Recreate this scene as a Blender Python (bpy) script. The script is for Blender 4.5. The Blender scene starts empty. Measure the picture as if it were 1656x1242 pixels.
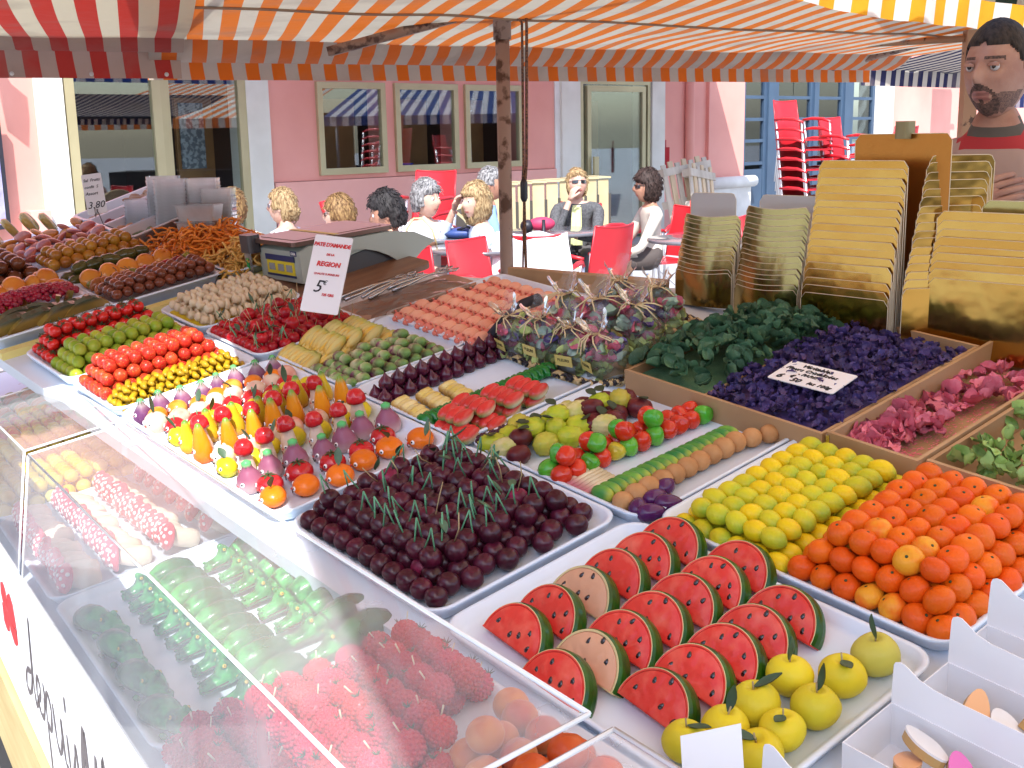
import bpy, bmesh, math, random
from mathutils import Matrix, Vector, noise
from math import sin, cos, pi, radians, sqrt, atan2
random.seed(7)
S = bpy.context.scene
COL = S.collection

# ------------------------------------------------------------------ camera, sky, sun, exposure
cam_d = bpy.data.cameras.new('camera')
cam = bpy.data.objects.new('camera', cam_d); COL.objects.link(cam)
cam_d.sensor_width = 36.0; cam_d.lens = 1900.0 / 1656.0 * 36.0
cam_d.clip_start = 0.02; cam_d.clip_end = 400
Rc = Matrix(((0.99981331, 0.01932223, 0.0), (-0.00403335, 0.20870235, -0.97797089), (-0.01889658, 0.97778831, 0.20874132)))
cam.matrix_world = Matrix.Translation((0, 0, 1.58)) @ Rc.to_4x4()
S.camera = cam
SUN_EL, SUN_AZ = 50.0, 0.0
world = bpy.data.worlds.new('World'); S.world = world; world.use_nodes = True
wn = world.node_tree; wn.nodes.clear()
sky = wn.nodes.new('ShaderNodeTexSky'); sky.sky_type = 'NISHITA'; sky.sun_disc = False
sky.sun_elevation = radians(SUN_EL); sky.sun_rotation = radians(180 + SUN_AZ)
sky.air_density = 1.0; sky.dust_density = 1.5
bg = wn.nodes.new('ShaderNodeBackground'); bg.inputs['Strength'].default_value = 0.15
wo = wn.nodes.new('ShaderNodeOutputWorld')
wn.links.new(sky.outputs[0], bg.inputs[0]); wn.links.new(bg.outputs[0], wo.inputs[0])
sun_d = bpy.data.lights.new('sun', 'SUN'); sun_d.energy = 2.8; sun_d.angle = radians(0.5); sun_d.color = (1.0, 0.985, 0.96)
sun = bpy.data.objects.new('sun', sun_d); COL.objects.link(sun)
# the light travels along +Y (away from the camera) and down
sun.matrix_world = (Matrix.Rotation(radians(SUN_AZ), 4, 'Z') @ Matrix.Rotation(radians(90 - SUN_EL), 4, 'X'))
S.render.engine = 'CYCLES'
S.cycles.max_bounces = 10; S.cycles.transparent_max_bounces = 24; S.cycles.transmission_bounces = 8
S.cycles.diffuse_bounces = 5; S.cycles.glossy_bounces = 4
S.view_settings.view_transform = 'Standard'; S.view_settings.look = 'None'
S.view_settings.exposure = 1.5; S.view_settings.gamma = 1.0; S.view_settings.use_curve_mapping = False

# ------------------------------------------------------------------ frames
def frame(o, u, v, n):
    m = Matrix((u, v, n)).transposed().to_4x4(); m.translation = Vector(o); return m
U = Vector((0.76711908, 0.61563364, 0.18034287)); V = Vector((-0.63550216, 0.76616187, 0.09556674)); N = U.cross(V).normalized(); V = N.cross(U).normalized()
O = Vector((-0.10146985, 1.32699921, 0.99216135))
MT = frame(O, U, V, N)                       # the sloping stall table
U2 = Vector((0.83475655, 0.52120456, 0.17755933)); V2 = Vector((-0.5231583, 0.8513121, -0.0396623)); N2 = U2.cross(V2).normalized(); V2 = N2.cross(U2).normalized()
Q = Vector((-0.09932148, 1.32067177, 0.97069134))
MF = frame(Q, U2, V2, N2)                    # the lower front row under the sneeze guard
WD = Vector((0.70642479, 0.70778812, 0)); WI = Vector((-0.70778812, 0.70642479, 0))
MW = frame(Vector((-2.67799606, 12.33050847, 0)), WD, WI, Vector((0, 0, 1)))   # the facade: x along it, y into it
def L(M, x, y, z=0, rz=0, rx=0, ry=0, s=1):
    m = M @ Matrix.Translation((x, y, z))
    if rz: m = m @ Matrix.Rotation(rz, 4, 'Z')
    if rx: m = m @ Matrix.Rotation(rx, 4, 'X')
    if ry: m = m @ Matrix.Rotation(ry, 4, 'Y')
    if s != 1: m = m @ Matrix.Scale(s, 4)
    return m
def T(u, v, h=0, **k): return L(MT, u, v, h, **k)
def F(u, v, h=0, **k): return L(MF, u, v, h, **k)
def Wm(s, y, z, **k): return L(MW, s, y, z, **k)
def G(x, y, z=0, **k): return L(Matrix.Identity(4), x, y, z, **k)
R = random.Random(11)
def rr(a, b): return R.uniform(a, b)
def rj(a): return R.uniform(-a, a)

# ------------------------------------------------------------------ materials
_m = {}
def mat(name, col, rough=0.5, col2=None, nscale=8.0, ndet=3.0, lo=0.35, hi=0.65, bump=0.0, bscale=40.0, jit=0.0, hjit=0.0,
        metal=0.0, coat=0.0, alpha=1.0, spec=0.5, emit=None, grad=None, speck=None, trans=0.0, sheen=0.0, stretch=None, sss=0.0):
    """grad=(axis, pos, width, colour): blends to colour above pos along the generated axis; speck=(scale, threshold, colour)"""
    if name in _m: return _m[name]
    m = bpy.data.materials.new(name); m.use_nodes = True; nt = m.node_tree; nt.nodes.clear(); _m[name] = m
    A = nt.nodes.new; K = nt.links.new
    out = A('ShaderNodeOutputMaterial'); b = A('ShaderNodeBsdfPrincipled'); K(b.outputs[0], out.inputs[0])
    b.inputs['Roughness'].default_value = rough; b.inputs['Metallic'].default_value = metal
    b.inputs['Coat Weight'].default_value = coat; b.inputs['Coat Roughness'].default_value = 0.07
    b.inputs['Specular IOR Level'].default_value = spec; b.inputs['Alpha'].default_value = alpha
    if sss: b.inputs['Subsurface Weight'].default_value = sss; b.inputs['Subsurface Radius'].default_value = (0.01, 0.005, 0.003); b.inputs['Subsurface Scale'].default_value = 0.5
    if sheen: b.inputs['Sheen Weight'].default_value = sheen
    c4 = lambda c: (c[0], c[1], c[2], 1)
    tc = A('ShaderNodeTexCoord'); co = tc.outputs['Object']
    oi = A('ShaderNodeObjectInfo')
    if jit or hjit or col2 or speck or bump:
        va = A('ShaderNodeVectorMath'); va.operation = 'MULTIPLY_ADD'
        cmb = A('ShaderNodeCombineXYZ')
        for i in range(3): K(oi.outputs['Random'], cmb.inputs[i])
        K(cmb.outputs[0], va.inputs[0]); va.inputs[1].default_value = (7, 13, 29); K(co, va.inputs[2]); co = va.outputs[0]
        if stretch:
            sc = A('ShaderNodeVectorMath'); sc.operation = 'MULTIPLY'; sc.inputs[1].default_value = stretch; K(co, sc.inputs[0]); co = sc.outputs[0]
    rgb = A('ShaderNodeRGB'); rgb.outputs[0].default_value = c4(col); cur = rgb.outputs[0]
    def mix(fac, c1, c2):
        x = A('ShaderNodeMix'); x.data_type = 'RGBA'; K(fac, x.inputs[0]); K(c1, x.inputs[6])
        if isinstance(c2, tuple): x.inputs[7].default_value = c4(c2)
        else: K(c2, x.inputs[7])
        return x.outputs[2]
    if col2:
        n = A('ShaderNodeTexNoise'); n.inputs['Scale'].default_value = nscale; n.inputs['Detail'].default_value = ndet; K(co, n.inputs[0])
        mr = A('ShaderNodeMapRange'); mr.inputs[1].default_value = lo; mr.inputs[2].default_value = hi; K(n.outputs[0], mr.inputs[0])
        cur = mix(mr.outputs[0], cur, col2)
    for g in (grad if isinstance(grad, list) else [grad] if grad else []):
        ax, pos, wd, gc = g
        se = A('ShaderNodeSeparateXYZ'); K(tc.outputs['Generated'], se.inputs[0])
        mr = A('ShaderNodeMapRange'); mr.interpolation_type = 'SMOOTHSTEP'
        if wd > 0: mr.inputs[1].default_value = pos - wd; mr.inputs[2].default_value = pos + wd
        else: mr.inputs[1].default_value = pos - wd; mr.inputs[2].default_value = pos + wd
        if wd < 0:
            mr.inputs[1].default_value = pos + wd; mr.inputs[2].default_value = pos - wd
            iv = A('ShaderNodeMath'); iv.operation = 'SUBTRACT'; iv.inputs[0].default_value = 1; K(se.outputs[ax], mr.inputs[0]); K(mr.outputs[0], iv.inputs[1]); cur = mix(iv.outputs[0], cur, gc)
        else:
            K(se.outputs[ax], mr.inputs[0]); cur = mix(mr.outputs[0], cur, gc)
    if speck:
        v = A('ShaderNodeTexVoronoi'); v.inputs['Scale'].default_value = speck[0]; K(co, v.inputs[0])
        ml = A('ShaderNodeMapRange'); ml.inputs[1].default_value = speck[1]; ml.inputs[2].default_value = speck[1] * 0.7; K(v.outputs[0], ml.inputs[0])
        cur = mix(ml.outputs[0], cur, speck[2])
    if jit or hjit:
        h = A('ShaderNodeHueSaturation')
        a = A('ShaderNodeMath'); a.operation = 'MULTIPLY_ADD'; a.inputs[1].default_value = 2 * jit; a.inputs[2].default_value = 1 - jit; K(oi.outputs['Random'], a.inputs[0]); K(a.outputs[0], h.inputs['Value'])
        wv = A('ShaderNodeMath'); wv.operation = 'MULTIPLY'; wv.inputs[1].default_value = 7.31; K(oi.outputs['Random'], wv.inputs[0])
        fr = A('ShaderNodeMath'); fr.operation = 'FRACT'; K(wv.outputs[0], fr.inputs[0])
        a2 = A('ShaderNodeMath'); a2.operation = 'MULTIPLY_ADD'; a2.inputs[1].default_value = 2 * hjit; a2.inputs[2].default_value = 0.5 - hjit; K(fr.outputs[0], a2.inputs[0]); K(a2.outputs[0], h.inputs['Hue'])
        K(cur, h.inputs['Color']); cur = h.outputs[0]
    K(cur, b.inputs['Base Color'])
    if emit: b.inputs['Emission Color'].default_value = c4(emit[0]); b.inputs['Emission Strength'].default_value = emit[1]
    if bump:
        n = A('ShaderNodeTexNoise'); n.inputs['Scale'].default_value = bscale; n.inputs['Detail'].default_value = 4; K(co, n.inputs[0])
        bp = A('ShaderNodeBump'); bp.inputs['Strength'].default_value = min(1, bump); bp.inputs['Distance'].default_value = 0.002 if bscale > 30 else 0.01
        K(n.outputs[0], bp.inputs['Height']); K(bp.outputs[0], b.inputs['Normal'])
    if trans:
        t = A('ShaderNodeBsdfTranslucent'); K(cur, t.inputs[0]); ms = A('ShaderNodeMixShader'); ms.inputs[0].default_value = trans
        K(b.outputs[0], ms.inputs[1]); K(t.outputs[0], ms.inputs[2]); K(ms.outputs[0], out.inputs[0])
    return m
def maz(name, col, **k):                     # glossy painted almond paste
    k['coat'] = k.get('coat', 0.2) * .6; k['rough'] = min(.6, k.get('rough', 0.36) + .06); k.setdefault('spec', 0.22); k.setdefault('jit', 0.10); k.setdefault('bump', 0.25); k.setdefault('bscale', 150.0)
    return mat(name, col, **k)
def stripes(name, c1, c2, axis=0, trans=0.45, dirt=0.2):
    """woven fabric with stripes along UV x"""
    if name in _m: return _m[name]
    m = bpy.data.materials.new(name); m.use_nodes = True; nt = m.node_tree; nt.nodes.clear(); _m[name] = m
    A = nt.nodes.new; K = nt.links.new
    out = A('ShaderNodeOutputMaterial'); uv = A('ShaderNodeUVMap'); se = A('ShaderNodeSeparateXYZ'); K(uv.outputs[0], se.inputs[0])
    fr = A('ShaderNodeMath'); fr.operation = 'FRACT'; K(se.outputs[axis], fr.inputs[0])
    gt = A('ShaderNodeMath'); gt.operation = 'GREATER_THAN'; gt.inputs[1].default_value = 0.5; K(fr.outputs[0], gt.inputs[0])
    mx = A('ShaderNodeMix'); mx.data_type = 'RGBA'; K(gt.outputs[0], mx.inputs[0]); mx.inputs[6].default_value = (*c1, 1); mx.inputs[7].default_value = (*c2, 1)
    n = A('ShaderNodeTexNoise'); n.inputs['Scale'].default_value = 5; n.inputs['Detail'].default_value = 6
    tc = A('ShaderNodeTexCoord'); K(tc.outputs['Object'], n.inputs[0])
    mr = A('ShaderNodeMapRange'); mr.inputs[1].default_value = 0.5; mr.inputs[2].default_value = 0.8; mr.inputs[3].default_value = 0; mr.inputs[4].default_value = dirt * 3; K(n.outputs[0], mr.inputs[0])
    m2 = A('ShaderNodeMix'); m2.data_type = 'RGBA'; K(mr.outputs[0], m2.inputs[0]); K(mx.outputs[2], m2.inputs[6]); m2.inputs[7].default_value = (.25, .2, .16, 1)
    d = A('ShaderNodeBsdfPrincipled'); d.inputs['Roughness'].default_value = 0.85; d.inputs['Specular IOR Level'].default_value = 0.2; K(m2.outputs[2], d.inputs['Base Color'])
    wv = A('ShaderNodeTexNoise'); wv.inputs['Scale'].default_value = 9; wv.inputs['Detail'].default_value = 3; K(tc.outputs['Object'], wv.inputs[0])
    bp = A('ShaderNodeBump'); bp.inputs['Strength'].default_value = 0.5; bp.inputs['Distance'].default_value = 0.02; K(wv.outputs[0], bp.inputs['Height']); K(bp.outputs[0], d.inputs['Normal'])
    t = A('ShaderNodeBsdfTranslucent'); K(m2.outputs[2], t.inputs[0]); ms = A('ShaderNodeMixShader'); ms.inputs[0].default_value = trans
    K(d.outputs[0], ms.inputs[1]); K(t.outputs[0], ms.inputs[2]); K(ms.outputs[0], out.inputs[0])
    return m
def clear(name, col=(1, 1, 1), haze=0.1, gloss=0.08, rough=0.05, tint=(0.95, 0.97, 0.97), fres=True):
    """thin clear sheet: mostly see-through, a white veil mixed in, with a surface reflection"""
    if name in _m: return _m[name]
    m = bpy.data.materials.new(name); m.use_nodes = True; nt = m.node_tree; nt.nodes.clear(); _m[name] = m
    A = nt.nodes.new; K = nt.links.new
    out = A('ShaderNodeOutputMaterial'); tr = A('ShaderNodeBsdfTransparent'); tr.inputs[0].default_value = (*tint, 1)
    df = A('ShaderNodeBsdfDiffuse'); df.inputs[0].default_value = (*col, 1)
    tl = A('ShaderNodeBsdfTranslucent'); tl.inputs[0].default_value = (*col, 1)
    ad = A('ShaderNodeMixShader'); ad.inputs[0].default_value = 0.4; K(df.outputs[0], ad.inputs[1]); K(tl.outputs[0], ad.inputs[2])
    n = A('ShaderNodeTexNoise'); n.inputs['Scale'].default_value = 7; n.inputs['Detail'].default_value = 7; n.inputs['Distortion'].default_value = .4; tc = A('ShaderNodeTexCoord'); K(tc.outputs['Object'], n.inputs[0])
    mr = A('ShaderNodeMapRange'); mr.inputs[1].default_value = 0.3; mr.inputs[2].default_value = 0.7; mr.inputs[3].default_value = haze * 0.65; mr.inputs[4].default_value = haze * 1.3; K(n.outputs[0], mr.inputs[0])
    m1 = A('ShaderNodeMixShader'); K(mr.outputs[0], m1.inputs[0]); K(tr.outputs[0], m1.inputs[1]); K(ad.outputs[0], m1.inputs[2])
    gl = A('ShaderNodeBsdfGlossy'); gl.inputs['Roughness'].default_value = rough
    fz = A('ShaderNodeFresnel'); fz.inputs[0].default_value = 1.45
    m2 = A('ShaderNodeMixShader')
    if fres: K(fz.outputs[0], m2.inputs[0])
    else: m2.inputs[0].default_value = gloss
    K(m1.outputs[0], m2.inputs[1]); K(gl.outputs[0], m2.inputs[2]); K(m2.outputs[0], out.inputs[0])
    return m

# ------------------------------------------------------------------ mesh builder
class MB:
    def __init__(s): s.v = []; s.f = []; s.mi = []; s.sm = []; s.uv = {}
    def add(s, vs, fs, mi=0, smooth=True, M=None):
        o = len(s.v)
        for v in vs:
            v = Vector(v); s.v.append(M @ v if M else v)
        for f in fs: s.f.append(tuple(o + i for i in f)); s.mi.append(mi); s.sm.append(smooth)
        return s
    def box(s, x0, x1, y0, y1, z0, z1, mi=0, M=None):
        return s.add([(x0, y0, z0), (x1, y0, z0), (x1, y1, z0), (x0, y1, z0), (x0, y0, z1), (x1, y0, z1), (x1, y1, z1), (x0, y1, z1)],
                     [(3, 2, 1, 0), (4, 5, 6, 7), (0, 1, 5, 4), (1, 2, 6, 5), (2, 3, 7, 6), (3, 0, 4, 7)], mi, False, M)
    def lathe(s, prof, n=12, mi=0, M=None, bumpf=None, cap=True, smooth=True):
        vs = []; fs = []
        for i, (r, z) in enumerate(prof):
            for k in range(n):
                a = 2 * pi * k / n
                p = Vector((r * cos(a), r * sin(a), z))
                if bumpf: p = bumpf(p, a)
                vs.append(p)
        for i in range(len(prof) - 1):
            for k in range(n):
                k2 = (k + 1) % n; fs.append((i * n + k, i * n + k2, (i + 1) * n + k2, (i + 1) * n + k))
        if cap:
            fs.append(tuple(reversed(range(n)))); fs.append(tuple(range((len(prof) - 1) * n, len(prof) * n)))
        return s.add(vs, fs, mi, smooth, M)
    def ell(s, a, b, c, n=12, m=8, mi=0, M=None, fn=None):
        vs = [Vector((0, 0, -c))]; fs = []
        for i in range(1, m):
            t = -pi / 2 + pi * i / m
            for k in range(n):
                ph = 2 * pi * k / n; vs.append(Vector((a * cos(t) * cos(ph), b * cos(t) * sin(ph), c * sin(t))))
        vs.append(Vector((0, 0, c)))
        if fn: vs = [fn(v) for v in vs]
        for k in range(n): fs.append((0, 1 + (k + 1) % n, 1 + k))
        for i in range(m - 2):
            for k in range(n):
                k2 = (k + 1) % n; fs.append((1 + i * n + k, 1 + i * n + k2, 1 + (i + 1) * n + k2, 1 + (i + 1) * n + k))
        t0 = 1 + (m - 2) * n
        for k in range(n): fs.append((t0 + k, t0 + (k + 1) % n, len(vs) - 1))
        return s.add(vs, fs, mi, True, M)
    def tube(s, pts, r, n=6, mi=0, M=None, cap=True, flat=None, smooth=True):
        pts = [Vector(p) for p in pts]; vs = []; fs = []; m = len(pts)
        rad = r if isinstance(r, (list, tuple)) else [r] * m
        up = None
        for i, p in enumerate(pts):
            d = (pts[min(i + 1, m - 1)] - pts[max(i - 1, 0)]).normalized()
            if up is None: up = d.orthogonal().normalized() if flat is None else Vector(flat)
            x = (up - d * up.dot(d)).normalized(); y = d.cross(x); up = x
            for k in range(n):
                a = 2 * pi * k / n + (pi / n if n == 4 else 0); vs.append(p + (x * cos(a) + y * sin(a)) * rad[i])
        for i in range(m - 1):
            for k in range(n):
                k2 = (k + 1) % n; fs.append((i * n + k, i * n + k2, (i + 1) * n + k2, (i + 1) * n + k))
        if cap: fs.append(tuple(reversed(range(n)))); fs.append(tuple(range((m - 1) * n, m * n)))
        return s.add(vs, fs, mi, smooth, M)
    def prism(s, poly, z0, z1, mi=0, M=None, smooth=False):
        n = len(poly); vs = [(x, y, z0) for x, y in poly] + [(x, y, z1) for x, y in poly]
        fs = [tuple(reversed(range(n))), tuple(range(n, 2 * n))] + [(i, (i + 1) % n, n + (i + 1) % n, n + i) for i in range(n)]
        return s.add(vs, fs, mi, smooth, M)
    def grid(s, fn, nu, nv, mi=0, M=None, uvf=None, smooth=True):
        o = len(s.f)
        vs = [fn(i / nu, j / nv) for j in range(nv + 1) for i in range(nu + 1)]
        fs = [(j * (nu + 1) + i, j * (nu + 1) + i + 1, (j + 1) * (nu + 1) + i + 1, (j + 1) * (nu + 1) + i) for j in range(nv) for i in range(nu)]
        s.add(vs, fs, mi, smooth, M)
        if uvf:
            k = o
            for j in range(nv):
                for i in range(nu):
                    s.uv[k] = [uvf(i / nu, j / nv), uvf((i + 1) / nu, j / nv), uvf((i + 1) / nu, (j + 1) / nv), uvf(i / nu, (j + 1) / nv)]; k += 1
        return s
    def mesh(s, name, mats):
        me = bpy.data.meshes.new(name); me.from_pydata([tuple(v) for v in s.v], [], s.f)
        for m in (mats if isinstance(mats, (list, tuple)) else [mats]): me.materials.append(m)
        me.polygons.foreach_set('material_index', s.mi); me.polygons.foreach_set('use_smooth', s.sm)
        if s.uv:
            ul = me.uv_layers.new(name='UVMap')
            for fi, uvs in s.uv.items():
                p = me.polygons[fi]
                for li, uvv in zip(p.loop_indices, uvs): ul.data[li].uv = uvv
        me.update(); return me
def rrect(x0, x1, y0, y1, r, n=4):
    p = []
    for cx, cy, a0 in ((x1 - r, y1 - r, 0), (x0 + r, y1 - r, 90), (x0 + r, y0 + r, 180), (x1 - r, y0 + r, 270)):
        for i in range(n + 1): a = radians(a0 + 90 * i / n); p.append((cx + r * cos(a), cy + r * sin(a)))
    return p
def obj(me, name, M=None, parent=None, label=None, cat=None, group=None, kind=None):
    o = bpy.data.objects.new(name, me); COL.objects.link(o)
    if parent is not None: o.parent = parent
    if M is not None: o.matrix_basis = M
    if label and parent is not None and cat is None: o['label'] = label
    elif label: o['label'] = label; 
    if cat: o['category'] = cat
    if group: o['group'] = group
    if kind: o['kind'] = kind
    return o
def thing(name, M, label, cat, group=None): return obj(None, name, M, None, label, cat, group)
ORD = ['', 'first', 'second', 'third', 'fourth', 'fifth', 'sixth', 'seventh', 'eighth', 'ninth', 'tenth', 'eleventh', 'twelfth', 'thirteenth', 'fourteenth', 'fifteenth', 'sixteenth', 'seventeenth', 'eighteenth', 'nineteenth', 'twentieth']
def ordn(i, end=None):
    if i == 1: return 'first'
    return ORD[i] if i < len(ORD) else 'far'
def text_mesh(txt, size, depth=0.0006, shear=0.0, bold=0.0, align='CENTER', space=1.0):
    c = bpy.data.curves.new('lettering', 'FONT'); c.body = txt; c.size = size; c.extrude = depth; c.shear = shear; c.offset = bold; c.align_x = align; c.space_character = space; c.resolution_u = 2
    o = bpy.data.objects.new('lettering', c); COL.objects.link(o)
    dg = bpy.context.evaluated_depsgraph_get(); me = bpy.data.meshes.new_from_object(o.evaluated_get(dg))
    bpy.data.objects.remove(o); bpy.data.curves.remove(c); me.name = 'lettering'
    if bold and any(abs(v.co.y) > 1.6 * size + size * 1.3 * txt.count('\n') or abs(v.co.x) > size * (len(txt) + 1) for v in me.vertices): return text_mesh(txt, size, depth, shear, 0.0, align, space)
    return me
def lettering(parent, txt, size, x, y, z, m, **k):
    me = text_mesh(txt, size, **k); me.materials.clear(); me.materials.append(m)
    return obj(me, 'lettering', Matrix.Translation((x, y, z)), parent)
# ------------------------------------------------------------------ the square and the facade
def fbm(x, y, z=0, s=1.0, o=3):
    a = 0; k = 1
    for i in range(o): a += noise.noise(Vector((x * s, y * s, z * s))) / k; s *= 2; k *= 2
    return a
pave = mat('paving_stone', (.37, .38, .39), 0.85, (.30, .305, .31), 3, bump=0.4, bscale=20)
GZ = 0.1
mb = MB().add([(-90, -60, GZ), (90, -60, GZ), (90, 120, GZ), (-90, 120, GZ)], [(0, 1, 2, 3)], 0, False)
obj(mb.mesh('ground', pave), 'ground', kind='structure')
slab_m = mat('paving_slab', (.40, .41, .42), 0.85, (.33, .335, .34), 5, jit=.08, bump=.3, bscale=25)
slab = MB().box(0, .59, 0, .59, 0, .012).mesh('paving_slab', slab_m)
gr = obj(None, 'pavement', Matrix.Translation((0, 0, GZ + .002)), kind='structure')
for i in range(-4, 12):
    for j in range(8, 26):
        obj(slab, 'paving_slab', Matrix.Translation((i * .6 - .8, j * .6, 0)), gr)

pink = mat('pink_render', (.80, .37, .305), 0.9, (.69, .29, .235), 1.1, 6, lo=.3, hi=.75, bump=.4, bscale=60)
pink2 = mat('pink_render_base', (.84, .44, .37), 0.9, (.73, .35, .29), 1.4, 6, lo=.3, hi=.75, bump=.4, bscale=60)
cream = mat('cream_render', (.74, .72, .64), 0.85, (.66, .64, .56), 3, bump=.2, bscale=50)
whitep = mat('white_render', (.78, .76, .72), 0.8, (.66, .64, .60), 4, bump=.3, bscale=40)
alum = mat('gold_anodised_frame', (.52, .46, .27), 0.42, (.46, .40, .23), 2, metal=0.35)
dark = mat('dark_interior', (.018, .015, .015), 0.6)
ochre = mat('interior_wood', (.34, .16, .05), 0.5, (.26, .12, .035), 3)
def glassmat(name, rough=0.0, base=(.9, .95, .95)):
    if name in _m: return _m[name]
    m = bpy.data.materials.new(name); m.use_nodes = True; nt = m.node_tree; nt.nodes.clear(); _m[name] = m
    A = nt.nodes.new; K = nt.links.new
    out = A('ShaderNodeOutputMaterial'); tr = A('ShaderNodeBsdfTransparent'); tr.inputs[0].default_value = (*base, 1)
    gl = A('ShaderNodeBsdfGlossy'); gl.inputs['Roughness'].default_value = rough
    mx = A('ShaderNodeMixShader'); mx.inputs[0].default_value = 0.13
    K(tr.outputs[0], mx.inputs[1]); K(gl.outputs[0], mx.inputs[2]); K(mx.outputs[0], out.inputs[0]); return m
glass = glassmat('window_glass', 0.01)

bld = thing('cafe_building', Wm(0, 0, 0), 'long pink rendered cafe building with gold framed windows behind the terrace', 'building')
WT = 4.2
def wseg(name, x0, x1, z0, z1, m, y0=0.0, y1=0.3, par=bld):
    return obj(MB().box(x0, x1, y0, y1, z0, z1).mesh(name, m), name, None, par)
# wall pieces round the openings (door -1.90..0.0, windows, glazed door 5.13..6.55, blue doors 9.0..13.1)
wins = [(.89, 1.83), (1.97, 2.94), (3.06, 4.04)]
wb, wt = 1.17, 2.16
def seg(x0, x1, z0, z1): wseg('wall', x0, x1, z0, z1, pink)
seg(-6.5, -2.17, 0, WT); seg(.30, .89, 1.12, WT); seg(4.04, 4.66, 1.12, WT)
for i in range(2): seg(wins[i][1], wins[i + 1][0], 1.12, WT)
for a, b in wins: seg(a, b, wt, WT); seg(a, b, 1.12, wb)
wseg('lower_wall', .30, 4.66, 0, 1.115, pink2, -.035, .3)
seg(-2.17, .30, 2.27, WT); seg(4.66, 6.93, 2.27, WT)
seg(6.93, 8.0, 0, WT)
wseg('wall', 8.0, 8.93, 0, WT, pink, -.06, .3); wseg('wall', 8.93, 13.1, 3.2, WT, pink)
wseg('wall', 13.75, 24, 0, WT, pink, 0, .3)
wseg('upper_wall', -6.5, 24, WT, 9, pink, .002, .3)
wseg('lower_wall', 6.93, 8.0, 0, .62, pink2, -.03, 0)
# pilasters and plinths
for n, a, b, m, y in (('pilaster', -2.17, -1.92, whitep, -.05), ('pilaster', .0, .27, cream, -.05), ('pilaster', 4.75, 5.11, cream, -.06), ('pilaster', 4.66, 4.75, whitep, -.02), ('pilaster', 6.64, 6.93, cream, -.06), ('pilaster', 13.1, 13.75, whitep, -.05)):
    wseg(n, a, b, 0, 2.27 if n == 'pilaster' and a < 7 and a > -3 else 3.4, m, y)
wseg('plinth', 8.0, 9.05, 0, .70, whitep, -.13, -.06)
obj(MB().tube([(7.98, -.13, .78), (9.12, -.13, .78)], .09, 12).mesh('plinth_moulding', whitep), 'plinth_moulding', None, bld)
wseg('plinth', 13.1, 24, 0, .85, whitep, -.12, -.05)
wseg('plinth', -2.36, -2.17, 0, .98, pink2, -.12, 0)
obj(MB().tube([(7.52, -.06, 0), (7.52, -.06, 4)], .07, 10).mesh('drain_pipe', pink), 'drain_pipe', None, bld)
# interior room behind the glazing
wseg('room_back', -2, 6.9, 0, 3.2, dark, 3.0, 3.1)
wseg('room_floor', -2, 6.9, -.01, .006, dark, .3, 3.0); wseg('room_ceiling', -2, 6.9, 3.0, 3.1, dark, .3, 3.0)
for a, b in ((-2, -1.95), (4.3, 4.35), (6.85, 6.9), (.2, .26)): wseg('room_side', a, b, 0, 3.0, dark, .3, 3.0)
for a, b, y in ((1.33, 1.79, .5), (2.4, 2.9, .5), (3.42, 3.95, .6), (5.85, 6.35, .7), (-.45, -.02, .6)):
    wseg('room_panel', a, b, 0, 2.0 if a > -1 else 1.6, ochre, y, y + .04)
wseg('wall_poster', -.42, -.14, 1.28, 1.95, mat('blue_poster', (.12, .16, .20), .6, (.35, .42, .46), 25, lo=.45, hi=.55), .57, .585)
def window_frame(a, b, z0, z1, w=.07, y=-.04, name='window'):
    f = obj(MB().box(a, b, y, y + .06, z0, z0 + w).box(a, b, y, y + .06, z1 - w, z1).box(a, a + w, y, y + .06, z0 + w, z1 - w).box(b - w, b, y, y + .06, z0 + w, z1 - w).mesh('window_frame', alum), name, None, bld)
    obj(MB().box(a + w, b - w, y + .025, y + .035, z0 + w, z1 - w).mesh('pane', glass), 'pane', None, f)
    return f
for a, b in wins: window_frame(a, b, wb, wt)
window_frame(-1.9, -.95, .02, 2.26, .09, name='door'); window_frame(-.95, 0.0, .02, 2.26, .09, name='door')
d = window_frame(5.13, 6.62, .02, 2.26, .06, name='door_frame')
f2 = window_frame(5.26, 6.5, .03, 2.18, .075, -.052, name='door')
obj(MB().box(5.33, 5.42, -.11, -.08, .95, 1.25).box(5.35, 5.40, -.08, -.05, .98, 1.02).mesh('door_handle', alum), 'door_handle', None, f2)
for i, (cx, z1) in enumerate(((.98, 1.9), (3.3, 1.6))):      # cloth covered pedestal seen inside two windows
    t = thing('plaster_column', Wm(cx + .2, .42, 1.12), ['slim white fluted column on a gilt base inside the left cafe window', 'white shelf column standing inside the right hand cafe window'][i], 'column')
    obj(MB().lathe([(.055, .12), (.05, .3), (.04, .55), (.05, .72), (.07, .75)], 10).mesh('shaft', whitep), 'shaft', None, t)
    obj(MB().lathe([(.15, 0), (.14, .06), (.07, .1), (.06, .12)], 12).mesh('base', mat('gilt', (.5, .3, .05), .4)), 'base', None, t)
# a blue bowl on the middle sill, wall lamps glow in the doorway
b_ = obj(MB().lathe([(.03, 0), (.10, .03), (.14, .07), (.13, .07), (.09, .03), (.0, .01)], 16).mesh('bowl', mat('blue_glaze', (.03, .06, .5), .2)), 'bowl', Wm(2.2, .16, 1.19), None, 'cobalt blue bowl standing behind the glass of the middle window', 'bowl')
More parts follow.
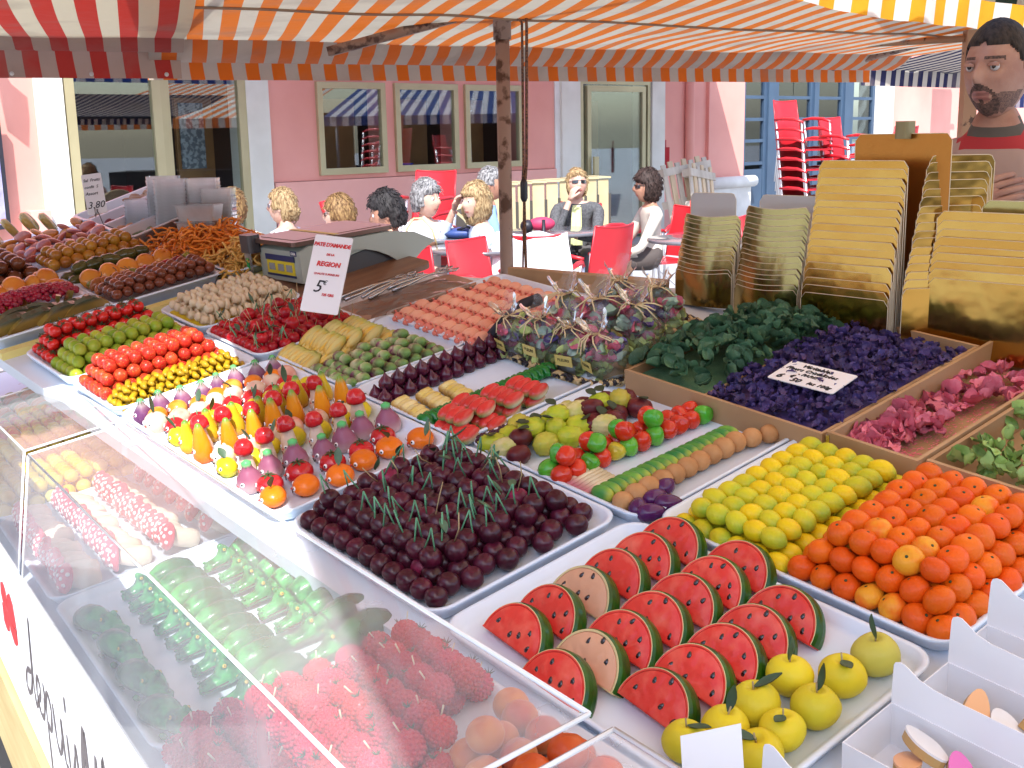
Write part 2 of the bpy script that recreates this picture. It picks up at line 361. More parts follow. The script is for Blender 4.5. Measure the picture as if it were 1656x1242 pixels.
# blue doors
blue = mat('blue_door_paint', (.048, .085, .14), 0.45, (.04, .07, .12), 3, bump=.1)
bglass = glassmat('door_pane_glass', 0.02, (.7, .75, .78))
wseg('door_recess', 8.93, 13.1, 0, 3.3, dark, .5, .6)
def blue_leaf(a, b, name='door', panes=2):
    w = .09; f = MB(); zs = [1.04, 1.39, 1.72, 2.06, 2.42]
    f.box(a, a + w, -.02, .05, 0, 3.2).box(b - w, b, -.02, .05, 0, 3.2).box(a + w, b - w, -.012, .045, 0, .95).box(a + w, b - w, -.014, .047, 3.0, 3.2)
    for z in zs + [2.78]: f.box(a + w, b - w, -.016, .04, z - .025, z + .025)
    o = obj(f.mesh(name, blue), name, None, bld)
    n = panes; st = (b - a - 2 * w) / n
    for z0, z1 in zip(zs, zs[1:] + [2.78]):
        for k in range(n):
            obj(MB().box(a + w + k * st + .008, a + w + (k + 1) * st - .008, .01, .018, z0 + .025, z1 - .025).mesh('pane', bglass), 'pane', None, o)
    return o
blue_leaf(8.93, 9.62, panes=1); blue_leaf(9.86, 11.0); blue_leaf(11.1, 12.0, panes=1); blue_leaf(12.25, 13.1, panes=1)
for a, b in ((9.62, 9.86), (12.0, 12.25), (11.0, 11.1)): wseg('door_post', a, b, 0, 3.2, blue, -.05, .05)
# shop sign far right
sg = thing('hanging_sign', Wm(14.4, -1.0, 2.6), 'dark grey projecting sign with white letters on the far facade', 'sign')
obj(MB().box(0, .8, -.03, .03, 0, 1.3).mesh('sign_board', mat('sign_grey', (.16, .20, .25), .5)), 'sign_board', None, sg)
obj(MB().box(.8, 1.0, -.02, .02, .6, .65).mesh('bracket', blue), 'bracket', None, sg)
lm = text_mesh('p\nu', .55, .002); lm.materials.clear(); lm.materials.append(mat('white_letters', (.8, .8, .8), .5))
obj(lm, 'lettering', Matrix.Translation((.42, -.036, .62)) @ Matrix.Rotation(pi / 2, 4, 'X'), sg)
# wall signboard and lamp at the far left edge
t = thing('menu_frame', Wm(-2.56, -.16, .84), 'dark framed menu case on the pink wall at the far left', 'menu case')
obj(MB().box(-.8, .0, 0, .05, 0, 1.0).mesh('case', mat('black_paint', (.02, .02, .03), .4)), 'case', None, t)
obj(MB().box(-.76, -.04, -.006, -.001, .04, .96).mesh('menu_sheet', mat('menu_paper', (.45, .45, .6), .6, (.2, .15, .4), 6)), 'menu_sheet', None, t)
t = thing('wall_lamp', Wm(-2.9, 0, 2.9), 'iron lantern on a bracket high on the left end of the facade', 'lamp')
obj(MB().tube([(0, 0, 0), (0, -.3, .12), (0, -.55, .05)], .018, 6).mesh('bracket', mat('black_paint', (.02, .02, .03), .4)), 'bracket', None, t)
obj(MB().lathe([(.03, 0), (.12, -.05), (.09, -.34), (.04, -.38)], 4).mesh('lantern', mat('black_paint', (.02, .02, .03), .4)), 'lantern', Matrix.Translation((0, -.55, .05)), t)

# cafe awning over the windows: keeps the sun off the wall
blu_str = stripes('blue_white_awning', (.05, .10, .38), (.75, .75, .78), 0, .25)
t = thing('cafe_awning', Wm(0, 0, 0), 'blue and white striped shop awning above the three cafe windows', 'awning')
a0, a1 = -2.1, 7.75
obj(MB().grid(lambda i, j: Vector((a0 + (a1 - a0) * i, -2.3 * j, 3.15 - .83 * j)), 60, 6, uvf=lambda i, j: (i * (a1 - a0) / .22, j)).mesh('canvas', blu_str), 'canvas', None, t)
obj(MB().grid(lambda i, j: Vector((a0 + (a1 - a0) * i, -2.3 - .01, 2.32 - .09 * j)), 60, 2, uvf=lambda i, j: (i * (a1 - a0) / .22, j)).mesh('valance', blu_str), 'valance', None, t)
for x in (a0 + .2, 2.8, a1 - .2): obj(MB().tube([(x, 0, 2.7), (x, -2.28, 2.27)], .02, 6).mesh('folding_arm', whitep), 'folding_arm', None, t)
# the building opposite, behind the camera: gives the panes and the gold card something to mirror
t = thing('opposite_building', G(-30, -26), 'ochre house row across the square behind the photographer', 'building')
obj(MB().box(0, 60, -6, 0, 0, 9).mesh('wall', mat('ochre_render', (.20, .18, .16), .9, (.16, .15, .13), .6)), 'wall', None, t)
for i in range(14):
    obj(MB().box(2 + i * 4.1, 3.2 + i * 4.1, .01, .05, 4.5, 6.5).mesh('window', blue), 'window', None, t)

# two unseen stalls added right of the frame for the cafe panes to mirror
for nm, (x0, y0, dx, dy, sm_, lab) in enumerate(((5.3, 7.4, 7.5, 4.0, ('orange_canvas_far', (.78, .22, .05), (.72, .70, .62)), 'orange striped awning added out of view for the cafe panes to mirror'), (6.1, 11.8, 7.5, 3.6, ('blue_canvas_far', (.06, .10, .28), (.66, .68, .72)), 'blue striped awning added out of view for the cafe panes to mirror'))):
    cm = stripes(sm_[0], sm_[1], sm_[2], 1, .30)
    t = thing('mirror_awning', G(x0, y0), lab, 'awning')
    obj(MB().grid(lambda i, j: Vector((dx * i, dy * j, 1.92 + .95 * i)), 12, 12, uvf=lambda i, j: (i, j * dy / .22)).mesh('canvas', cm), 'canvas', None, t)
    obj(MB().grid(lambda i, j: Vector((0, dy * i, 1.92 - .16 * j)), 12, 2, uvf=lambda i, j: (j, i * dy / .22)).mesh('valance', cm), 'valance', None, t)
    for px_, py_ in ((.2, .2), (.2, dy - .2), (dx - .3, .2), (dx - .3, dy - .2)): obj(MB().tube([(px_, py_, GZ), (px_, py_, 1.9)], .03, 6).mesh('pole', blue), 'pole', None, t)
    c = thing('mirror_counter', G(x0 + 2.2, y0), 'unseen dark counter added to darken reflections under the ' + ('orange', 'blue')[nm] + ' awning right of the picture', 'counter')
    obj(MB().box(0, 1.2, .1, dy - .1, GZ, 1.0).mesh('cloth', mat('dark_cloth', (.03, .03, .035), .9)), 'cloth', None, c)
    obj(MB().box(4.2, 4.3, -.2, dy + .2, GZ, 2.1).mesh('mirror_backdrop', mat('brown_backdrop', (.06, .035, .02), .9)), 'mirror_backdrop', None, c)  # dark backdrop added so the panes mirror dark below the awnings
# ------------------------------------------------------------------ stall canopies
E1 = Vector((sin(radians(57.4)), cos(radians(57.4)), 0.004))     # along the valance
E2 = Vector((.307, -.952, .118))                                  # up and back over the stall
CM = Vector((.004, 4.2, 1.58 + .262))
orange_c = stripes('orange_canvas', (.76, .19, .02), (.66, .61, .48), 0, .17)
orange_v = stripes('orange_canvas_shaded', (.70, .15, .015), (.50, .43, .35), 0, .12)  # the valance's shade is put into these darker stripe colours
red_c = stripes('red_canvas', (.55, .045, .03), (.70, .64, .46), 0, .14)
SW = .086
def canopy(name, label, origin, s0, s1, t1, matc, matv, hem=.07, val=.085, sag=.05, e1=E1, e2=E2, sagx=0.0, tlo=0.0, cut=None, widen=0.0):
    t = thing(name, G(0, 0), label, 'awning')
    def P(i, j):
        s = s0 - widen * j + (s1 - s0 + widen * j) * i; r = tlo + (t1 - tlo) * j
        z = -sag * sin(pi * min(1, j * 1.0)) - sagx * sin(pi * i) * sin(pi * j) + .008 * noise.noise(Vector((s * 3, r * 3, 1)))
        return origin + e1 * s + e2 * r + Vector((0, 0, z))
    g = MB().grid(P, 96, 72, uvf=lambda i, j: ((s0 + (s1 - s0) * i) / SW, j))
    if cut:
        kp = [k for k, f in enumerate(g.f) if not cut(sum((g.v[i] for i in f), Vector()) / 4)]
        g.uv = {n: g.uv[k] for n, k in enumerate(kp)}; g.f = [g.f[k] for k in kp]; g.mi = [g.mi[k] for k in kp]; g.sm = [g.sm[k] for k in kp]
    obj(g.mesh('canvas', matc), 'canvas', None, t)
    for rr0 in (.9, 1.9, 2.9):                  # stitched seams across the cloth
        if rr0 < t1 - .2:
            j0 = (rr0 - tlo) / (t1 - tlo); sm_ = [P(i / 40, j0) + Vector((0, 0, -.003)) for i in range(41)]
            sm_ = [p for p in sm_ if not (cut and cut(p))]
            obj(MB().tube(sm_, .0035, 4).mesh('seam', mat('seam_thread', (.30, .20, .13), .9)), 'seam', None, t)
    # doubled hem behind the front bar
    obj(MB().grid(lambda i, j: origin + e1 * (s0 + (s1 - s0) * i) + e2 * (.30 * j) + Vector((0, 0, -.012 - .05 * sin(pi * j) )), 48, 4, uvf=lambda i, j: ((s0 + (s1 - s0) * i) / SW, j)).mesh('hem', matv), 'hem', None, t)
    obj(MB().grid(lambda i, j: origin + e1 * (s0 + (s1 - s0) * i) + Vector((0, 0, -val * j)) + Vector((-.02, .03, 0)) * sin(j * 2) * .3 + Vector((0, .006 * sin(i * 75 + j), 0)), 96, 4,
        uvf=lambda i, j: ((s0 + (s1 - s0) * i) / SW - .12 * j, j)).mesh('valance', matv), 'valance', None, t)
    return t
def yline(x): return 2.52 + (x - .45) * .694  # orange cloth is cut along this line to let sun onto the yellow valance
t = canopy('orange_awning', 'orange and white striped market awning spanning the stall above the rusty post', CM, -1.24, 1.86, 4.1, orange_c, orange_v, sag=.12, widen=.25, cut=lambda p: p.x > .38 and p.y < yline(p.x) + .02)
rust = mat('rusty_painted_steel', (.32, .215, .165), .75, (.10, .05, .03), 22, 5, .52, .60, bump=.5, bscale=60)
rust2 = mat('rusty_arm_steel', (.30, .19, .13), .75, (.09, .045, .03), 30, 5, .5, .6, bump=.5, bscale=60)
def pt(px, d): return CM + E1 * px + E2 * d
obj(MB().tube([pt(-1.2, .02) + Vector((0, 0, -.02)), pt(1.8, .02) + Vector((0, 0, -.02))], .012, 8).mesh('front_bar', rust), 'front_bar', None, t)
for a, b in (((-1.2, .02), (-.85, 4.0)), ((1.6, .02), (1.9, 4.0))):
    obj(MB().tube([pt(*a) + Vector((0, 0, -.03)), pt(*b) + Vector((0, 0, -.06))], .014, 6).mesh('side_bar', rust2), 'side_bar', None, t)
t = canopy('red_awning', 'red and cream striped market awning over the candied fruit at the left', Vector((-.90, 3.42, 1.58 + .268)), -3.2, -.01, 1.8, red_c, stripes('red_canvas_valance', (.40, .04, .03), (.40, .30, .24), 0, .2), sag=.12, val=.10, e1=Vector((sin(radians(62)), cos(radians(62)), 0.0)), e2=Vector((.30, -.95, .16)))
for k in range(5):
    obj(MB().lathe([(.006, 0), (.006, .002)], 10).mesh('eyelet', whitep), 'eyelet', Matrix.Translation(Vector((-.90, 3.405, 1.58 + .268 - .09)) + Vector((sin(radians(62)), cos(radians(62)), 0)) * (-.05 - .20 * k)) @ Matrix.Rotation(pi / 2, 4, 'X'), t)
# near yellow valance lit by the sun, top right, and a green awning beyond it
yel_c = stripes('yellow_canvas', (.85, .42, .03), (.85, .83, .80), 0, .55, dirt=.02)
t = thing('yellow_awning', G(0, 0), 'sunlit yellow and white striped awning edge crossing above the vendor', 'awning')
def strip(pts, h, n=10, sw=.085, droop=.0):
    """a hanging strip of cloth through the given top points"""
    ps = [Vector(p) for p in pts]; ln = [0]
    for a, b in zip(ps, ps[1:]): ln.append(ln[-1] + (b - a).length)
    def at(i):
        d = i * ln[-1]
        for k in range(len(ps) - 1):
            if d <= ln[k + 1] or k == len(ps) - 2: return ps[k].lerp(ps[k + 1], (d - ln[k]) / (ln[k + 1] - ln[k]))
    return MB().grid(lambda i, j: at(i) + Vector((0, .012 * sin(i * 40), -h * j)), 40, 4, uvf=lambda i, j: (i * ln[-1] / sw + .1 * j, j))
obj(strip([(.36, 2.46, 1.965), (.45, 2.52, 1.947), (.62, 2.65, 1.923), (.83, 2.79, 1.896), (1.01, 2.92, 1.889), (1.16, 3.06, 1.889), (1.43, 3.20, 1.866)], .072, sw=.105).mesh('valance', yel_c), 'valance', None, t)
obj(MB().grid(lambda i, j: Vector((.36 + 1.9 * i, yline(.36 + 1.9 * i) - .26 - 3.2 * j, 2.14 + .25 * j - .1 * sin(pi * j))), 12, 8, uvf=lambda i, j: (i * 1.9 / .105, j)).mesh('canvas', yel_c), 'canvas', None, t)  # unseen canvas added to shade the cards and vendor, leaving a sun gap
grn_c = stripes('green_canvas', (.01, .06, .05), (.55, .58, .50), 0, .3)
t = thing('green_awning', G(0, 0), 'dark green and cream striped awning corner at the top right above the vendor', 'awning')
obj(strip([(1.00, 3.28, 2.04), (1.17, 3.28, 1.99), (1.66, 3.28, 1.94)], .09, sw=.11).mesh('valance', grn_c), 'valance', None, t)
obj(MB().grid(lambda i, j: Vector((1.0 + .66 * i + .3 * j, 3.29 + .5 * j, 2.04 - .10 * i + .2 * j)), 12, 8, uvf=lambda i, j: (i * .66 / .11, j)).mesh('canvas', grn_c), 'canvas', None, t)
bw_c = stripes('navy_canvas', (.02, .02, .06), (.42, .38, .32), 0, .2)
t = thing('navy_awning', G(0, 0), 'navy and cream striped awning of the neighbouring stall before the far wall', 'awning')
o0 = Vector((2.17, 7.4, 1.925)); e0 = Vector((.72, .69, 0.0))
obj(strip([o0, o0 + e0 * 3.2], .10, sw=.12).mesh('valance', bw_c), 'valance', None, t)
obj(MB().grid(lambda i, j: o0 + e0 * (3.2 * i) + Vector((1.3, .6, .38)) * j + Vector((0, 0, -.05 * sin(pi * j))), 30, 8, uvf=lambda i, j: (i * 3.2 / .12, j)).mesh('canvas', bw_c), 'canvas', None, t)
obj(MB().tube([o0 + Vector((-.09, -.04, .01)), o0 + e0 * 3.3 + Vector((-.02, -.03, 0.01))], .022, 8).mesh('front_bar', mat('black_paint', (.02, .02, .03), .4)), 'front_bar', None, t)

# ------------------------------------------------------------------ posts with ropes and arms
t = thing('canopy_post', G(-.008, 3.2, .2), 'rusty round steel post with peeling pink paint carrying the orange awning', 'post')
obj(MB().lathe([(.0185, GZ - .2), (.0192, .6), (.018, 1.1), (.0185, 1.66)], 16).mesh('pole', rust), 'pole', None, t)
obj(MB().lathe([(.0235, 1.62), (.0235, 2.05), (.021, 2.06)], 16).mesh('sleeve', rust), 'sleeve', None, t)
obj(MB().tube([(-.03, 0, 1.70), (-.47, .10, 1.605)], .017, 4, flat=(0, 0, 1)).mesh('arm', rust2), 'arm', None, t)
obj(MB().tube([(-.20, .03, 1.665), (-.165, -.12, 1.80)], .009, 4).mesh('strut', rust2), 'strut', None, t)
obj(MB().tube([(.02, 0, 1.71), (.12, -.1, 1.73), (.42, -.35, 1.80)], .012, 6).mesh('arm', rust2), 'arm', None, t)
obj(MB().box(-.035, .035, -.03, .03, 1.70, 1.78).mesh('bracket', rust2), 'bracket', None, t)
rope = mat('dark_rope', (.05, .03, .025), .8, (.25, .12, .06), 200)
obj(MB().tube([(.035, -.02, 1.68), (.052, -.02, 1.66), (.05, -.02, 1.3), (.045, -.02, 1.22)], .0035, 6).tube([(.03, -.02, 1.70), (.062, -.02, 1.69), (.064, -.02, 1.65), (.058, -.02, 1.3), (.05, -.025, 1.22), (.052, -.02, 1.02), (.046, -.02, .98)], .004, 6)
    .tube([(.05, -.02, 1.22), (.043, -.02, 1.0), (.041, -.02, .9)], .0028, 6).mesh('rope', rope), 'rope', None, t)
obj(MB().lathe([(.006, 0), (.010, .01), (.010, .05), (.006, .06)], 8).mesh('pulley', mat('black_paint', (.02, .02, .03), .4)), 'pulley', Matrix.Translation((.05, -.022, 1.20)), t)
t = thing('canopy_post', G(1.53, 4.0, .2), 'tan painted post rising just behind the shoulder of the vendor', 'post')
tan = mat('tan_painted_steel', (.42, .24, .13), .6, (.10, .05, .03), 22, 5, .6, .64, bump=.3)
obj(MB().box(-.022, .022, -.022, .022, GZ - .2, 1.80).mesh('pole', tan), 'pole', None, t)
obj(MB().tube([(-.02, 0, 1.655), (-.42, .9, 1.69)], .015, 4, flat=(0, 0, 1)).mesh('arm', tan), 'arm', None, t)
obj(MB().tube([(-.14, .28, 1.665), (-.16, .02, 1.73)], .010, 4).mesh('strut', rust2), 'strut', None, t)
# ------------------------------------------------------------------ the stall itself
white_top = mat('white_table_sheet', (.66, .74, .83), .45, (.58, .65, .73), 3, bump=.1, speck=(9, .05, (.35, .28, .22)))
tray_m = mat('white_plastic_tray', (.71, .81, .93), .34, (.67, .77, .90), 4, coat=.1)
wood_lt = mat('pale_plywood', (.50, .34, .19), .65, (.38, .24, .12), 5, bump=.3, stretch=(1, 1, .3), speck=(14, .09, (.22, .12, .06)))
stall = thing('market_stall', MT.copy(), 'sloping white topped market stall table carrying all the sweets', 'stall')
obj(MB().prism([(-.03, -.9), (1.30, -.9), (1.30, .40), (1.04, .73), (.84, 1.27), (.80, 2.6), (-.03, 2.6)], -.03, -.004).mesh('table_top', white_top), 'table_top', None, stall)
yl = mat('yellow_shelf_edge', (.70, .60, .20), .5)
obj(MB().box(-.03, .62, 1.505, 1.535, -.004, .012).mesh('shelf_edge', yl), 'shelf_edge', None, stall)
for u, v in ((.05, -.8), (1.2, -.8), (.05, 2.4), (.75, 2.4), (.8, .8)):
    p = MT @ Vector((u, v, -.03))
    obj(MB().box(p.x - .02, p.x + .02, p.y - .02, p.y + .02, GZ, p.z).mesh('leg', wood_lt), 'leg', MT.inverted(), stall)

def tray_mesh(w, l, r=.035, h=.018, wall=.014):
    mb = MB(); loops = []
    for ins, z in ((.010, 0), (.002, h * .8), (0, h), (.003, h + .0015), (.008, h), (wall, .008), (wall + .006, .004)):
        loops.append([(x, y, z) for x, y in rrect(ins, w - ins, ins, l - ins, max(.004, r - ins), 6)])
    n = len(loops[0]); vs = [p for lp in loops for p in lp]
    fs = [(i * n + k, i * n + (k + 1) % n, (i + 1) * n + (k + 1) % n, (i + 1) * n + k) for i in range(len(loops) - 1) for k in range(n)]
    fs.append(tuple(range((len(loops) - 1) * n, len(loops) * n)))
    fs.append(tuple(reversed(range(n))))
    return mb.add(vs, fs, 0, True).mesh('tray', tray_m)
def tray(M, w, l, label, group='white plastic display trays', **k): return obj(tray_mesh(w, l, **k), 'tray', M, None, label, 'tray', group)
tray(T(.003, .0), .325, .36, 'white tray heaped with dark cherries in the middle of the stall')
tray(T(.0, .375, .001), .325, .585, 'white tray of fruit figures with painted eyes')
tray(T(.0, 1.20, .001), .30, .26, 'white tray of small red tomatoes and green limes')
tray(T(.0, .965, .0015), .30, .232, 'white tray of strawberries and knobbly yellow sweets')
tray(T(.308, 1.245, .001), .26, .225, 'white tray with cream mushrooms on yellow paper')
tray(T(.305, .985, .0015), .26, .255, 'white tray packed with red stalked cherries')
tray(T(.330, .70, .001), .285, .28, 'white tray of yellow squashes and purple green sprouts')
tray(T(.330, .365, .0005), .32, .332, 'white tray with purple figs, green cucumbers and melon wedges')
tray(T(.332, -.03, .0), .355, .388, 'white tray with custard apples, peppers, gherkins and potatoes')
tray(T(.345, -.475, .001), .345, .44, 'white tray of stacked lemons and oranges')
tray(T(-.002, -.475, .0), .335, .462, 'white tray of watermelon slices and yellow apples')
tray(T(.60, .66, .0), .33, .335, 'white tray crowded with pink marzipan pigs at the back')

# ------------------------------------------------------------------ small shared parts
leaf_m = mat('sage_green_leaf', (.06, .115, .06), .5, (.035, .08, .045), 60, jit=.25)
stem_g = mat('green_stem', (.10, .30, .16), .5, jit=.2)
stem_b = mat('straw_stem', (.42, .32, .16), .6, jit=.2)
stem_d = mat('dark_stem', (.03, .025, .02), .6)
def leafmesh(l, w, m=leaf_m, curl=.3):
    vs = []; fs = []; n = 5
    for i in range(n + 1):
        t = i / n; ww = w * sin(pi * min(.98, t * .96 + .03)) ** .8 / 2; z = curl * l * t * t * .5
        vs += [(l * t, -ww, z + ww * .35), (l * t, 0, z), (l * t, ww, z + ww * .35)]
    for i in range(n):
        for k in (0, 1): a = 3 * i + k; fs.append((a, a + 1, a + 4, a + 3))
    o = len(vs); vs += [(x, y, z + .0006) for x, y, z in vs]; fs += [tuple(reversed([q + o for q in f])) for f in fs]
    return MB().add(vs, fs).mesh('leaf', m)
leafs = [leafmesh(.022, .010), leafmesh(.026, .009, curl=.6), leafmesh(.018, .011, curl=-.4)]
stems_pair = [MB().tube([(-.007, -.002, -.002), (-.003, 0, .014), (.001 * k, .001, .028)], .0011, 5).tube([(.008, .004, -.004), (.004, .002, .013), (.001 * k, .001, .028)], .0011, 5).mesh('stem', stem_g) for k in range(3)]
stems_str = [MB().tube([(0, 0, 0), (.006 + .004 * k, .002, .018), (.010 + .004 * k, 0, .038)], .0008, 4).mesh('stem', stem_b) for k in range(3)]
def leafat(par, M, k=None): return obj(leafs[k if k is not None else R.randrange(3)], 'leaf', M, par)
def Lm(x, y, z, rz=0, rx=0, ry=0, s=1): return L(Matrix.Identity(4), x, y, z, rz=rz, rx=rx, ry=ry, s=s)

def lump(fn, amp, sd, r):
    def g(v):
        p = fn(v); return p * (1 + amp * noise.noise(Vector((v.x / r * .9 + sd * 7, v.y / r * .9, v.z / r * .9))))
    return g
def dimple(r, top=.35, sq=.94):
    def fn(v):
        d = sqrt(v.x ** 2 + v.y ** 2) / r
        z = v.z * sq - (top * r * max(0, 1 - d / .45) ** 2 if v.z > 0 else 0) + (.15 * r * max(0, 1 - d / .4) ** 2 if v.z < 0 else 0)
        return Vector((v.x, v.y, z))
    return fn
count = {}
def place(me, name, cat, desc, group, M, row, col, lay=None, colw='from the right', roww='row back'):
    if isinstance(me, list): me = R.choice(me)
    l = '%s, %s %s, %s %s' % (desc, ordn(col), colw, ordn(row), roww)
    if lay is not None: l += ', ' + ('lower layer', 'upper layer', 'top layer')[lay]
    return obj(me, name, M, None, l, cat, group)

# ---- dark cherries
ch_m = [maz('cherry_black', (.034, .005, .012), rough=.24, coat=.5, col2=(.07, .008, .022), nscale=45, jit=.3), maz('cherry_wine', (.085, .007, .024), rough=.24, coat=.5, col2=(.04, .005, .014), nscale=45, jit=.25), maz('cherry_magenta', (.28, .02, .07), rough=.33, col2=(.10, .01, .03), nscale=40)]
ch = [[MB().ell(.0146, .0146, .0146, 14, 9, fn=lump(dimple(.0146), .10, q, .0146)).mesh('cherry', m) for q in range(3)] for m in ch_m]
def chpick():
    x = R.random(); return R.choice(ch[0] if x < .62 else ch[1] if x < .95 else ch[2])
nr, nc = 10, 11
k = 0
for i in range(nr):
    for j in range(nc):
        u = .029 + i * .0292; v = .028 + j * .0298 + (.014 if i % 2 else 0)
        if v > .345: continue
        inner = 0 < i <= nr - 2 and 0 < j <= nc - 2
        if inner and 3 <= i <= nr - 5 and 3 <= j <= nc - 5: pass
        else: place(chpick(), 'cherry', 'cherry', 'glossy dark cherry', 'dark cherries in the central tray', T(u + rj(.002), v + rj(.002), .022, rz=rr(0, 6), rx=rj(.3), s=rr(1.02, 1.12)), i + 1, j + 1, 0)
        if inner:
            o = place(chpick(), 'cherry', 'cherry', 'glossy dark cherry', 'dark cherries in the central tray', T(u + .008 + rj(.003), v + .012 + rj(.003), .042 + rj(.001), rz=rr(0, 6), rx=rj(.2), ry=rj(.2), s=rr(1.02, 1.14)), i + 1, j + 1, 1)
            k += 1
            if R.random() < .66:
                obj(R.choice(stems_pair if R.random() < .8 else stems_str), 'stem', Lm(0, 0, .011, rz=rr(0, 6), rx=rj(.28), ry=rj(.28)), o)
                if R.random() < .3: leafat(o, Lm(.006, 0, .03, rz=rr(0, 6), ry=rj(1.2)))
# ---- red cherries
rc = [MB().ell(.0138, .0138, .0138, 12, 8, fn=dimple(.0138)).mesh('red_cherry', maz('cherry_red', (.50, .010, .016), rough=.2, coat=.6, col2=(.30, .008, .02), nscale=50))]
for i in range(9):
    for j in range(9):
        u = .328 + i * .0260; v = 1.010 + j * .0250 + (.011 if i % 2 else 0)
        lift = .018 * sin(pi * (i + .5) / 10) * sin(pi * (j + .5) / 10)
        o = place(rc, 'red_cherry', 'cherry', 'shiny bright red cherry with straw stalk', 'bright red cherries in the back tray', T(u, v, .016 + lift + rj(.0015), rz=rr(0, 6), rx=rj(.3)), i + 1, j + 1)
        if R.random() < .62: obj(R.choice(stems_str), 'stem', Lm(0, 0, .008, rz=rr(0, 6), rx=rj(.5), ry=rj(.4)), o)
        if R.random() < .22: obj(stems_pair[0], 'stem', Lm(0, 0, .008, rz=rr(0, 6), rx=rj(.6)), o); leafat(o, Lm(.006, 0, .036, rz=rr(0, 6), ry=rj(1)))
for i in range(9):
    for j in range(9):
        if (i * 3 + j * 5) % 9: continue
        place(rc, 'red_cherry', 'cherry', 'shiny red cherry lying on top', 'bright red cherries in the back tray', T(.338 + i * .0235, 1.02 + j * .0232, .040 + .012 * sin(pi * (i + .5) / 9), rz=rr(0, 6)), i + 1, j + 1, 1)

# ---- pyramids of round fruit
def heap(me, name, cat, desc, group, u0, du, nu, v0, dv, nv, h, dh, layers, fn=None, rot=None, jit=.001, inset=(0, 0), frame=T):
    """layers staggered like stacked fruit; the outer two rings of hidden lower layers only"""
    for l in range(layers):
        a, b = nu - l, nv - l
        for i in range(a):
            for j in range(b):
                if l < layers - 1 and 1 < i < a - 2 and 1 < j < b - 2: continue
                kw = rot() if rot else dict(rz=rr(0, 6), rx=rj(.4), ry=rj(.3))
                o = place(me, name, cat, desc, group, frame(u0 + (i + .5 * l) * du + rj(jit), v0 + (j + .5 * l) * dv + rj(jit * 1.6), h + l * dh, s=rr(.94, 1.05), **kw) @ Matrix.Diagonal((rr(.96, 1.04), rr(.96, 1.04), rr(.95, 1.03), 1)), i + 1, j + 1, l if layers > 1 else None)
                if fn: fn(o, l)
# oranges
star = MB().lathe([(.0022, 0), (.0016, .0010), (.0003, .0012)], 5).mesh('stalk_button', mat('dark_green_button', (.03, .06, .02), .6))
om = [maz('orange_skin', (.72, .105, .003), col2=(.74, .125, .004), nscale=30, bump=.35, bscale=400, hjit=.008), maz('orange_skin_pale', (.74, .14, .005), col2=(.72, .10, .003), nscale=35, bump=.35, bscale=400), maz('orange_skin_yellow', (.76, .32, .02), col2=(.74, .14, .01), nscale=25, lo=.45, hi=.6, bump=.3, bscale=400)]
orm = [MB().ell(.0178, .0178, .0172, 18, 11, fn=lump(dimple(.0178, .18), .07, q, .0178)).mesh('orange', m) for q, m in enumerate((om[0], om[0], om[0], om[0], om[0], om[0], om[1], om[1], om[2]))]
def button(o, l):
    obj(star, 'stalk_button', Lm(0, 0, .0135), o)
def orot():
    return dict(rz=rr(0, 6), rx=rj(.55), ry=rr(-.8, .1))
heap(orm, 'orange', 'orange', 'orange marzipan orange', 'oranges stacked in the right hand tray', .372, .0318, 9, -.452, .0318, 7, .0215, .0235, 3, button, orot)
# lemons
lm_ = [maz('lemon_skin', (.80, .57, .008), col2=(.74, .56, .010), nscale=20, jit=.06, bump=.3, bscale=350, grad=(0, .86, .16, (.36, .46, .03))), maz('lemon_skin_green', (.66, .56, .018), col2=(.56, .54, .02), nscale=20, jit=.08, bump=.3, bscale=350, grad=(0, .80, .2, (.30, .42, .03)))]
def lemfn(v):
    t = v.x / .0178
    return Vector((v.x * (1 + .14 * max(0, abs(t) - .8) / .2), v.y, v.z))
lem = [MB().ell(.0178, .0142, .0142, 14, 10, fn=lump(lemfn, .09, q, .0178)).mesh('lemon', m) for q in range(3) for m in lm_]
heap(lem, 'lemon', 'lemon', 'small yellow marzipan lemon', 'lemons stacked left of the oranges', .366, .0290, 10, -.228, .0300, 6, .0185, .0225, 2, None, lambda: dict(rz=pi / 2 + pi + rj(.35), ry=rj(.3)), inset=(0, 0))
# tomatoes, limes, strawberries
cal_m = mat('calyx_green', (.04, .09, .03), .6)
calyx = MB()
for k in range(6):
    a = k * pi / 3; calyx.add([(0, 0, 0), (.006 * cos(a - .3), .006 * sin(a - .3), .001), (.011 * cos(a), .011 * sin(a), -.001), (.006 * cos(a + .3), .006 * sin(a + .3), .001)], [(0, 1, 2, 3)])
calyx.tube([(0, 0, 0), (.001, 0, .006)], .001, 4)
calyx = calyx.mesh('calyx', cal_m)
tm_t = maz('tomato_red', (.58, .014, .010), rough=.08, coat=1.0)
tm = [MB().ell(.0135, .0135, .0128, 14, 9, fn=lump(dimple(.0135, .15), .08, q, .0135)).mesh('tomato', tm_t) for q in range(3)]
heap(tm, 'tomato', 'tomato', 'glossy little red tomato', 'red tomatoes in the far left tray', .030, .0262, 10, 1.362, .0265, 4, .019, .0215, 3, lambda o, l: obj(calyx, 'calyx', Lm(0, 0, .0118, rz=rr(0, 6)), o), lambda: dict(rz=rr(0, 6), rx=rj(.5), ry=rj(.5)))
lime = [MB().ell(.0165, .0135, .0135, 14, 9, fn=lump(lambda v: v, .10, q, .0165)).mesh('lime', m) for q in range(2) for m in (maz('lime_green', (.18, .30, .02), col2=(.34, .36, .03), nscale=25, rough=.25, jit=.15), maz('lime_yellow', (.36, .36, .035), col2=(.18, .30, .02), nscale=25, rough=.25, jit=.1))]
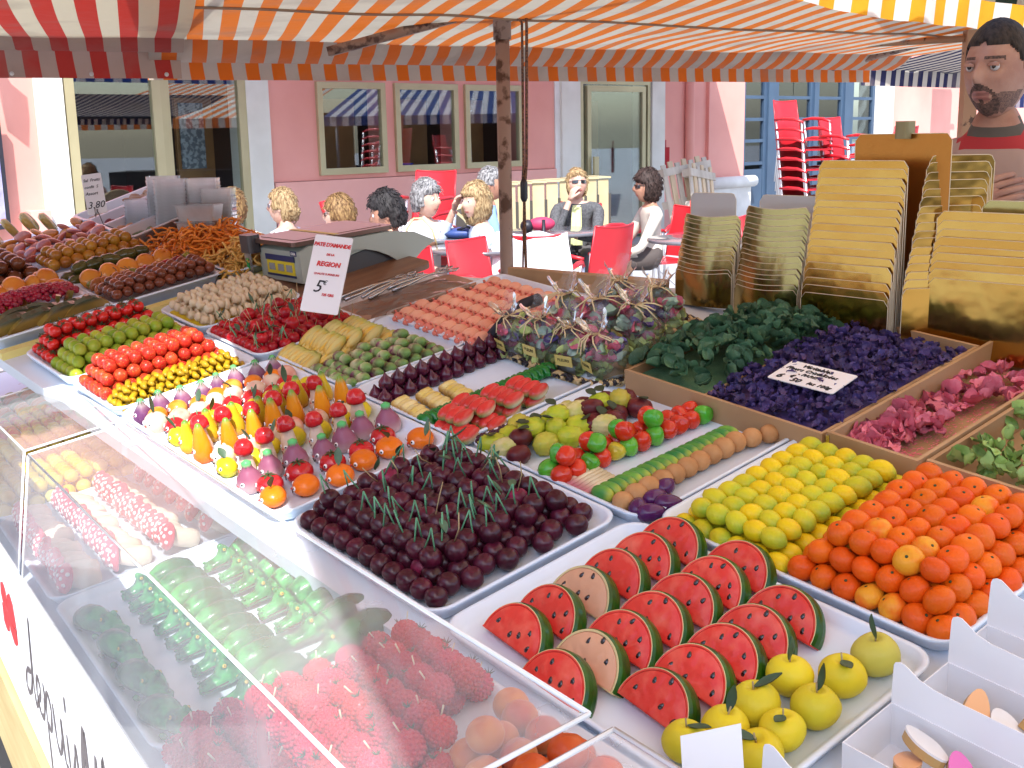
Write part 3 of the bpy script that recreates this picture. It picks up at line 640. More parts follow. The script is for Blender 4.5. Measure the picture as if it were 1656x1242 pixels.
heap(lime, 'lime', 'lime', 'green marzipan lime', 'green limes beside the red tomatoes', .030, .0268, 10, 1.226, .0255, 5, .015, .0195, 3, None, lambda: dict(rz=pi / 2 + rj(.3), ry=rj(.2)))
sb_m = maz('strawberry_red', (.48, .025, .015), rough=.25, coat=.5, col2=(.60, .09, .02), nscale=30, lo=.5, hi=.75, speck=(320, .22, (.60, .40, .08)))
sbm = [MB().lathe([(.001, -.016), (.006, -.0145), (.0105, -.008), (.0128, 0), (.0125, .007), (.009, .013), (.003, .0145)], 14).mesh('strawberry', sb_m)]
heap(sbm, 'strawberry', 'strawberry', 'red marzipan strawberry', 'strawberries in the left tray', .028, .0262, 10, 1.075, .0255, 5, .0165, .0205, 3, None, lambda: dict(rz=rj(.3), rx=pi / 2 + rj(.3)))
# knobbly yellow sweets: little bent ginger roots in rows
kn_m = maz('mustard_yellow', (.52, .33, .012), col2=(.36, .22, .015), nscale=70, rough=.25, jit=.1)
kn = [MB().tube([(-.013, 0, 0), (-.006, .003 + .001 * q, .002), (.002, 0, .003), (.009, -.003, .002), (.013, 0, 0)], [.003, .0062, .0052, .0064, .0028], 8).mesh('yellow_sweet', kn_m) for q in range(3)]
heap(kn, 'yellow_sweet', 'sweet', 'knobbly mustard yellow sweet', 'knobbly yellow sweets in the left tray', .026, .0175, 15, .985, .0215, 4, .010, .0115, 3, None, lambda: dict(rz=pi / 2 + rj(.4), rx=rj(.5)), jit=.002)

# ---- mushrooms on yellow paper
obj(MB().box(.33, .55, 1.26, 1.455, .0055, .0085).mesh('paper_mat', mat('yellow_paper', (.80, .62, .02), .5)), 'paper_mat', MT.copy(), None, 'bright yellow paper mat under the cream mushrooms', 'paper mat')
mush_m = maz('mushroom_cream', (.70, .60, .42), col2=(.62, .50, .32), nscale=30, jit=.06)
mcap = MB().lathe([(.0145, 0), (.0150, .003), (.012, .0085), (.006, .0115), (.0005, .012)], 14).mesh('cap', mush_m)
mstalk = MB().lathe([(.0075, -.017), (.0098, -.014), (.0095, -.007), (.0085, 0)], 12).mesh('stalk', mush_m)
for l in range(2):
    for i in range(7 - l):
        for j in range(6 - l):
            u = .345 + (i + .5 * l) * .033; v = 1.272 + (j + .5 * l) * .034
            if l == 0 and 1 < i < 5 and 1 < j < 4: continue
            t = thing('mushroom', T(u + rj(.003), v + rj(.003), .022 + l * .019, rz=rj(.3), ry=1.9 + rj(.2)), 'cream marzipan mushroom, %s from the right, %s row back, %s layer' % (ordn(j + 1), ordn(i + 1), ('lower', 'upper')[l]), 'mushroom', 'cream mushrooms on the yellow paper')
            obj(mcap, 'cap', None, t); obj(mstalk, 'stalk', None, t)

# ---- yellow squashes and purple green sprouts
sq_m = maz('squash_yellow', (.62, .52, .20), rough=.3, col2=(.70, .40, .03), nscale=90, lo=.5, hi=.7, stretch=(.25, 1, 1), grad=[(0, .8, .25, (.40, .46, .10)), (0, .15, -.2, (.72, .40, .04))])
sqm = [MB().lathe([(.002, -.029), (.0065, -.024), (.0105, -.008), (.0108, .008), (.007, .022), (.002, .029)], 12, bumpf=lambda p, a: p * (1 + .07 * cos(6 * a)) if True else p, M=Matrix.Rotation(pi / 2, 4, 'Y')).mesh('squash', sq_m)]
sp_m = maz('sprout_purple_green', (.16, .035, .075), rough=.3, col2=(.46, .50, .24), nscale=60, lo=.42, hi=.58, grad=(0, .68, .25, (.18, .32, .09)))
spm = [MB().lathe([(.004, -.021), (.0095, -.015), (.0115, -.004), (.0105, .008), (.0065, .017), (.001, .022)], 12, M=Matrix.Rotation(pi / 2, 4, 'Y')).mesh('sprout', m) for m in (sp_m, sp_m, maz('sprout_pale', (.50, .48, .27), rough=.3, col2=(.20, .05, .10), nscale=60, lo=.5, hi=.62, grad=(0, .75, .25, (.15, .30, .07))))]
for i in range(5):
    for j in range(8):
        for l in range(2 if 0 < i < 4 else 1):
            place(sqm, 'squash', 'squash', 'striped yellow marzipan squash', 'yellow squashes in the middle tray', T(.356 + i * .042 + l * .015 + rj(.002), .868 + j * .0135 - i * .001, .018 + l * .013 + .005 * sin(i), rz=rj(.12) + .25, ry=-.25 - .1 * l, s=rr(.9, 1.05)), i + 1, j + 1, l)
for i in range(8):
    for j in range(6):
        for l in range(2 if (0 < i < 7 and j < 5 and (i + j) % 3) else 1):
            place(spm, 'sprout', 'vegetable', 'purple and green marzipan sprout', 'purple green sprouts in the middle tray', T(.350 + i * .0285 + l * .012 + rj(.002), .722 + j * .0225 + l * .008, .017 + l * .015, rz=-pi / 2 + rj(.15), ry=-.32, s=rr(.9, 1.08)), i + 1, j + 1, l)

# ---- figs, endives, cucumbers, melon wedges
fig = [MB().lathe([(.003, -.013), (.011, -.0115), (.0140, -.004), (.0132, .003), (.0085, .009), (.0042, .013), (.0025, .0165), (.0008, .019)], 14).mesh('fig', maz('fig_purple', (.105, .010, .035), rough=.16, coat=.8, col2=(.055, .008, .025), nscale=40))]
for i in range(11):
    for j in range(2):
        place(fig, 'fig', 'fig', 'pointed glossy purple fig', 'pointed purple figs in the middle tray', T(.352 + i * .0265 + rj(.001), .612 + j * .027 + rj(.001), .017, rx=rj(.1), ry=rj(.1)), i + 1, j + 1, 0)
    if 0 < i: place(fig, 'fig', 'fig', 'pointed glossy purple fig', 'pointed purple figs in the middle tray', T(.340 + i * .0265 + rj(.001), .626 + rj(.001), .038, rx=rj(.15), ry=rj(.1)), i + 1, 1, 1)
en_m = maz('endive_cream', (.72, .62, .32), rough=.3, col2=(.66, .50, .10), nscale=35, grad=(0, .1, -.12, (.40, .22, .05)))
en = [MB().lathe([(.003, -.019), (.0085, -.015), (.0100, 0), (.0085, .013), (.002, .020)], 10, M=Matrix.Rotation(pi / 2, 4, 'Y')).mesh('endive', en_m)]
for g, (u0, v0) in enumerate(((.350, .502), (.397, .496), (.444, .490))):
    for j in range(6):
        place(en, 'endive', 'endive', 'cream yellow marzipan endive', 'cream endives in the middle tray', T(u0 + j * .0015, v0 + j * .0142, .0155 + .002 * (j % 2), rz=.1 + rj(.08), ry=-.1), g + 1, j + 1)
gk_m = maz('cucumber_green', (.010, .22, .03), rough=.12, coat=.9, col2=(.005, .14, .02), nscale=60, jit=.12)
gk = [MB().ell(.0075, .018, .0125, 12, 9, fn=lambda v: Vector((v.x, v.y + .002 * sin(v.z * 300), v.z + .001 * cos(v.y * 500)))).mesh('cucumber', gk_m)]
for i in range(21):
    place(gk, 'cucumber', 'cucumber', 'flat glossy green cucumber in a long line', 'green cucumber line in the middle tray', T(.340 + i * .0137, .476 + rj(.001), .0175, rz=rj(.08) + .3, ry=.35), i + 1, 1, colw='line', roww='along from the front')
mp_m = maz('melon_piece', (.14, .34, .07), rough=.18, coat=.7, bump=.05, grad=[(0, .16, .20, (.68, .66, .42)), (2, .56, .22, (.60, .035, .03))])
mp = [MB().ell(.0225, .0115, .0125, 14, 10, fn=lambda v: Vector((v.x, v.y * (1 - .25 * v.x / .0225), v.z))).mesh('melon_wedge', mp_m)]
q = 0
for (u0, v0, n, hh) in ((.352, .440, 4, .016), (.362, .438, 3, .036), (.352, .392, 2, .016), (.402, .455, 2, .036), (.402, .445, 4, .017), (.405, .432, 3, .038), (.405, .388, 2, .017), (.455, .450, 4, .017), (.455, .442, 4, .038), (.505, .448, 4, .017), (.510, .442, 4, .034)):
    q += 1
    for j in range(n):
        place(mp, 'melon_wedge', 'sweet', 'rounded red topped marzipan melon wedge', 'melon wedges in the middle tray', T(u0 + j * .001, v0 - j * .0195, hh, rz=.12 + rj(.1), ry=-.12), q, j + 1, colw='from the left', roww='cluster back')

# ---- custard apples, dark berries, peppers, sticks, gherkins, potatoes, aubergines
def bumpy(amp, f): return lambda v: v * (1 + amp * (noise.cell(v * f) - .5)) if False else v * (1 + amp * abs(sin(v.x * f) * sin(v.y * f + 1) * cos(v.z * f)))
cu = [MB().ell(.0225, .0175, .0165, 26, 18, fn=bumpy(.20, 520)).mesh('custard_apple', m) for m in (maz('custard_green', (.34, .44, .02), rough=.3, col2=(.50, .52, .04), nscale=40, jit=.12), maz('custard_yellow', (.56, .46, .07), rough=.3, col2=(.40, .42, .05), nscale=40, jit=.1), maz('custard_cream', (.66, .60, .30), rough=.35, col2=(.50, .50, .12), nscale=60))]
pf = [MB().ell(.021, .0165, .016, 18, 12, fn=bumpy(.12, 300)).mesh('passion_fruit', maz('passion_purple', (.085, .012, .02), rough=.28, col2=(.14, .02, .02), nscale=60, jit=.2))]
dl = leafmesh(.020, .018, mat('dark_bay_leaf', (.03, .05, .02), .6), curl=.5)
bl_m = maz('blackberry', (.045, .008, .025), rough=.2, coat=.6)
bl = MB()
for k in range(46):
    a = k * 2.4; z = 1 - 2 * (k + .5) / 46; r_ = sqrt(1 - z * z); bl.ell(.0036, .0036, .0036, 6, 4, M=Matrix.Translation((.0105 * r_ * cos(a), .0105 * r_ * sin(a), .0125 * z)))
bl = [bl.mesh('blackberry', bl_m)]
for i in range(5): place(bl, 'blackberry', 'berry', 'dark bumpy marzipan blackberry', 'blackberries at the left end of the tray', T(.350 + i * .021, .332 + rj(.002), .018, rz=rr(0, 6), rx=1.2), i + 1, 1)
cpos = [(.352, .312, 0, 0), (.385, .312, 0, 0), (.420, .318, 1, 0), (.420, .330, 1, 0), (.455, .300, 0, 0), (.352, .283, 2, 0), (.378, .274, 3, .012), (.352, .250, 3, 0), (.410, .285, 0, .012), (.405, .247, 1, 0), (.440, .262, 0, .010), (.445, .236, 0, 0), (.470, .290, 0, .012), (.478, .252, 0, .0), (.505, .310, 2, 0), (.505, .282, 2, .008), (.500, .240, 3, .0), (.520, .262, 3, .014), (.508, .222, 2, 0), (.535, .300, 3, 0), (.545, .272, 0, .012), (.550, .240, 3, 0), (.575, .290, 3, .0), (.575, .255, 1, .012), (.590, .225, 3, 0), (.60, .262, 3, 0), (.53, .225, 3, 0)]
for n_, (u, v, k, z) in enumerate(cpos):
    me = pf[0] if k == 3 else cu[k]
    o = obj(me, 'passion_fruit' if k == 3 else 'custard_apple', T(u, v, .020 + z, rz=rr(-.8, .8), ry=rj(.3), s=rr(.92, 1.1)), None, '%s, %s along its tray, %s' % (('lumpy lime green custard apple', 'lumpy golden custard apple', 'knobbly cream coloured custard apple', 'dark purple wrinkled passion fruit')[k], ordn(n_ + 1 if n_ < 20 else n_ - 19), 'far half' if n_ >= 20 else 'near part'), 'fruit', 'custard apples and passion fruit in one tray')
    if n_ % 2 == 0: obj(dl, 'leaf', Lm(-.004, .002, .017, rz=rr(0, 6), rx=rj(.4)), o)
    if n_ % 3 == 0: obj(stems_str[0], 'stem', Lm(0, 0, .012, rz=rr(0, 6), ry=1.2, s=.5), o)
def pepfn(v):
    a = atan2(v.y, v.x); return Vector((v.x * (1 + .08 * cos(3 * a)), v.y * (1 + .08 * cos(3 * a)), v.z - (.004 if v.z > .013 else 0)))
pp = [MB().ell(.0155, .0155, .0165, 15, 11, fn=lambda v: pepfn(Vector((v.x * (1 - .12 * v.z / .0165), v.y * (1 - .12 * v.z / .0165), v.z)))).mesh('pepper', m) for m in (maz('pepper_red', (.62, .035, .012), rough=.13, coat=.9, bump=0), maz('pepper_green', (.06, .38, .03), rough=.13, coat=.9, bump=0, col2=(.12, .40, .03), nscale=30), maz('pepper_yellow', (.62, .50, .04), rough=.2, coat=.7, bump=0))]
pl = 'RGRRGYRRGR'
n_ = 0
for i in range(12):
    for j in range(2):
        k = {0: 0, 1: 1, 2: 2}[(0 if R.random() < .55 else 1 if R.random() < .9 else 2)]
        o = obj(pp[k], 'pepper', T(.350 + i * .0258, .150 + j * .028 - i * .0022, .021, rz=rr(0, 6), rx=pi / 2 * .8, s=rr(.92, 1.05)), None, 'shiny %s pepper, %s from the near end, %s row' % (('scarlet', 'green', 'yellow')[k], ordn(i + 1), ('right', 'left')[j]), 'pepper', 'red and green peppers in one tray')
        n_ += 1
for i in range(4):
    for j in range(2):
        k = (i + j) % 2
        obj(pp[k], 'pepper', T(.362 + i * .058, .152 + j * .014 - i * .004, .046, rz=rr(0, 6), rx=1.2), None, 'shiny %s pepper on top, %s from the near end, %s one' % (('scarlet', 'green')[k], ordn(i + 1), ('right', 'left')[j]), 'pepper', 'red and green peppers in one tray')
st_m = maz('rhubarb_stick', (.66, .58, .40), rough=.4, grad=(0, .25, -.25, (.50, .14, .16)))
stk = [MB().tube([(-.032, 0, 0), (0, 0, .001), (.032, 0, 0)], [.0045, .0052, .005], 8).mesh('rhubarb_stick', st_m)]
for i in range(6): place(stk, 'rhubarb_stick', 'sweet', 'pale stick with a pink end', 'pale pink ended sticks between peppers and gherkins', T(.372 + .001 * i, .095 + i * .0088, .0125, rz=.06), 1, i + 1)
gh_m = maz('gherkin_green', (.03, .20, .05), rough=.25, col2=(.14, .34, .05), nscale=45, stretch=(1, .3, 1), grad=(1, .2, -.2, (.42, .46, .06)))
gh = [MB().ell(.0085, .0200, .0125, 12, 9).mesh('gherkin', gh_m)]
for i in range(19): place(gh, 'gherkin', 'gherkin', 'mottled dark green gherkin in a long line', 'gherkin line beside the potatoes', T(.352 + i * .0142, .066 - i * .0006, .018, rz=.25 + rj(.12), ry=.4), i + 1, 1, colw='line', roww='along from the front')
po_m = maz('potato_brown', (.42, .20, .075), rough=.5, coat=.05, col2=(.52, .28, .12), nscale=35, jit=.08)
po = [MB().ell(.0165, .0165, .0155, 14, 10).mesh('potato', po_m)]
for i in range(12): place(po, 'potato', 'potato', 'smooth brown marzipan potato', 'brown potato line at the back of the lemons', T(.352 + i * .0265, .026 - (.010 if i > 9 else 0) + (i == 11) * -.012, .0195, rz=rr(0, 6), s=rr(.92, 1.06)), i + 1, 1, colw='line', roww='along from the front')
au_m = maz('aubergine', (.075, .010, .085), rough=.15, coat=.8, bump=0)
au = [MB().ell(.021, .0135, .013, 14, 10, fn=lambda v: Vector((v.x, v.y * (1 - .2 * v.x / .02), v.z * (1 - .2 * v.x / .02)))).mesh('aubergine', au_m)]
for i in range(5):
    o = place(au, 'aubergine', 'aubergine', 'glossy dark violet aubergine', 'violet aubergines by the corner of the tray', T(.358 + (i // 2) * .034, .002 - (i % 2) * .024 + (i > 3) * .012, .017, rz=rr(-.8, .8)), i // 2 + 1, i % 2 + 1)
    obj(calyx, 'calyx', Lm(.019, 0, 0, ry=pi / 2, s=.6), o)

# ---- pigs
pg_m = maz('pig_pink', (.80, .36, .25), rough=.4, coat=.15, col2=(.78, .42, .28), nscale=20, jit=.07)
pg_d = maz('pig_rose', (.74, .22, .16), rough=.35, jit=.08)
eye_w = mat('eye_white', (.8, .8, .8), .25); eye_b = mat('eye_black', (.005, .005, .005), .2)
pbody = MB().ell(.022, .0165, .0165, 14, 10).mesh('body', pg_m)
phead = MB().ell(.0105, .0115, .0108, 12, 9).ell(.004, .0055, .0048, 10, 6, M=Matrix.Translation((-.0115, 0, -.001))).mesh('head', pg_d)
pear_ = MB().add([(0, -.004, 0), (0, .004, 0), (-.002, .001, .007), (.002, -.002, .006)], [(0, 1, 2), (0, 2, 3), (1, 3, 2), (0, 3, 1)]).mesh('ear', pg_d)
def eyemesh(r): return MB().ell(r, r, r * .5, 10, 6, 0).ell(r * .5, r * .5, r * .3, 8, 5, 1, M=Matrix.Translation((.1 * r, -.1 * r, r * .36))).mesh('eye', [eye_w, eye_b])
eye_s = eyemesh(.0022); eye_m = eyemesh(.0030)
ptail = MB().tube([(.021, 0, .004), (.026, .002, .008), (.024, -.002, .011), (.027, 0, .013)], .0011, 5).mesh('tail', pg_d)
for i in range(6):
    for j in range(8):
        u = .632 + i * .047; v = .690 + j * .0355 + (.016 if i % 2 else 0) - i * .003
        if v > .965: continue
        t = thing('pig', T(u, v, .0185, rz=.15 + rj(.15)), 'pink marzipan pig, %s from the right, %s row back, facing the front' % (ordn(j + 1), ordn(i + 1)), 'pig', 'pink marzipan pigs in rows')
        obj(pbody, 'body', None, t); hd = obj(phead, 'head', Lm(-.024, 0, .002), t)
        for s_ in (-1, 1):
            obj(pear_, 'ear', Lm(.001, .007 * s_, .008, rx=-.5 * s_), hd)
            obj(eye_s, 'eye', Lm(-.0088, .0045 * s_, .0045, rz=pi, ry=pi / 2 * .8, s=.7), hd)

# ---- watermelon slices
wm_red = maz('watermelon_flesh', (.72, .05, .036), rough=.22, coat=.5, col2=(.80, .15, .10), nscale=40, lo=.45, hi=.75, bump=.6, bscale=70)
wm_pale = maz('watermelon_pale', (.66, .36, .22), rough=.3, coat=.4, bump=.3, bscale=70)
wm_ring = maz('watermelon_ring', (.62, .52, .26), rough=.3)
wm_rind = maz('watermelon_rind', (.02, .10, .006), rough=.25, coat=.5, col2=(.01, .055, .005), nscale=50)
def slice_mesh(pale=False):
    mb = MB(); Rr = .0510; th = .0112; na = 26
    def prof(f, z, off=0.0):
        pts = []
        for k in range(na + 1):
            a = pi * k / na; x = Rr * cos(a) * 1.0; y = Rr * 1.06 * sin(a)
            x *= f; y *= f * .90; pts.append((x, y + off, z))
        return pts
    def ringface(f0, f1, z0, z1, mi, y0=0):
        a = prof(f0, z0); b = prof(f1, z1); n = len(a); vs = a + b
        mb.add(vs, [(i, i + 1, n + i + 1, n + i) for i in range(n - 1)], mi, True)
    for sgn in (1, -1):
        z = th * sgn
        # flesh with small domes
        cols = 12
        def fl(i, j, z=z, sgn=sgn):
            a = pi * i; f = .915 * j; x = Rr * cos(a) * f; y = Rr * 1.06 * sin(a) * f * .90
            b = .0014 * max(0, noise.noise(Vector((x * 120, y * 120, 3.3)))) * 2 + .0022 * (1 - (f / .915) ** 4)
            return Vector((x, y, z + sgn * b * (1 if j < .98 else 0)))
        mb.grid(fl, 26, 10, 0)
        ringface(.915, .925, z, z - sgn * .0016, 0); ringface(.925, .935, z - sgn * .0016, z, 0); ringface(.935, .972, z, z + sgn * .0003, 1); ringface(.972, .99, z + sgn * .0003, z, 3); ringface(.99, 1.0, z, z - sgn * .001, 2)
    # rind, rounded outwards
    for f0, f1, z0, z1 in ((1.0, 1.03, .0102, .007), (1.03, 1.04, .007, 0), (1.04, 1.03, 0, -.007), (1.03, 1.0, -.007, -.0102)): ringface(f0, f1, z0, z1, 2)
    mb.box(-Rr * 1.0, Rr * 1.0, -.0015, .0006, -th, th, 1)
    return mb.mesh('watermelon_slice', [wm_pale if pale else wm_red, wm_ring if pale else wm_red, wm_rind, wm_ring])
wsl = slice_mesh(False); wsp = slice_mesh(True)
seed = MB().ell(.0030, .0046, .0014, 8, 5, fn=lambda v: Vector((v.x * (1 - .25 * v.y / .0032), v.y, v.z))).mesh('seed', mat('melon_seed', (.012, .006, .008), .12, coat=.8))
spos = [(-.028, .012), (-.012, .028), (.004, .036), (.022, .022), (.010, .014), (-.004, .010), (.030, .008)]
srows = [(-.106, [(.025, 0), (.078, 0), (.132, 1), (.185, 0), (.238, 0), (.288, 0)]), (-.208, [(-.004, 0), (.046, 1), (.097, 0), (.148, 0), (.199, 0), (.250, 0), (.298, 0)]), (-.310, [(.045, 0), (.102, 0), (.153, 0), (.203, 0), (.254, 0)])]
for r_, (v, lst) in enumerate(srows):
    for c_, (u, pale) in enumerate(lst):
        # stands on its cut edge, leaning back: local x along v, local y up, face towards the customer
        M = T(u + .016, v, .009) @ Matrix.Rotation(rj(.05) - .06, 4, 'Z') @ Matrix(((0, .707, -.707, 0), (-1, 0, 0, 0), (0, .707, .707, 0), (0, 0, 0, 1))) @ Matrix.Scale(1.0, 4)
        o = obj(wsp if pale else wsl, 'watermelon_slice', M, None, '%s watermelon slice, %s from the front in the %s row' % (('red fleshed', 'pale fleshed')[pale], ordn(c_ + 1), ('left', 'middle', 'right')[r_]), 'watermelon slice', 'watermelon slices standing in three rows')
        for k, (x, y) in enumerate(spos):
            if R.random() < .66: obj(seed, 'seed', Lm(x * 1.12 + rj(.002), y * 1.12 + rj(.002), .0136 - .0022 * min(1, (sqrt(x * x + y * y) / .04) ** 4), rz=rj(.4)), o)
# ---- yellow apples
ap_m = [maz('apple_yellow', (.72, .56, .02), col2=(.62, .54, .03), nscale=14, rough=.42, coat=.12), maz('apple_speckled', (.58, .50, .07), col2=(.50, .46, .08), nscale=14, rough=.42, coat=.12, speck=(70, .16, (.26, .09, .03)))]
apm = [MB().ell(.0245, .0245, .0235, 22, 14, fn=lump(dimple(.0245, .42, .95), .10, q, .0245)).mesh('yellow_apple', m) for q, m in enumerate(ap_m + [ap_m[0], ap_m[0]])]
aleaf = [leafmesh(.030, .012, curl=.35), leafmesh(.028, .011, curl=.9)]
apos = [(.022, -.378), (.064, -.392), (.098, -.436), (.150, -.438), (.112, -.390), (.172, -.388), (.208, -.428), (.262, -.432), (.055, -.440)]
for i, (u, v) in enumerate(apos):
    o = obj(apm[1 if i == 7 else (0, 2, 3)[i % 3]], 'yellow_apple', T(u + .018, v + .004, .027, rz=rr(0, 6), rx=rj(.2), s=rr(.95, 1.08)), None, ('yellow marzipan apple with leaf, %s from the near end of the apple group' % ordn(i + 1)) if i != 7 else 'speckled yellow apple with a dark leaf alone at the tray corner', 'apple', 'yellow apples at the corner of the melon tray')
    obj(aleaf[i % 2], 'leaf', Lm(0, 0, .018, rz=rr(0, 6), ry=(-.2, -1.0)[i % 2]), o)
    obj(MB().tube([(0, 0, .010), (.002, .001, .026)], .0010, 5).mesh('stem', stem_b), 'stem', None, o)
# ------------------------------------------------------------------ fruit figures with painted faces
fm = dict(
    eggp=maz('figure_purple', (.13, .04, .12), rough=.3, grad=[(2, .75, .2, (.45, .40, .36)), (2, .92, .06, (.10, .42, .12))], col2=(.26, .10, .18), nscale=40),
    oran=maz('figure_orange', (.74, .20, .015), rough=.25, coat=.5, col2=(.72, .40, .08), nscale=22, lo=.5, hi=.7),
    peach=maz('figure_peach', (.70, .55, .42), rough=.5, coat=.08, col2=(.66, .26, .20), nscale=26, lo=.48, hi=.66),
    red=maz('figure_red', (.50, .015, .02), rough=.12, coat=.9, bump=0), yel=maz('figure_yellow', (.70, .56, .02), rough=.3, col2=(.40, .46, .03), nscale=26, lo=.52, hi=.7),
    pear=maz('figure_pear', (.62, .46, .02), rough=.25, coat=.5, grad=[(2, .25, -.3, (.62, .26, .02)), (2, .9, .08, (.10, .26, .04))]),
    carr=maz('figure_carrot', (.68, .26, .012), rough=.2, coat=.6, grad=[(2, .3, -.3, (.60, .14, .01)), (2, .88, .1, (.16, .30, .04))]),
    skin=maz('figure_mushroom_stalk', (.74, .58, .46), rough=.45, coat=.1, col2=(.66, .34, .28), nscale=30, lo=.55, hi=.72),
    rad=maz('figure_radish', (.62, .46, .44), rough=.3, grad=[(2, .30, .26, (.28, .09, .15)), (2, .86, .07, (.10, .45, .14))]),
)
line_m = mat('painted_line', (.02, .008, .008), .4); nose_m = mat('painted_nose', (.60, .06, .05), .4)
bod = dict(
    eggp=MB().lathe([(.006, -.013), (.0135, -.010), (.0150, -.002), (.0120, .007), (.0065, .015), (.0030, .020), (.0045, .024), (.001, .026)], 14).mesh('figure_body', fm['eggp']),
    oran=MB().ell(.0150, .0155, .0140, 16, 10, fn=dimple(.015, .15)).mesh('figure_body', fm['oran']),
    peach=MB().ell(.0160, .0165, .0155, 16, 10).mesh('figure_body', fm['peach']),
    apple=MB().ell(.0155, .0160, .0140, 16, 10, fn=dimple(.0155, .3)).mesh('figure_body', fm['red']),
    lemon=MB().ell(.0135, .0165, .0130, 14, 10, fn=bumpy(.08, 350)).mesh('figure_body', fm['yel']),
    berry=MB().ell(.0130, .0130, .0140, 14, 9, fn=bumpy(.10, 500)).mesh('figure_body', fm['red']),
    pear=MB().lathe([(.006, -.013), (.0125, -.010), (.0140, -.002), (.0120, .008), (.0082, .018), (.0060, .028), (.0045, .034), (.001, .037)], 14).mesh('figure_body', fm['pear']),
    carr=MB().lathe([(.007, -.013), (.0130, -.009), (.0130, 0), (.0112, .012), (.0085, .024), (.0058, .033), (.0030, .039), (.001, .040)], 14).mesh('figure_body', fm['carr']),
    stalk=MB().lathe([(.008, -.013), (.0125, -.008), (.0120, .000), (.0088, .012), (.0070, .022), (.0065, .026)], 14).mesh('figure_body', fm['skin']),
    tall=MB().lathe([(.007, -.013), (.0110, -.008), (.0115, .003), (.0095, .014), (.0078, .024), (.0070, .030)], 14).mesh('figure_body', fm['skin']),
    rad=MB().lathe([(.006, -.013), (.0150, -.009), (.0170, -.001), (.0145, .008), (.0085, .016), (.0055, .021), (.0062, .026), (.0015, .029)], 16).mesh('figure_body', fm['rad']),
    tom=MB().ell(.0175, .0180, .0150, 16, 10, fn=dimple(.0175, .25)).mesh('figure_body', fm['red']),
    tang=MB().ell(.0170, .0190, .0135, 16, 10, fn=dimple(.017, .15)).mesh('figure_body', maz('figure_tangerine', (.76, .17, .008), rough=.22, coat=.5, bump=.3, bscale=350)))
capred = MB().lathe([(.0075, -.001), (.0125, -.002), (.0130, .002), (.0112, .009), (.0075, .014), (.0008, .016)], 14).mesh('red_cap', fm['red'])
mouths = [MB().tube([(0, -.004, .001), (0, 0, -.001 * (1 + k)), (0, .004, .001)], .0007, 4).mesh('mouth', line_m) for k in range(3)]
nosem = MB().ell(.0016, .0019, .0016, 8, 5).mesh('nose', nose_m)
tuft = MB()
for k in range(8): tuft.tube([(0, 0, 0), (.004 * cos(k * .8), .004 * sin(k * .8), .001), (.008 * cos(k * .8), .008 * sin(k * .8), -.006)], .0007, 3)
tuft = tuft.mesh('tuft', mat('tuft_green', (.08, .42, .14), .4))
# kind, surface radius at eye height, eye height, description
rows = [('eggp', .905, .0125, .004, 'purple aubergine face with green tip'), ('oran', .874, .0145, .004, 'orange face with painted eyes'), ('peach', .843, .0155, .004, 'blushing peach face with eyes'),
        ('apple', .807, .0150, .003, 'red apple face with eyes'), ('lemon', .775, .0130, .003, 'bumpy yellow lemon face'), ('berry', .750, .0128, .003, 'red berry face'),
        ('pear', .722, .0125, .008, 'golden pear face'), ('stalk', .694, .0105, .004, 'red capped mushroom face'), ('carr', .660, .0120, .006, 'orange carrot face with green tip'),
        ('peach', .624, .0155, .004, 'leafed peach face'), ('lemon', .592, .0130, .003, 'yellow lemon face with leaf'), ('tall', .556, .0105, .006, 'tall mushroom figure with red cap'),
        ('rad', .516, .0155, .003, 'purple radish face with green tuft'), ('tom', .470, .0170, .003, 'red tomato face with calyx'), ('tang', .428, .0170, .002, 'tangerine face with leaf')]
seen = {}
for ri, (kd, v0, er, ez, desc) in enumerate(rows):
    n = 8 if ri < 6 else 7 if ri < 13 else 6
    for i in range(n):
        u = .034 + i * (.262 / (n - 1)) + (.012 if ri % 2 else -.004); v = v0 + rj(.002) + .010 * sin(i * 1.7 + ri)
        if u > .305: continue
        yaw = rj(.35) - .15
        t = thing('fruit_figure', T(u, v, .019, rz=yaw, s=rr(1.16, 1.32)), '%s, %s from the front, %s row from the right' % (desc, ordn(i + 1), ordn(15 - ri)), 'fruit figure', 'fruit figures with painted faces')
        obj(bod[kd], 'figure_body', None, t)
        for s_ in (-1, 1):
            a = .50; zz = ez
            obj(eye_m, 'eye', Matrix.Translation((-er * cos(a), er * sin(a) * s_, zz)) @ Matrix.Rotation(pi - a * s_, 4, 'Z') @ Matrix.Rotation(pi / 2 * .85, 4, 'Y') @ Matrix.Rotation(rr(0, 6), 4, 'Z'), t)
        obj(R.choice(mouths), 'mouth', Lm(-er * 1.02, 0, ez - .0075), t); obj(nosem, 'nose', Lm(-er * 1.04, 0, ez - .003), t)
        if kd in ('stalk', 'tall'): obj(capred, 'red_cap', Lm(0, 0, .026 if kd == 'stalk' else .030, rx=rj(.15), ry=rj(.15)), t)
        if kd in ('peach', 'lemon', 'tang') and (i + ri) % 2 == 0: leafat(t, Lm(0, 0, .013, rz=rr(0, 6), ry=-1.0 + rj(.4)))
        if kd in ('apple',): obj(MB().tube([(0, 0, .007), (.001, .001, .017)], .001, 4).mesh('stem', stem_g), 'stem', None, t)
        if kd == 'tom': obj(calyx, 'calyx', Lm(0, 0, .0135, rz=rr(0, 6)), t)
        if kd in ('rad', 'eggp'): obj(tuft, 'tuft', Lm(0, 0, .026 if kd == 'rad' else .024, s=.8), t)
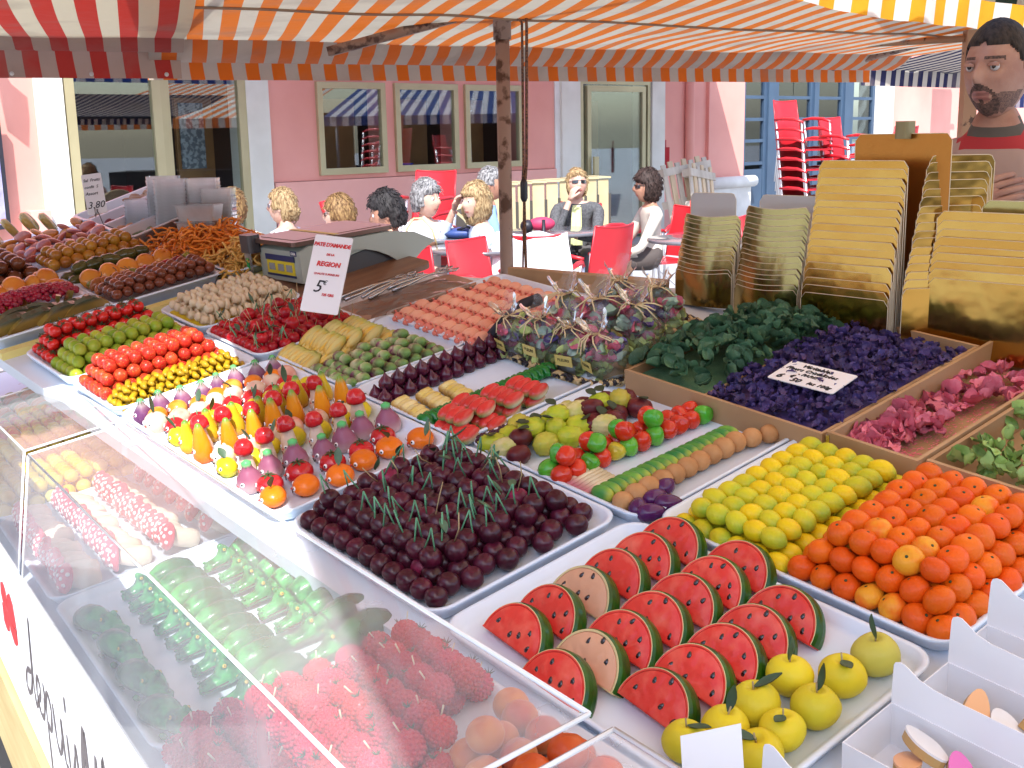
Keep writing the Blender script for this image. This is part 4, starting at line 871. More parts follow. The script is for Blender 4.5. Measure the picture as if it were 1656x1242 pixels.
# ------------------------------------------------------------------ front row of the stall under the sneeze guard
front = thing('front_counter', MF.copy(), 'lower front shelf of the stall with printed banner and wooden rail', 'counter')
obj(MB().prism([(-.352, -.9), (.03, -.9), (.03, 3.2), (-.352, 3.2)], -.028, -.008).mesh('shelf', white_top), 'shelf', None, front)
# banner hangs straight down from the front edge
ban_m = mat('white_banner', (.80, .80, .80), .55, (.76, .77, .79), 4)
bx = Vector((V2.x, V2.y, 0)).normalized(); by = Vector((V2.y, -V2.x, 0)).normalized()
B0 = MF @ Vector((-.353, 0, 0)); slope = V2.z / sqrt(V2.x ** 2 + V2.y ** 2)
BM = frame(B0, -bx, Vector((0, 0, 1)), Vector((0, 0, 1)).cross(bx))     # x runs to the right along the front, z towards the customer
banner = thing('banner', BM, 'white printed banner with red and grey lettering along the front of the stall', 'banner')
def bpt(a, b): return (-a, b)
obj(MB().add([(-3.2, -.31 - 3.2 * slope * -1 * -1 * 0, -.004), (.9, -.31, -.004), (.9, .006 - slope * .9, -.004), (-3.2, .006 + slope * 3.2, -.004), (-3.2, -.31, 0), (.9, -.31, 0), (.9, .006 - slope * .9, 0), (-3.2, .006 + slope * 3.2, 0)],
    [(3, 2, 1, 0), (4, 5, 6, 7), (0, 1, 5, 4), (1, 2, 6, 5), (2, 3, 7, 6), (3, 0, 4, 7)], 0, False).mesh('sheet', ban_m), 'sheet', None, banner)
red_ink = mat('red_print', (.62, .03, .03), .5); grey_ink = mat('grey_print', (.12, .10, .10), .5)
def lett(par, txt, size, x, y, m, z=.0005, rot=0.0, **k):
    me = text_mesh(txt, size, **k); me.materials.clear(); me.materials.append(m)
    return obj(me, 'lettering', Matrix.Translation((x, y, z)) @ Matrix.Rotation(rot, 4, 'Z'), par)
lett(banner, 'se', .165, -.975, -.185, red_ink, bold=.008, rot=.03)
def stroke(par, pts, w, m, z=.0008, name='lettering'):
    """a pen stroke: a flat ribbon of varying width"""
    mb = MB(); vs = []; n = len(pts)
    for i, p in enumerate(pts):
        a = Vector(pts[max(0, i - 1)]); b = Vector(pts[min(n - 1, i + 1)]); d = (b - a); d = d.normalized() if d.length else Vector((1, 0)); q = Vector((-d.y, d.x)) * (w[i] if isinstance(w, (list, tuple)) else w)
        vs += [(p[0] + q.x, p[1] + q.y, z), (p[0] - q.x, p[1] - q.y, z)]
    mb.add(vs, [(2 * i, 2 * i + 1, 2 * i + 3, 2 * i + 2) for i in range(n - 1)], 0, False)
    return obj(mb.mesh(name, m), name, None, par)
def script_word(par, x0, y0, sx, sy, strokes, w, m):
    for s_ in strokes:
        pts = []
        P_ = [Vector((x0 + sx * x, y0 + sy * y)) for x, y in s_]
        for i in range(len(P_) - 1):                       # Catmull-Rom through the points
            p0, p1, p2, p3 = P_[max(0, i - 1)], P_[i], P_[i + 1], P_[min(len(P_) - 1, i + 2)]
            for q in range(6):
                t = q / 6; pts.append(tuple(.5 * ((2 * p1) + (p2 - p0) * t + (2 * p0 - 5 * p1 + 4 * p2 - p3) * t * t + (3 * p1 - p0 - 3 * p2 + p3) * t ** 3)))
        pts.append(tuple(P_[-1])); n = len(pts)
        stroke(par, pts, [w * (.45 + .55 * abs(sin(i * .5))) for i in range(n)], m)
# handwritten word: d e p u i s
script_word(banner, -.845, -.235, .46, .125, [[(.14, .42), (.04, .30), (0, .05), (.06, 0), (.14, .30), (.20, 1.25), (.17, .4), (.19, .02), (.24, .15)], [(.24, .15), (.31, .38), (.27, .55), (.23, .30), (.27, .05), (.34, .10), (.38, .40)],
    [(.38, .62), (.40, .2), (.40, -.75)], [(.39, .30), (.45, .60), (.50, .42), (.46, .10), (.41, .12)], [(.54, .60), (.56, .15), (.61, .05), (.66, .30), (.68, .60), (.69, .12), (.73, .05)], [(.76, .55), (.77, .12), (.81, .06)], [(.775, .85), (.78, 1.05)],
    [(.81, .06), (.87, .45), (.90, .62), (.91, .30), (.95, .0), (.97, -.25)]], .0062, grey_ink)
script_word(banner, -.40, -.34, .36, .24, [[(.0, .55), (.12, 1.0), (.10, .1)], [(.30, .98), (.26, .4), (.36, .1), (.46, .4), (.42, 1.05), (.40, .5)], [(.70, .95), (.74, .6), (.66, .1)]], .012, grey_ink)
rail_m = mat('yellow_wood_rail', (.56, .44, .20), .6, (.48, .36, .15), 5, bump=.2, stretch=(1, 8, 8))
obj(MB().box(-3.2, .9, -.50, -.315, -.02, .012).mesh('rail', rail_m), 'rail', None, banner)
obj(MB().box(-3.2, .9, -.77, -.50, -.03, -.02).mesh('skirt', mat('dark_skirt', (.02, .018, .018), .8)), 'skirt', None, banner)

tray(F(-.335, .605, .0), .335, .535, 'white tray of spotted toadstools under the sneeze guard', h=.016)
tray(F(-.335, .025, .0), .335, .575, 'white tray with green crocodiles under the sneeze guard', h=.016)
tray(F(-.335, -.60, .0), .335, .62, 'white tray of raspberries and peaches under the sneeze guard', h=.016)
tray(F(-.335, 1.145, .0), .335, .56, 'white tray of round yellow sweets under the sneeze guard', h=.016)
tray(F(-.335, 1.71, .0), .335, .70, 'white tray of red yellow sweets at the left end', h=.016)

# crocodiles: one body mesh with snout, brow bumps, ridged back and tail stub
cr_m = maz('crocodile_green', (.050, .36, .085), rough=.2, coat=.5, col2=(.012, .13, .03), nscale=60, lo=.42, hi=.6, jit=.08, bump=.4, bscale=160, grad=(0, .60, .16, (.010, .10, .028)))
def croc_mesh():
    mb = MB(); nl, na = 26, 16
    prof = [(-.060, .001, .001, .006), (-.0585, .0055, .0035, .007), (-.054, .0078, .0050, .0085), (-.044, .0082, .0055, .009), (-.036, .0088, .0062, .010), (-.029, .0110, .0095, .0125), (-.022, .0125, .0110, .014), (-.015, .0120, .0100, .014), (-.008, .0140, .0125, .0155), (.004, .0175, .0150, .0175), (.018, .0190, .0165, .0185), (.032, .0185, .0160, .018), (.044, .0165, .0145, .0165), (.054, .0120, .0110, .014), (.060, .0055, .0050, .011), (.0615, .0005, .0005, .010)]
    vs = []; fs = []
    for i, (x, ry, rz, zc) in enumerate(prof):
        g_ = 1.45 if x < -.02 else 1.12; ry *= g_; rz *= g_; zc = zc + rz * (1 - 1 / g_)
        for k in range(na):
            a = 2 * pi * k / na; y = ry * cos(a); z = rz * sin(a)
            rid = .0006 * max(0, sin(a)) ** 3 * (1 if x > -.01 else 0) * (1 if i % 2 else -1)
            vs.append((x, y, zc + z + rid))
    n = len(prof)
    for i in range(n - 1):
        for k in range(na): k2 = (k + 1) % na; fs.append((i * na + k, (i + 1) * na + k, (i + 1) * na + k2, i * na + k2))
    mb.add(vs, fs)
    for s_ in (-1, 1):
        mb.ell(.0050, .0045, .0052, 8, 6, M=Matrix.Translation((-.026, .0085 * s_, .0300)))
        mb.ell(.0028, .0022, .002, 8, 5, M=Matrix.Translation((-.056, .005 * s_, .0170)))
        for x in (-.004, .040): mb.ell(.0075, .0045, .0042, 8, 6, M=Matrix.Translation((x - .004, .0185 * s_, .005)))
    for q in range(0):
        mb.lathe([(.0034, 0), (.0006, .0030)], 5, M=Matrix.Translation((-.010 + q * .0065, 0, .0355 if 2 < q < 7 else .0335)))
    return mb.mesh('crocodile_body', cr_m)
crb = croc_mesh()
ceye = MB().ell(.0026, .0026, .0014, 8, 5, 0).ell(.0011, .0011, .0008, 6, 4, 1, M=Matrix.Translation((0, 0, .0011))).mesh('eye', [mat('eye_yellow', (.70, .50, .03), .2), eye_b])
mouthc = MB().tube([(-.0592, -.0075, .0100), (-.050, -.0120, .0100), (-.036, -.0130, .0110), (-.028, -.0165, .0130)], .0007, 4).tube([(-.0592, .0075, .0100), (-.050, .0120, .0100), (-.036, .0130, .0110), (-.028, .0165, .0130)], .0007, 4).mesh('mouth', mat('croc_mouth', (.10, .03, .02), .5))
def croc(M, label):
    t = thing('crocodile', M, label, 'crocodile', 'green marzipan crocodiles in rows')
    obj(crb, 'body', None, t); obj(mouthc, 'mouth', None, t)
    for s_ in (-1, 1): obj(ceye, 'eye', Matrix.Translation((-.027, .0125 * s_, .0315)) @ Matrix.Rotation(-s_ * 1.0, 4, 'X'), t)
for j in range(9): croc(F(-.190 + rj(.003), .078 + j * .0560 + rj(.002), .004, rz=rj(.07) + .05, s=rr(.93, 1.02)), 'glossy green crocodile, %s from the near end of the middle line' % ordn(j + 1))
for j in range(8): croc(F(-.068 + rj(.003), .085 + j * .0600 + rj(.002), .006, rz=rj(.07) + .05, s=rr(.97, 1.06)), 'glossy green crocodile, %s from the near end of the right line' % ordn(j + 1))
for j, (u, v) in enumerate(((-.300, .085), (-.298, .205), (-.296, .325), (-.296, .445))): croc(F(u, v, .004, rz=pi / 2 + .35 + rj(.2), s=.98), 'dark green crocodile lying crosswise, %s from the near end by the glass' % ordn(j + 1))

# toadstools lying on their side, red caps with white dots
td_red = maz('toadstool_red', (.60, .06, .09), rough=.22, coat=.6, jit=.15, bump=.05)
td_dot = mat('toadstool_dot', (.85, .82, .80), .4)
td_cream = maz('toadstool_stalk', (.74, .62, .46), rough=.45, coat=.1)
tcap = MB().lathe([(.0005, .0), (.014, .003), (.0235, .001), (.0250, .0040), (.0225, .0090), (.016, .0138), (.008, .0162), (.0005, .017)], 20, mi=0)
tcap = tcap.mesh('cap', td_red)
tdots = MB()
for k in range(12):
    f = (k + .5) / 12; a = k * 2.4; r_ = .0232 * sqrt(f); z = .017 * sqrt(max(0, 1 - (r_ / .0255) ** 2)) ** .9 - .0006
    tdots.ell(.0036, .0036, .0015, 9, 4, M=Matrix.Translation((r_ * cos(a), r_ * sin(a), z + .0006)) @ Matrix.Rotation(a, 4, 'Z') @ Matrix.Rotation(min(1.2, r_ / .019), 4, 'Y'))
tdots = tdots.mesh('dots', td_dot)
tstk = MB().lathe([(.008, -.053), (.0150, -.049), (.0175, -.038), (.0170, -.020), (.0135, -.004), (.011, .002)], 14).mesh('stalk', td_cream)
for i, (u, tilt) in enumerate(((-.295, -1.25), (-.215, -1.15), (-.135, -1.0), (-.060, -.85))):
    for j in range(14):
        if i == 3 and j % 2: continue
        v = .650 + j * .0345 + (.012 if i % 2 else 0)
        if v > 1.115: continue
        t = thing('toadstool', F(u + rj(.003), v + rj(.002), .028 + (.006 if i > 1 else 0), rz=rj(.25), ry=tilt + rj(.2), s=rr(.9, 1.02)), 'white spotted red toadstool, %s from the near end, %s line from the glass' % (ordn(j + 1), ordn(i + 1)), 'toadstool', 'spotted toadstools lying in lines')
        c_ = obj(tcap, 'cap', None, t); obj(tdots, 'dots', None, c_); obj(tstk, 'stalk', None, t)
# yellow balls
yb = [MB().ell(.0150, .0150, .0145, 14, 9, fn=dimple(.015, .1)).mesh('yellow_ball', m) for m in (maz('ball_yellow', (.72, .50, .02), rough=.2, coat=.6, jit=.08), maz('ball_lemon', (.72, .60, .10), rough=.25, coat=.5))]
heap(yb, 'yellow_ball', 'sweet', 'glossy round yellow plum', 'yellow plums under the sneeze guard', -.312, .0300, 10, 1.172, .0300, 18, .019, .0235, 2, None, frame=F)
# red yellow striped sweets and round jellies further left
ry_ = [MB().ell(.012, .019, .012, 12, 8).mesh('striped_sweet', m) for m in (maz('striped_red', (.60, .05, .02), rough=.2, coat=.6, col2=(.72, .45, .03), nscale=45, lo=.45, hi=.6), maz('striped_yellow', (.72, .50, .03), rough=.2, coat=.6, col2=(.62, .10, .02), nscale=45, lo=.45, hi=.6))]
heap(ry_, 'striped_sweet', 'sweet', 'red and yellow mottled sweet', 'mottled red yellow sweets at the left end', -.312, .0265, 11, 1.735, .036, 7, .017, .020, 2, None, lambda: dict(rz=rj(.4)), frame=F)
jl = [MB().ell(.022, .022, .010, 16, 7).mesh('fruit_jelly', m) for m in (maz('jelly_green', (.20, .34, .10), rough=.3, jit=.1), maz('jelly_orange', (.66, .24, .04), rough=.3, jit=.1))]
for i in range(7):
    for j in range(9):
        place(jl[(j // 2) % 2], 'fruit_jelly', 'jelly', ('green', 'orange')[(j // 2) % 2] + ' sugared fruit jelly disc', 'fruit jelly discs at the left end', F(-.305 + i * .046, 2.02 + j * .040, .020, ry=-.35, rz=rj(.4)), i + 1, j + 1)
# raspberries, bumpy, with straw picks
rb_m = maz('raspberry_red', (.50, .020, .045), rough=.30, coat=.25, jit=.12, bump=.2, hjit=.008)
rbb = MB().ell(.0172, .0172, .0166, 16, 10)
for k in range(110):
    a = k * 2.4; z = 1 - 2 * (k + .5) / 110; r_ = sqrt(1 - z * z); rbb.ell(.0027, .0027, .0027, 6, 4, M=Matrix.Translation((.0166 * r_ * cos(a), .0166 * r_ * sin(a), .0160 * z)))
rbb = rbb.mesh('raspberry', rb_m)
pick = MB().tube([(0, 0, 0), (.001, .001, .013)], .0010, 4).mesh('pick', mat('straw_pick', (.70, .60, .40), .5))
spik = MB()
for k in range(7): spik.tube([(0, 0, 0), (.006 * cos(k), .006 * sin(k), .006)], [.0012, .0002], 3)
spik = spik.mesh('calyx', cal_m)
for l in range(2):
    for i in range(9 - l):
        for j in range(8 - l):
            if l == 0 and 1 < i < 7 and 1 < j < 6: continue
            v = -.000 - j * .0362 - .5 * l * .0362
            if i + .5 * l > 5.6 and j > 4: continue
            o = place(rbb, 'raspberry', 'raspberry', 'red raspberry sweet', 'red raspberries under the sneeze guard', F(-.312 + (i + .5 * l) * .0362 + rj(.002), v + rj(.002), .021 + l * .0255, rz=rr(0, 6), rx=rj(.5), ry=rj(.5), s=rr(.94, 1.05)), i + 1, j + 1, l, 'from the glass', 'row along')
            if R.random() < .6: obj(pick, 'pick', Lm(0, 0, .015, rx=rj(.4)), o)
            if R.random() < .7: obj(spik, 'calyx', Lm(-.012, .0, .012, rz=rr(0, 6)), o)
pc_m = [maz('peach_skin', (.56, .20, .04), rough=.55, coat=.0, col2=(.46, .07, .03), nscale=22, lo=.45, hi=.65, jit=.08, sheen=.3), maz('peach_orange', (.60, .12, .012), rough=.35, coat=.3, col2=(.58, .08, .02), nscale=22)]
pcm = [MB().ell(.0195, .0195, .0190, 18, 12, fn=lambda v: dimple(.0195, .2)(Vector((v.x, v.y * (1 - .08 * math.exp(-(v.x / .002) ** 2)), v.z)))).mesh('peach', m) for m in pc_m]
for i, (u, v, h, k) in enumerate(((-.100, -.262, .024, 0), (-.062, -.262, .024, 0), (-.028, -.245, .024, 0), (-.105, -.300, .024, 0), (-.066, -.302, .024, 0), (-.028, -.290, .024, 0), (-.086, -.282, .050, 0), (-.020, -.215, .023, 0), (-.028, -.345, .024, 1), (-.070, -.345, .024, 1), (-.110, -.345, .024, 1), (-.028, -.390, .024, 1), (-.068, -.390, .024, 1), (-.110, -.392, .024, 1), (-.048, -.368, .050, 1), (-.090, -.370, .05, 1), (-.03, -.44, .024, 1), (-.07, -.44, .024, 1), (-.145, -.30, .024, 0), (-.15, -.345, .024, 1), (-.15, -.39, .024, 1))):
    obj(pcm[k], 'peach', F(u, v, h, rz=rr(0, 6), rx=rj(.5)), None, '%s, %s counted from the raspberries' % (('soft orange pink peach', 'bright orange peach')[k], ordn(i + 1 if i < 20 else 20)), 'peach', 'marzipan peaches by the raspberries')

# sneeze guard: clear acrylic panels with polished edges
acr = clear('acrylic_panel', (.95, .95, .97), haze=.25, tint=(.96, .97, .97)); acr_e = mat('acrylic_edge', (.75, .78, .80), .15, coat=1.0)  # glare of the bright surroundings is put into the white haze
def panel(par, a, b, c, d, th=.003):
    a, b, c, d = map(Vector, (a, b, c, d)); n = (b - a).cross(d - a).normalized() * th
    p = obj(MB().add([a, b, c, d], [(0, 1, 2, 3)], 0, False).mesh('panel', acr), 'panel', None, par)
    e = MB()
    for p0, p1 in ((a, b), (b, c), (c, d), (d, a)): e.tube([p0, p1], .0022, 6)
    obj(e.mesh('panel_edge', acr_e), 'panel_edge', None, par)
for (v0, v1, lab) in ((.795, -.545, 'long clear acrylic sneeze guard over crocodiles and raspberries'), (1.37, .83, 'clear acrylic sneeze guard over the yellow sweets'), (-.575, -1.0, 'clear acrylic sneeze guard at the bottom edge of the picture'), (2.2, 1.68, 'clear acrylic sneeze guard at the far left end')):
    t = thing('sneeze_guard', MF.copy(), lab, 'sneeze guard', 'clear sneeze guards along the stall front')
    panel(t, (-.282, v0, .20), (-.282, v1, .20), (-.120, v1, .20), (-.120, v0, .20))
    panel(t, (-.350, v0, .0), (-.350, v1, .0), (-.282, v1, .20), (-.282, v0, .20))
# ------------------------------------------------------------------ candied fruit in deep white trays at the left
def TC(u, v, h=0, **k): return T(u, v, h - (.020 if h > .01 else 0), **k)
def deep(M, w, l, label, h=.030, m=tray_m, group='deep white trays of candied fruit'):
    mb = MB(); loops = []
    for ins, z in ((.014, 0), (.0, h), (-.006, h), (-.006, h + .003), (.004, h + .003), (.016, .005)):
        loops.append([(x, y, z) for x, y in rrect(ins, w - ins, ins, l - ins, .014, 3)])
    n = len(loops[0]); vs = [p for lp in loops for p in lp]
    fs = [(i * n + k, i * n + (k + 1) % n, (i + 1) * n + (k + 1) % n, (i + 1) * n + k) for i in range(len(loops) - 1) for k in range(n)]
    fs += [tuple(range((len(loops) - 1) * n, len(loops) * n)), tuple(reversed(range(n)))]
    return obj(MB().add(vs, fs, 0, True).mesh('tray', m), 'tray', M, None, label, 'tray', group)
HC = .004
deep(TC(-.025, 1.545), .262, .150, 'deep white tray holding candied melon rinds')
deep(TC(-.025, 1.700), .262, .262, 'deep white tray of redcurrants and orange halves')
deep(TC(-.025, 1.968), .262, .30, 'deep white tray of brown glazed figs at the left edge')
deep(TC(.245, 1.55), .27, .235, 'deep white tray with candied chestnuts and small peppers')
deep(TC(.245, 1.79), .27, .150, 'deep white tray filled with dark green candied cucumbers')
deep(TC(.245, 1.945), .27, .150, 'deep white tray of golden candied clementines')
deep(TC(.245, 2.10), .27, .26, 'deep white tray of red and orange candied slices')
deep(TC(.535, 1.53), .20, .16, 'white tray under the pale candied lemon peel')
deep(TC(.525, 1.70), .22, .26, 'white tray under the heap of orange peel strips')
gz = dict(rough=.14, coat=.9)
rind = maz('candied_rind', (.20, .15, .03), col2=(.34, .20, .04), nscale=14, grad=(2, .7, .2, (.06, .07, .04)), **gz)
def arc_slice(r, w, th, a, m, n=10):
    mb = MB(); vs = []; fs = []
    for i in range(n + 1):
        t = -a + 2 * a * i / n; f = cos(t / a * pi / 2) ** .5
        for rr_, z in ((r, -th), (r, th), (r - w * f, th * .8), (r - w * f, -th * .8)): vs.append((rr_ * sin(t), z, rr_ * cos(t) - r * .55))
    for i in range(n):
        for k in range(4): k2 = (k + 1) % 4; fs.append((i * 4 + k, i * 4 + k2, (i + 1) * 4 + k2, (i + 1) * 4 + k))
    fs += [(3, 2, 1, 0), (n * 4, n * 4 + 1, n * 4 + 2, n * 4 + 3)]
    return mb.add(vs, fs, 0, False)
ms = arc_slice(.062, .028, .006, 1.0, rind).mesh('melon_rind', rind)
for i, (u, v, rz, ry, s) in enumerate(((.020, 1.575, .15, 0, 1.3), (.075, 1.572, .1, 0, 1.3), (.135, 1.572, .25, 0, 1.2), (.190, 1.575, .1, 0, 1.1), (.035, 1.60, .2, 0, 1.15), (.055, 1.645, .1, 0, 1.1), (.11, 1.60, .3, 0, 1.15), (.10, 1.65, -.3, 0, 1.0), (.150, 1.655, 1.2, .9, .9), (.175, 1.65, 1.4, 1.0, .9), (.165, 1.60, .2, 0, 1.0), (.205, 1.62, .9, .3, .8))):
    obj(ms, 'melon_rind', TC(u, v, .052, rz=rz, ry=ry, rx=.35, s=s), None, 'candied dark green melon slice, %s from the front corner of its tray' % ordn(i + 1), 'melon slice', 'candied melon slices in the nearest deep tray')
cand_or = maz('candied_orange', (.66, .26, .03), col2=(.58, .16, .02), nscale=18, jit=.1, **gz)
oh = MB().ell(.028, .028, .017, 16, 8, fn=lambda v: Vector((v.x, v.y, max(v.z, -.004)))).mesh('orange_half', cand_or)
for i in range(6):
    for j in range(3):
        obj(oh, 'orange_half', TC(.01 + i * .038 + rj(.003), 1.80 + j * .045, .050 + .018 * (j == 1) + .006 * (i % 2), rz=rr(0, 6), rx=.7 + rj(.3), ry=rj(.4), s=rr(.85, 1.1)), None, 'shiny candied orange half, %s from the left, %s row back' % (ordn(i + 1), ordn(j + 1)), 'orange half', 'candied orange halves beside the redcurrants')
cur_m = maz('redcurrant', (.38, .005, .03), col2=(.20, .004, .02), nscale=60, rough=.1, coat=1.0, bump=0)
def heapstuff(ell_r, n, box, hfun, m, name, M0, label, cat, seedn=1, squash=1.0, ring=(8, 5), par=None):
    rg = random.Random(seedn); mb = MB()
    for k in range(n):
        u = rg.uniform(box[0], box[1]); v = rg.uniform(box[2], box[3])
        tu = (u - box[0]) / (box[1] - box[0]); tv = (v - box[2]) / (box[3] - box[2])
        h = hfun(tu, tv) + rg.uniform(-.006, .002)
        mb.ell(ell_r, ell_r * squash, ell_r, ring[0], ring[1], M=Matrix.Translation((u, v, h)) @ Matrix.Rotation(rg.uniform(0, 6), 4, 'Z'))
    return obj(mb.mesh(name, m), name, M0, None, label, cat, kind='stuff')
dome = lambda base, amp: (lambda a, b: base + amp * sin(pi * min(1, max(0, a))) ** .6 * sin(pi * min(1, max(0, b))) ** .6)
heapstuff(.0068, 620, (-.012, .225, 1.712, 1.782), dome(.044, .022), cur_m, 'redcurrants', MT.copy(), 'heap of bright redcurrants between orange halves and melon rinds', 'redcurrants')
fruitset = lambda nm, a, b, c, m, **k: MB().ell(a, b, c, 14, 9, **k).mesh(nm, m)
figb = maz('glazed_brown', (.095, .030, .012), col2=(.17, .045, .012), nscale=30, jit=.2, **gz)
bf = fruitset('glazed_fig', .021, .021, .019, figb)
heap([bf], 'glazed_fig', 'fig', 'dark brown glazed candied fig', 'brown glazed figs at the left edge', .0, .042, 6, 1.995, .042, 6, .036, .028, 2, None)
ch_n = fruitset('chestnut', .0145, .0135, .0125, maz('glazed_chestnut', (.20, .052, .022), col2=(.12, .03, .015), nscale=30, jit=.25, **gz))
heap([ch_n], 'chestnut', 'chestnut', 'glazed red brown candied chestnut', 'candied chestnuts in the front deep tray', .265, .026, 10, 1.572, .026, 4, .046, .015, 2, None)
mpm = [maz('mini_' + n_, c, jit=.15, **gz) for n_, c in (('olive', (.22, .20, .03)), ('crimson', (.26, .012, .015)), ('russet', (.30, .09, .02)))]
mini = [MB().lathe([(.002, -.020), (.009, -.013), (.0125, -.002), (.010, .010), (.004, .017), (.001, .020)], 12).mesh('mini_pear', m) for m in mpm]
pstem = MB().tube([(0, 0, .018), (.003, 0, .028), (.010, .002, .034)], .0010, 4).mesh('stem', stem_d)
for i in range(10):
    for j in range(3):
        k = R.randrange(3)
        o = obj(mini[k], 'mini_pear', TC(.268 + i * .0255 + rj(.004), 1.682 + j * .024 + rj(.003), .058 + .008 * (j == 1), rz=rr(0, 6), rx=rr(.7, 1.6)), None, '%s candied mini pear with dark stem, %s from the left, %s row' % (('olive', 'crimson', 'russet')[k], ordn(i + 1), ordn(j + 1)), 'pear', 'candied mini pears with curled stems')
        obj(pstem, 'stem', None, o)
for i in range(5): obj(oh, 'orange_half', TC(.28 + i * .047, 1.765, .062, rx=1.0 + rj(.2), rz=rj(.4) + .2, s=rr(.9, 1.15)), None, 'bright orange candied melon piece, %s along the back of its tray' % ordn(i + 1), 'orange piece', 'bright orange candied pieces behind the mini pears')
cum = maz('candied_cucumber', (.050, .055, .012), col2=(.10, .085, .018), nscale=22, jit=.2, **gz)
cub = MB().ell(.030, .0175, .0165, 16, 10, fn=lambda v: v * (1 + .06 * sin(v.x * 300 + v.y * 200))).mesh('candied_cucumber', cum)
for i in range(6):
    for j in range(3):
        if j == 2 and i == 5: continue
        obj(cub, 'candied_cucumber', TC(.270 + i * .038 + (.018 if j == 2 else 0), 1.825 + (j % 2) * .052 + (.026 if j == 2 else 0), .050 + (.026 if j == 2 else 0), rz=rj(.7), rx=rj(.3), ry=rj(.2), s=rr(.85, 1.12)), None, 'dark green candied cucumber, %s from the left, %s row' % (ordn(i + 1), ('right', 'left', 'top')[j]), 'cucumber', 'dark candied cucumbers in the white tray')
gom = maz('candied_gold', (.48, .23, .02), col2=(.34, .12, .015), nscale=20, jit=.15, **gz)
gob = fruitset('candied_clementine', .0165, .0165, .0155, gom)
heap([gob], 'candied_clementine', 'clementine', 'golden glazed candied clementine', 'golden candied clementines', .262, .031, 8, 1.968, .031, 4, .048, .019, 2, None)
slm = [maz('slice_red', (.42, .045, .03), col2=(.55, .20, .12), nscale=25, jit=.15, **gz), maz('slice_pink', (.60, .24, .16), col2=(.45, .06, .03), nscale=25, jit=.1, **gz), maz('slice_orange', (.70, .24, .03), jit=.1, **gz)]
sl = [MB().ell(.026, .020, .008, 14, 7).mesh('candied_slice', m) for m in slm]
for i in range(6):
    for j in range(6):
        k = 0 if j < 2 else 1 if (i + j) % 3 == 0 else 0 if j < 4 else 2
        place(sl[k], 'candied_slice', 'fruit slice', ('deep red', 'pink', 'orange')[k] + ' candied fruit slice', 'red and orange candied slices', TC(.265 + i * .039 + rj(.004), 2.125 + j * .040, .056 + .014 * sin(i) ** 2 + .010 * (j % 2), rz=rr(0, 6), rx=.5 + rj(.3), ry=rj(.4)), i + 1, j + 1)
wg = MB().lathe([(.0005, -.012), (.03, -.010), (.036, 0), (.03, .010), (.0005, .012)], 20).mesh('candied_disc', maz('candied_citron', (.56, .38, .10), col2=(.44, .26, .05), nscale=20, **gz))
for i, (u, v, ry) in enumerate(((.30, 2.40, .9), (.36, 2.42, .7), (.24, 2.38, .5), (.18, 2.34, .2), (.42, 2.45, .8))): obj(wg, 'candied_citron', TC(u, v, .07 + .02 * (i < 2), rx=1.0, ry=ry * .5, rz=ry), None, 'pale yellow candied citron disc, %s at the far left corner' % ordn(i + 1), 'citron', 'citron discs at the far left')
# peel strips
def strips(n, box, hf, m, w, l, seedn, label, name='peel_strip'):
    rg = random.Random(seedn); vars_ = []
    for q in range(8):
        mb = MB(); c = rg.uniform(-1.6, 1.6); pts = [(0, 0, 0)]; a = rg.uniform(-.4, .4)
        for s_ in range(5): a += c / 5; pts.append((pts[-1][0] + l / 5 * cos(a), pts[-1][1] + l / 5 * sin(a), .006 * sin(s_ * 1.2 + q)))
        vars_.append(mb.tube(pts, [w * .5, w, w, w, w * .8, w * .4], 4, flat=(0, 0, 1)).mesh(name, m))
    for k in range(n):
        u = rg.uniform(box[0], box[1]); v = rg.uniform(box[2], box[3]); tu = (u - box[0]) / (box[1] - box[0]); tv = (v - box[2]) / (box[3] - box[2])
        obj(rg.choice(vars_), name, TC(u, v, hf(tu, tv) + rg.uniform(-.006, .004), rz=rg.uniform(0, 6.3), rx=rg.uniform(-.5, .5), ry=rg.uniform(-.5, .5)), None, label, 'peel strip', label)
op = maz('orange_peel', (.76, .20, .02), col2=(.78, .30, .05), nscale=30, jit=.15, rough=.35, coat=.3)
lp = maz('lemon_peel', (.72, .46, .13), col2=(.66, .36, .08), nscale=30, jit=.12, rough=.4, coat=.2)
strips(295, (.50, .72, 1.70, 1.96), dome(.050, .055), op, .0034, .055, 5, 'curled strip of orange peel in the big heap behind the trays')
strips(210, (.53, .71, 1.53, 1.69), dome(.045, .040), lp, .0034, .05, 6, 'pale strip of lemon peel heaped beside the scales', 'lemon_peel')
obj(MB().ell(.105, .125, .060, 20, 10, fn=lambda v: Vector((v.x, v.y, max(v.z, 0)))).mesh('peel_core', op), 'peel_heap_core', T(.61, 1.83, .004), None, 'inner mass of the orange peel heap', 'peel heap', kind='stuff')
obj(MB().ell(.085, .075, .042, 20, 10, fn=lambda v: Vector((v.x, v.y, max(v.z, 0)))).mesh('peel_core', lp), 'peel_heap_core', T(.62, 1.61, .004), None, 'inner mass of the lemon peel heap', 'peel heap', kind='stuff')
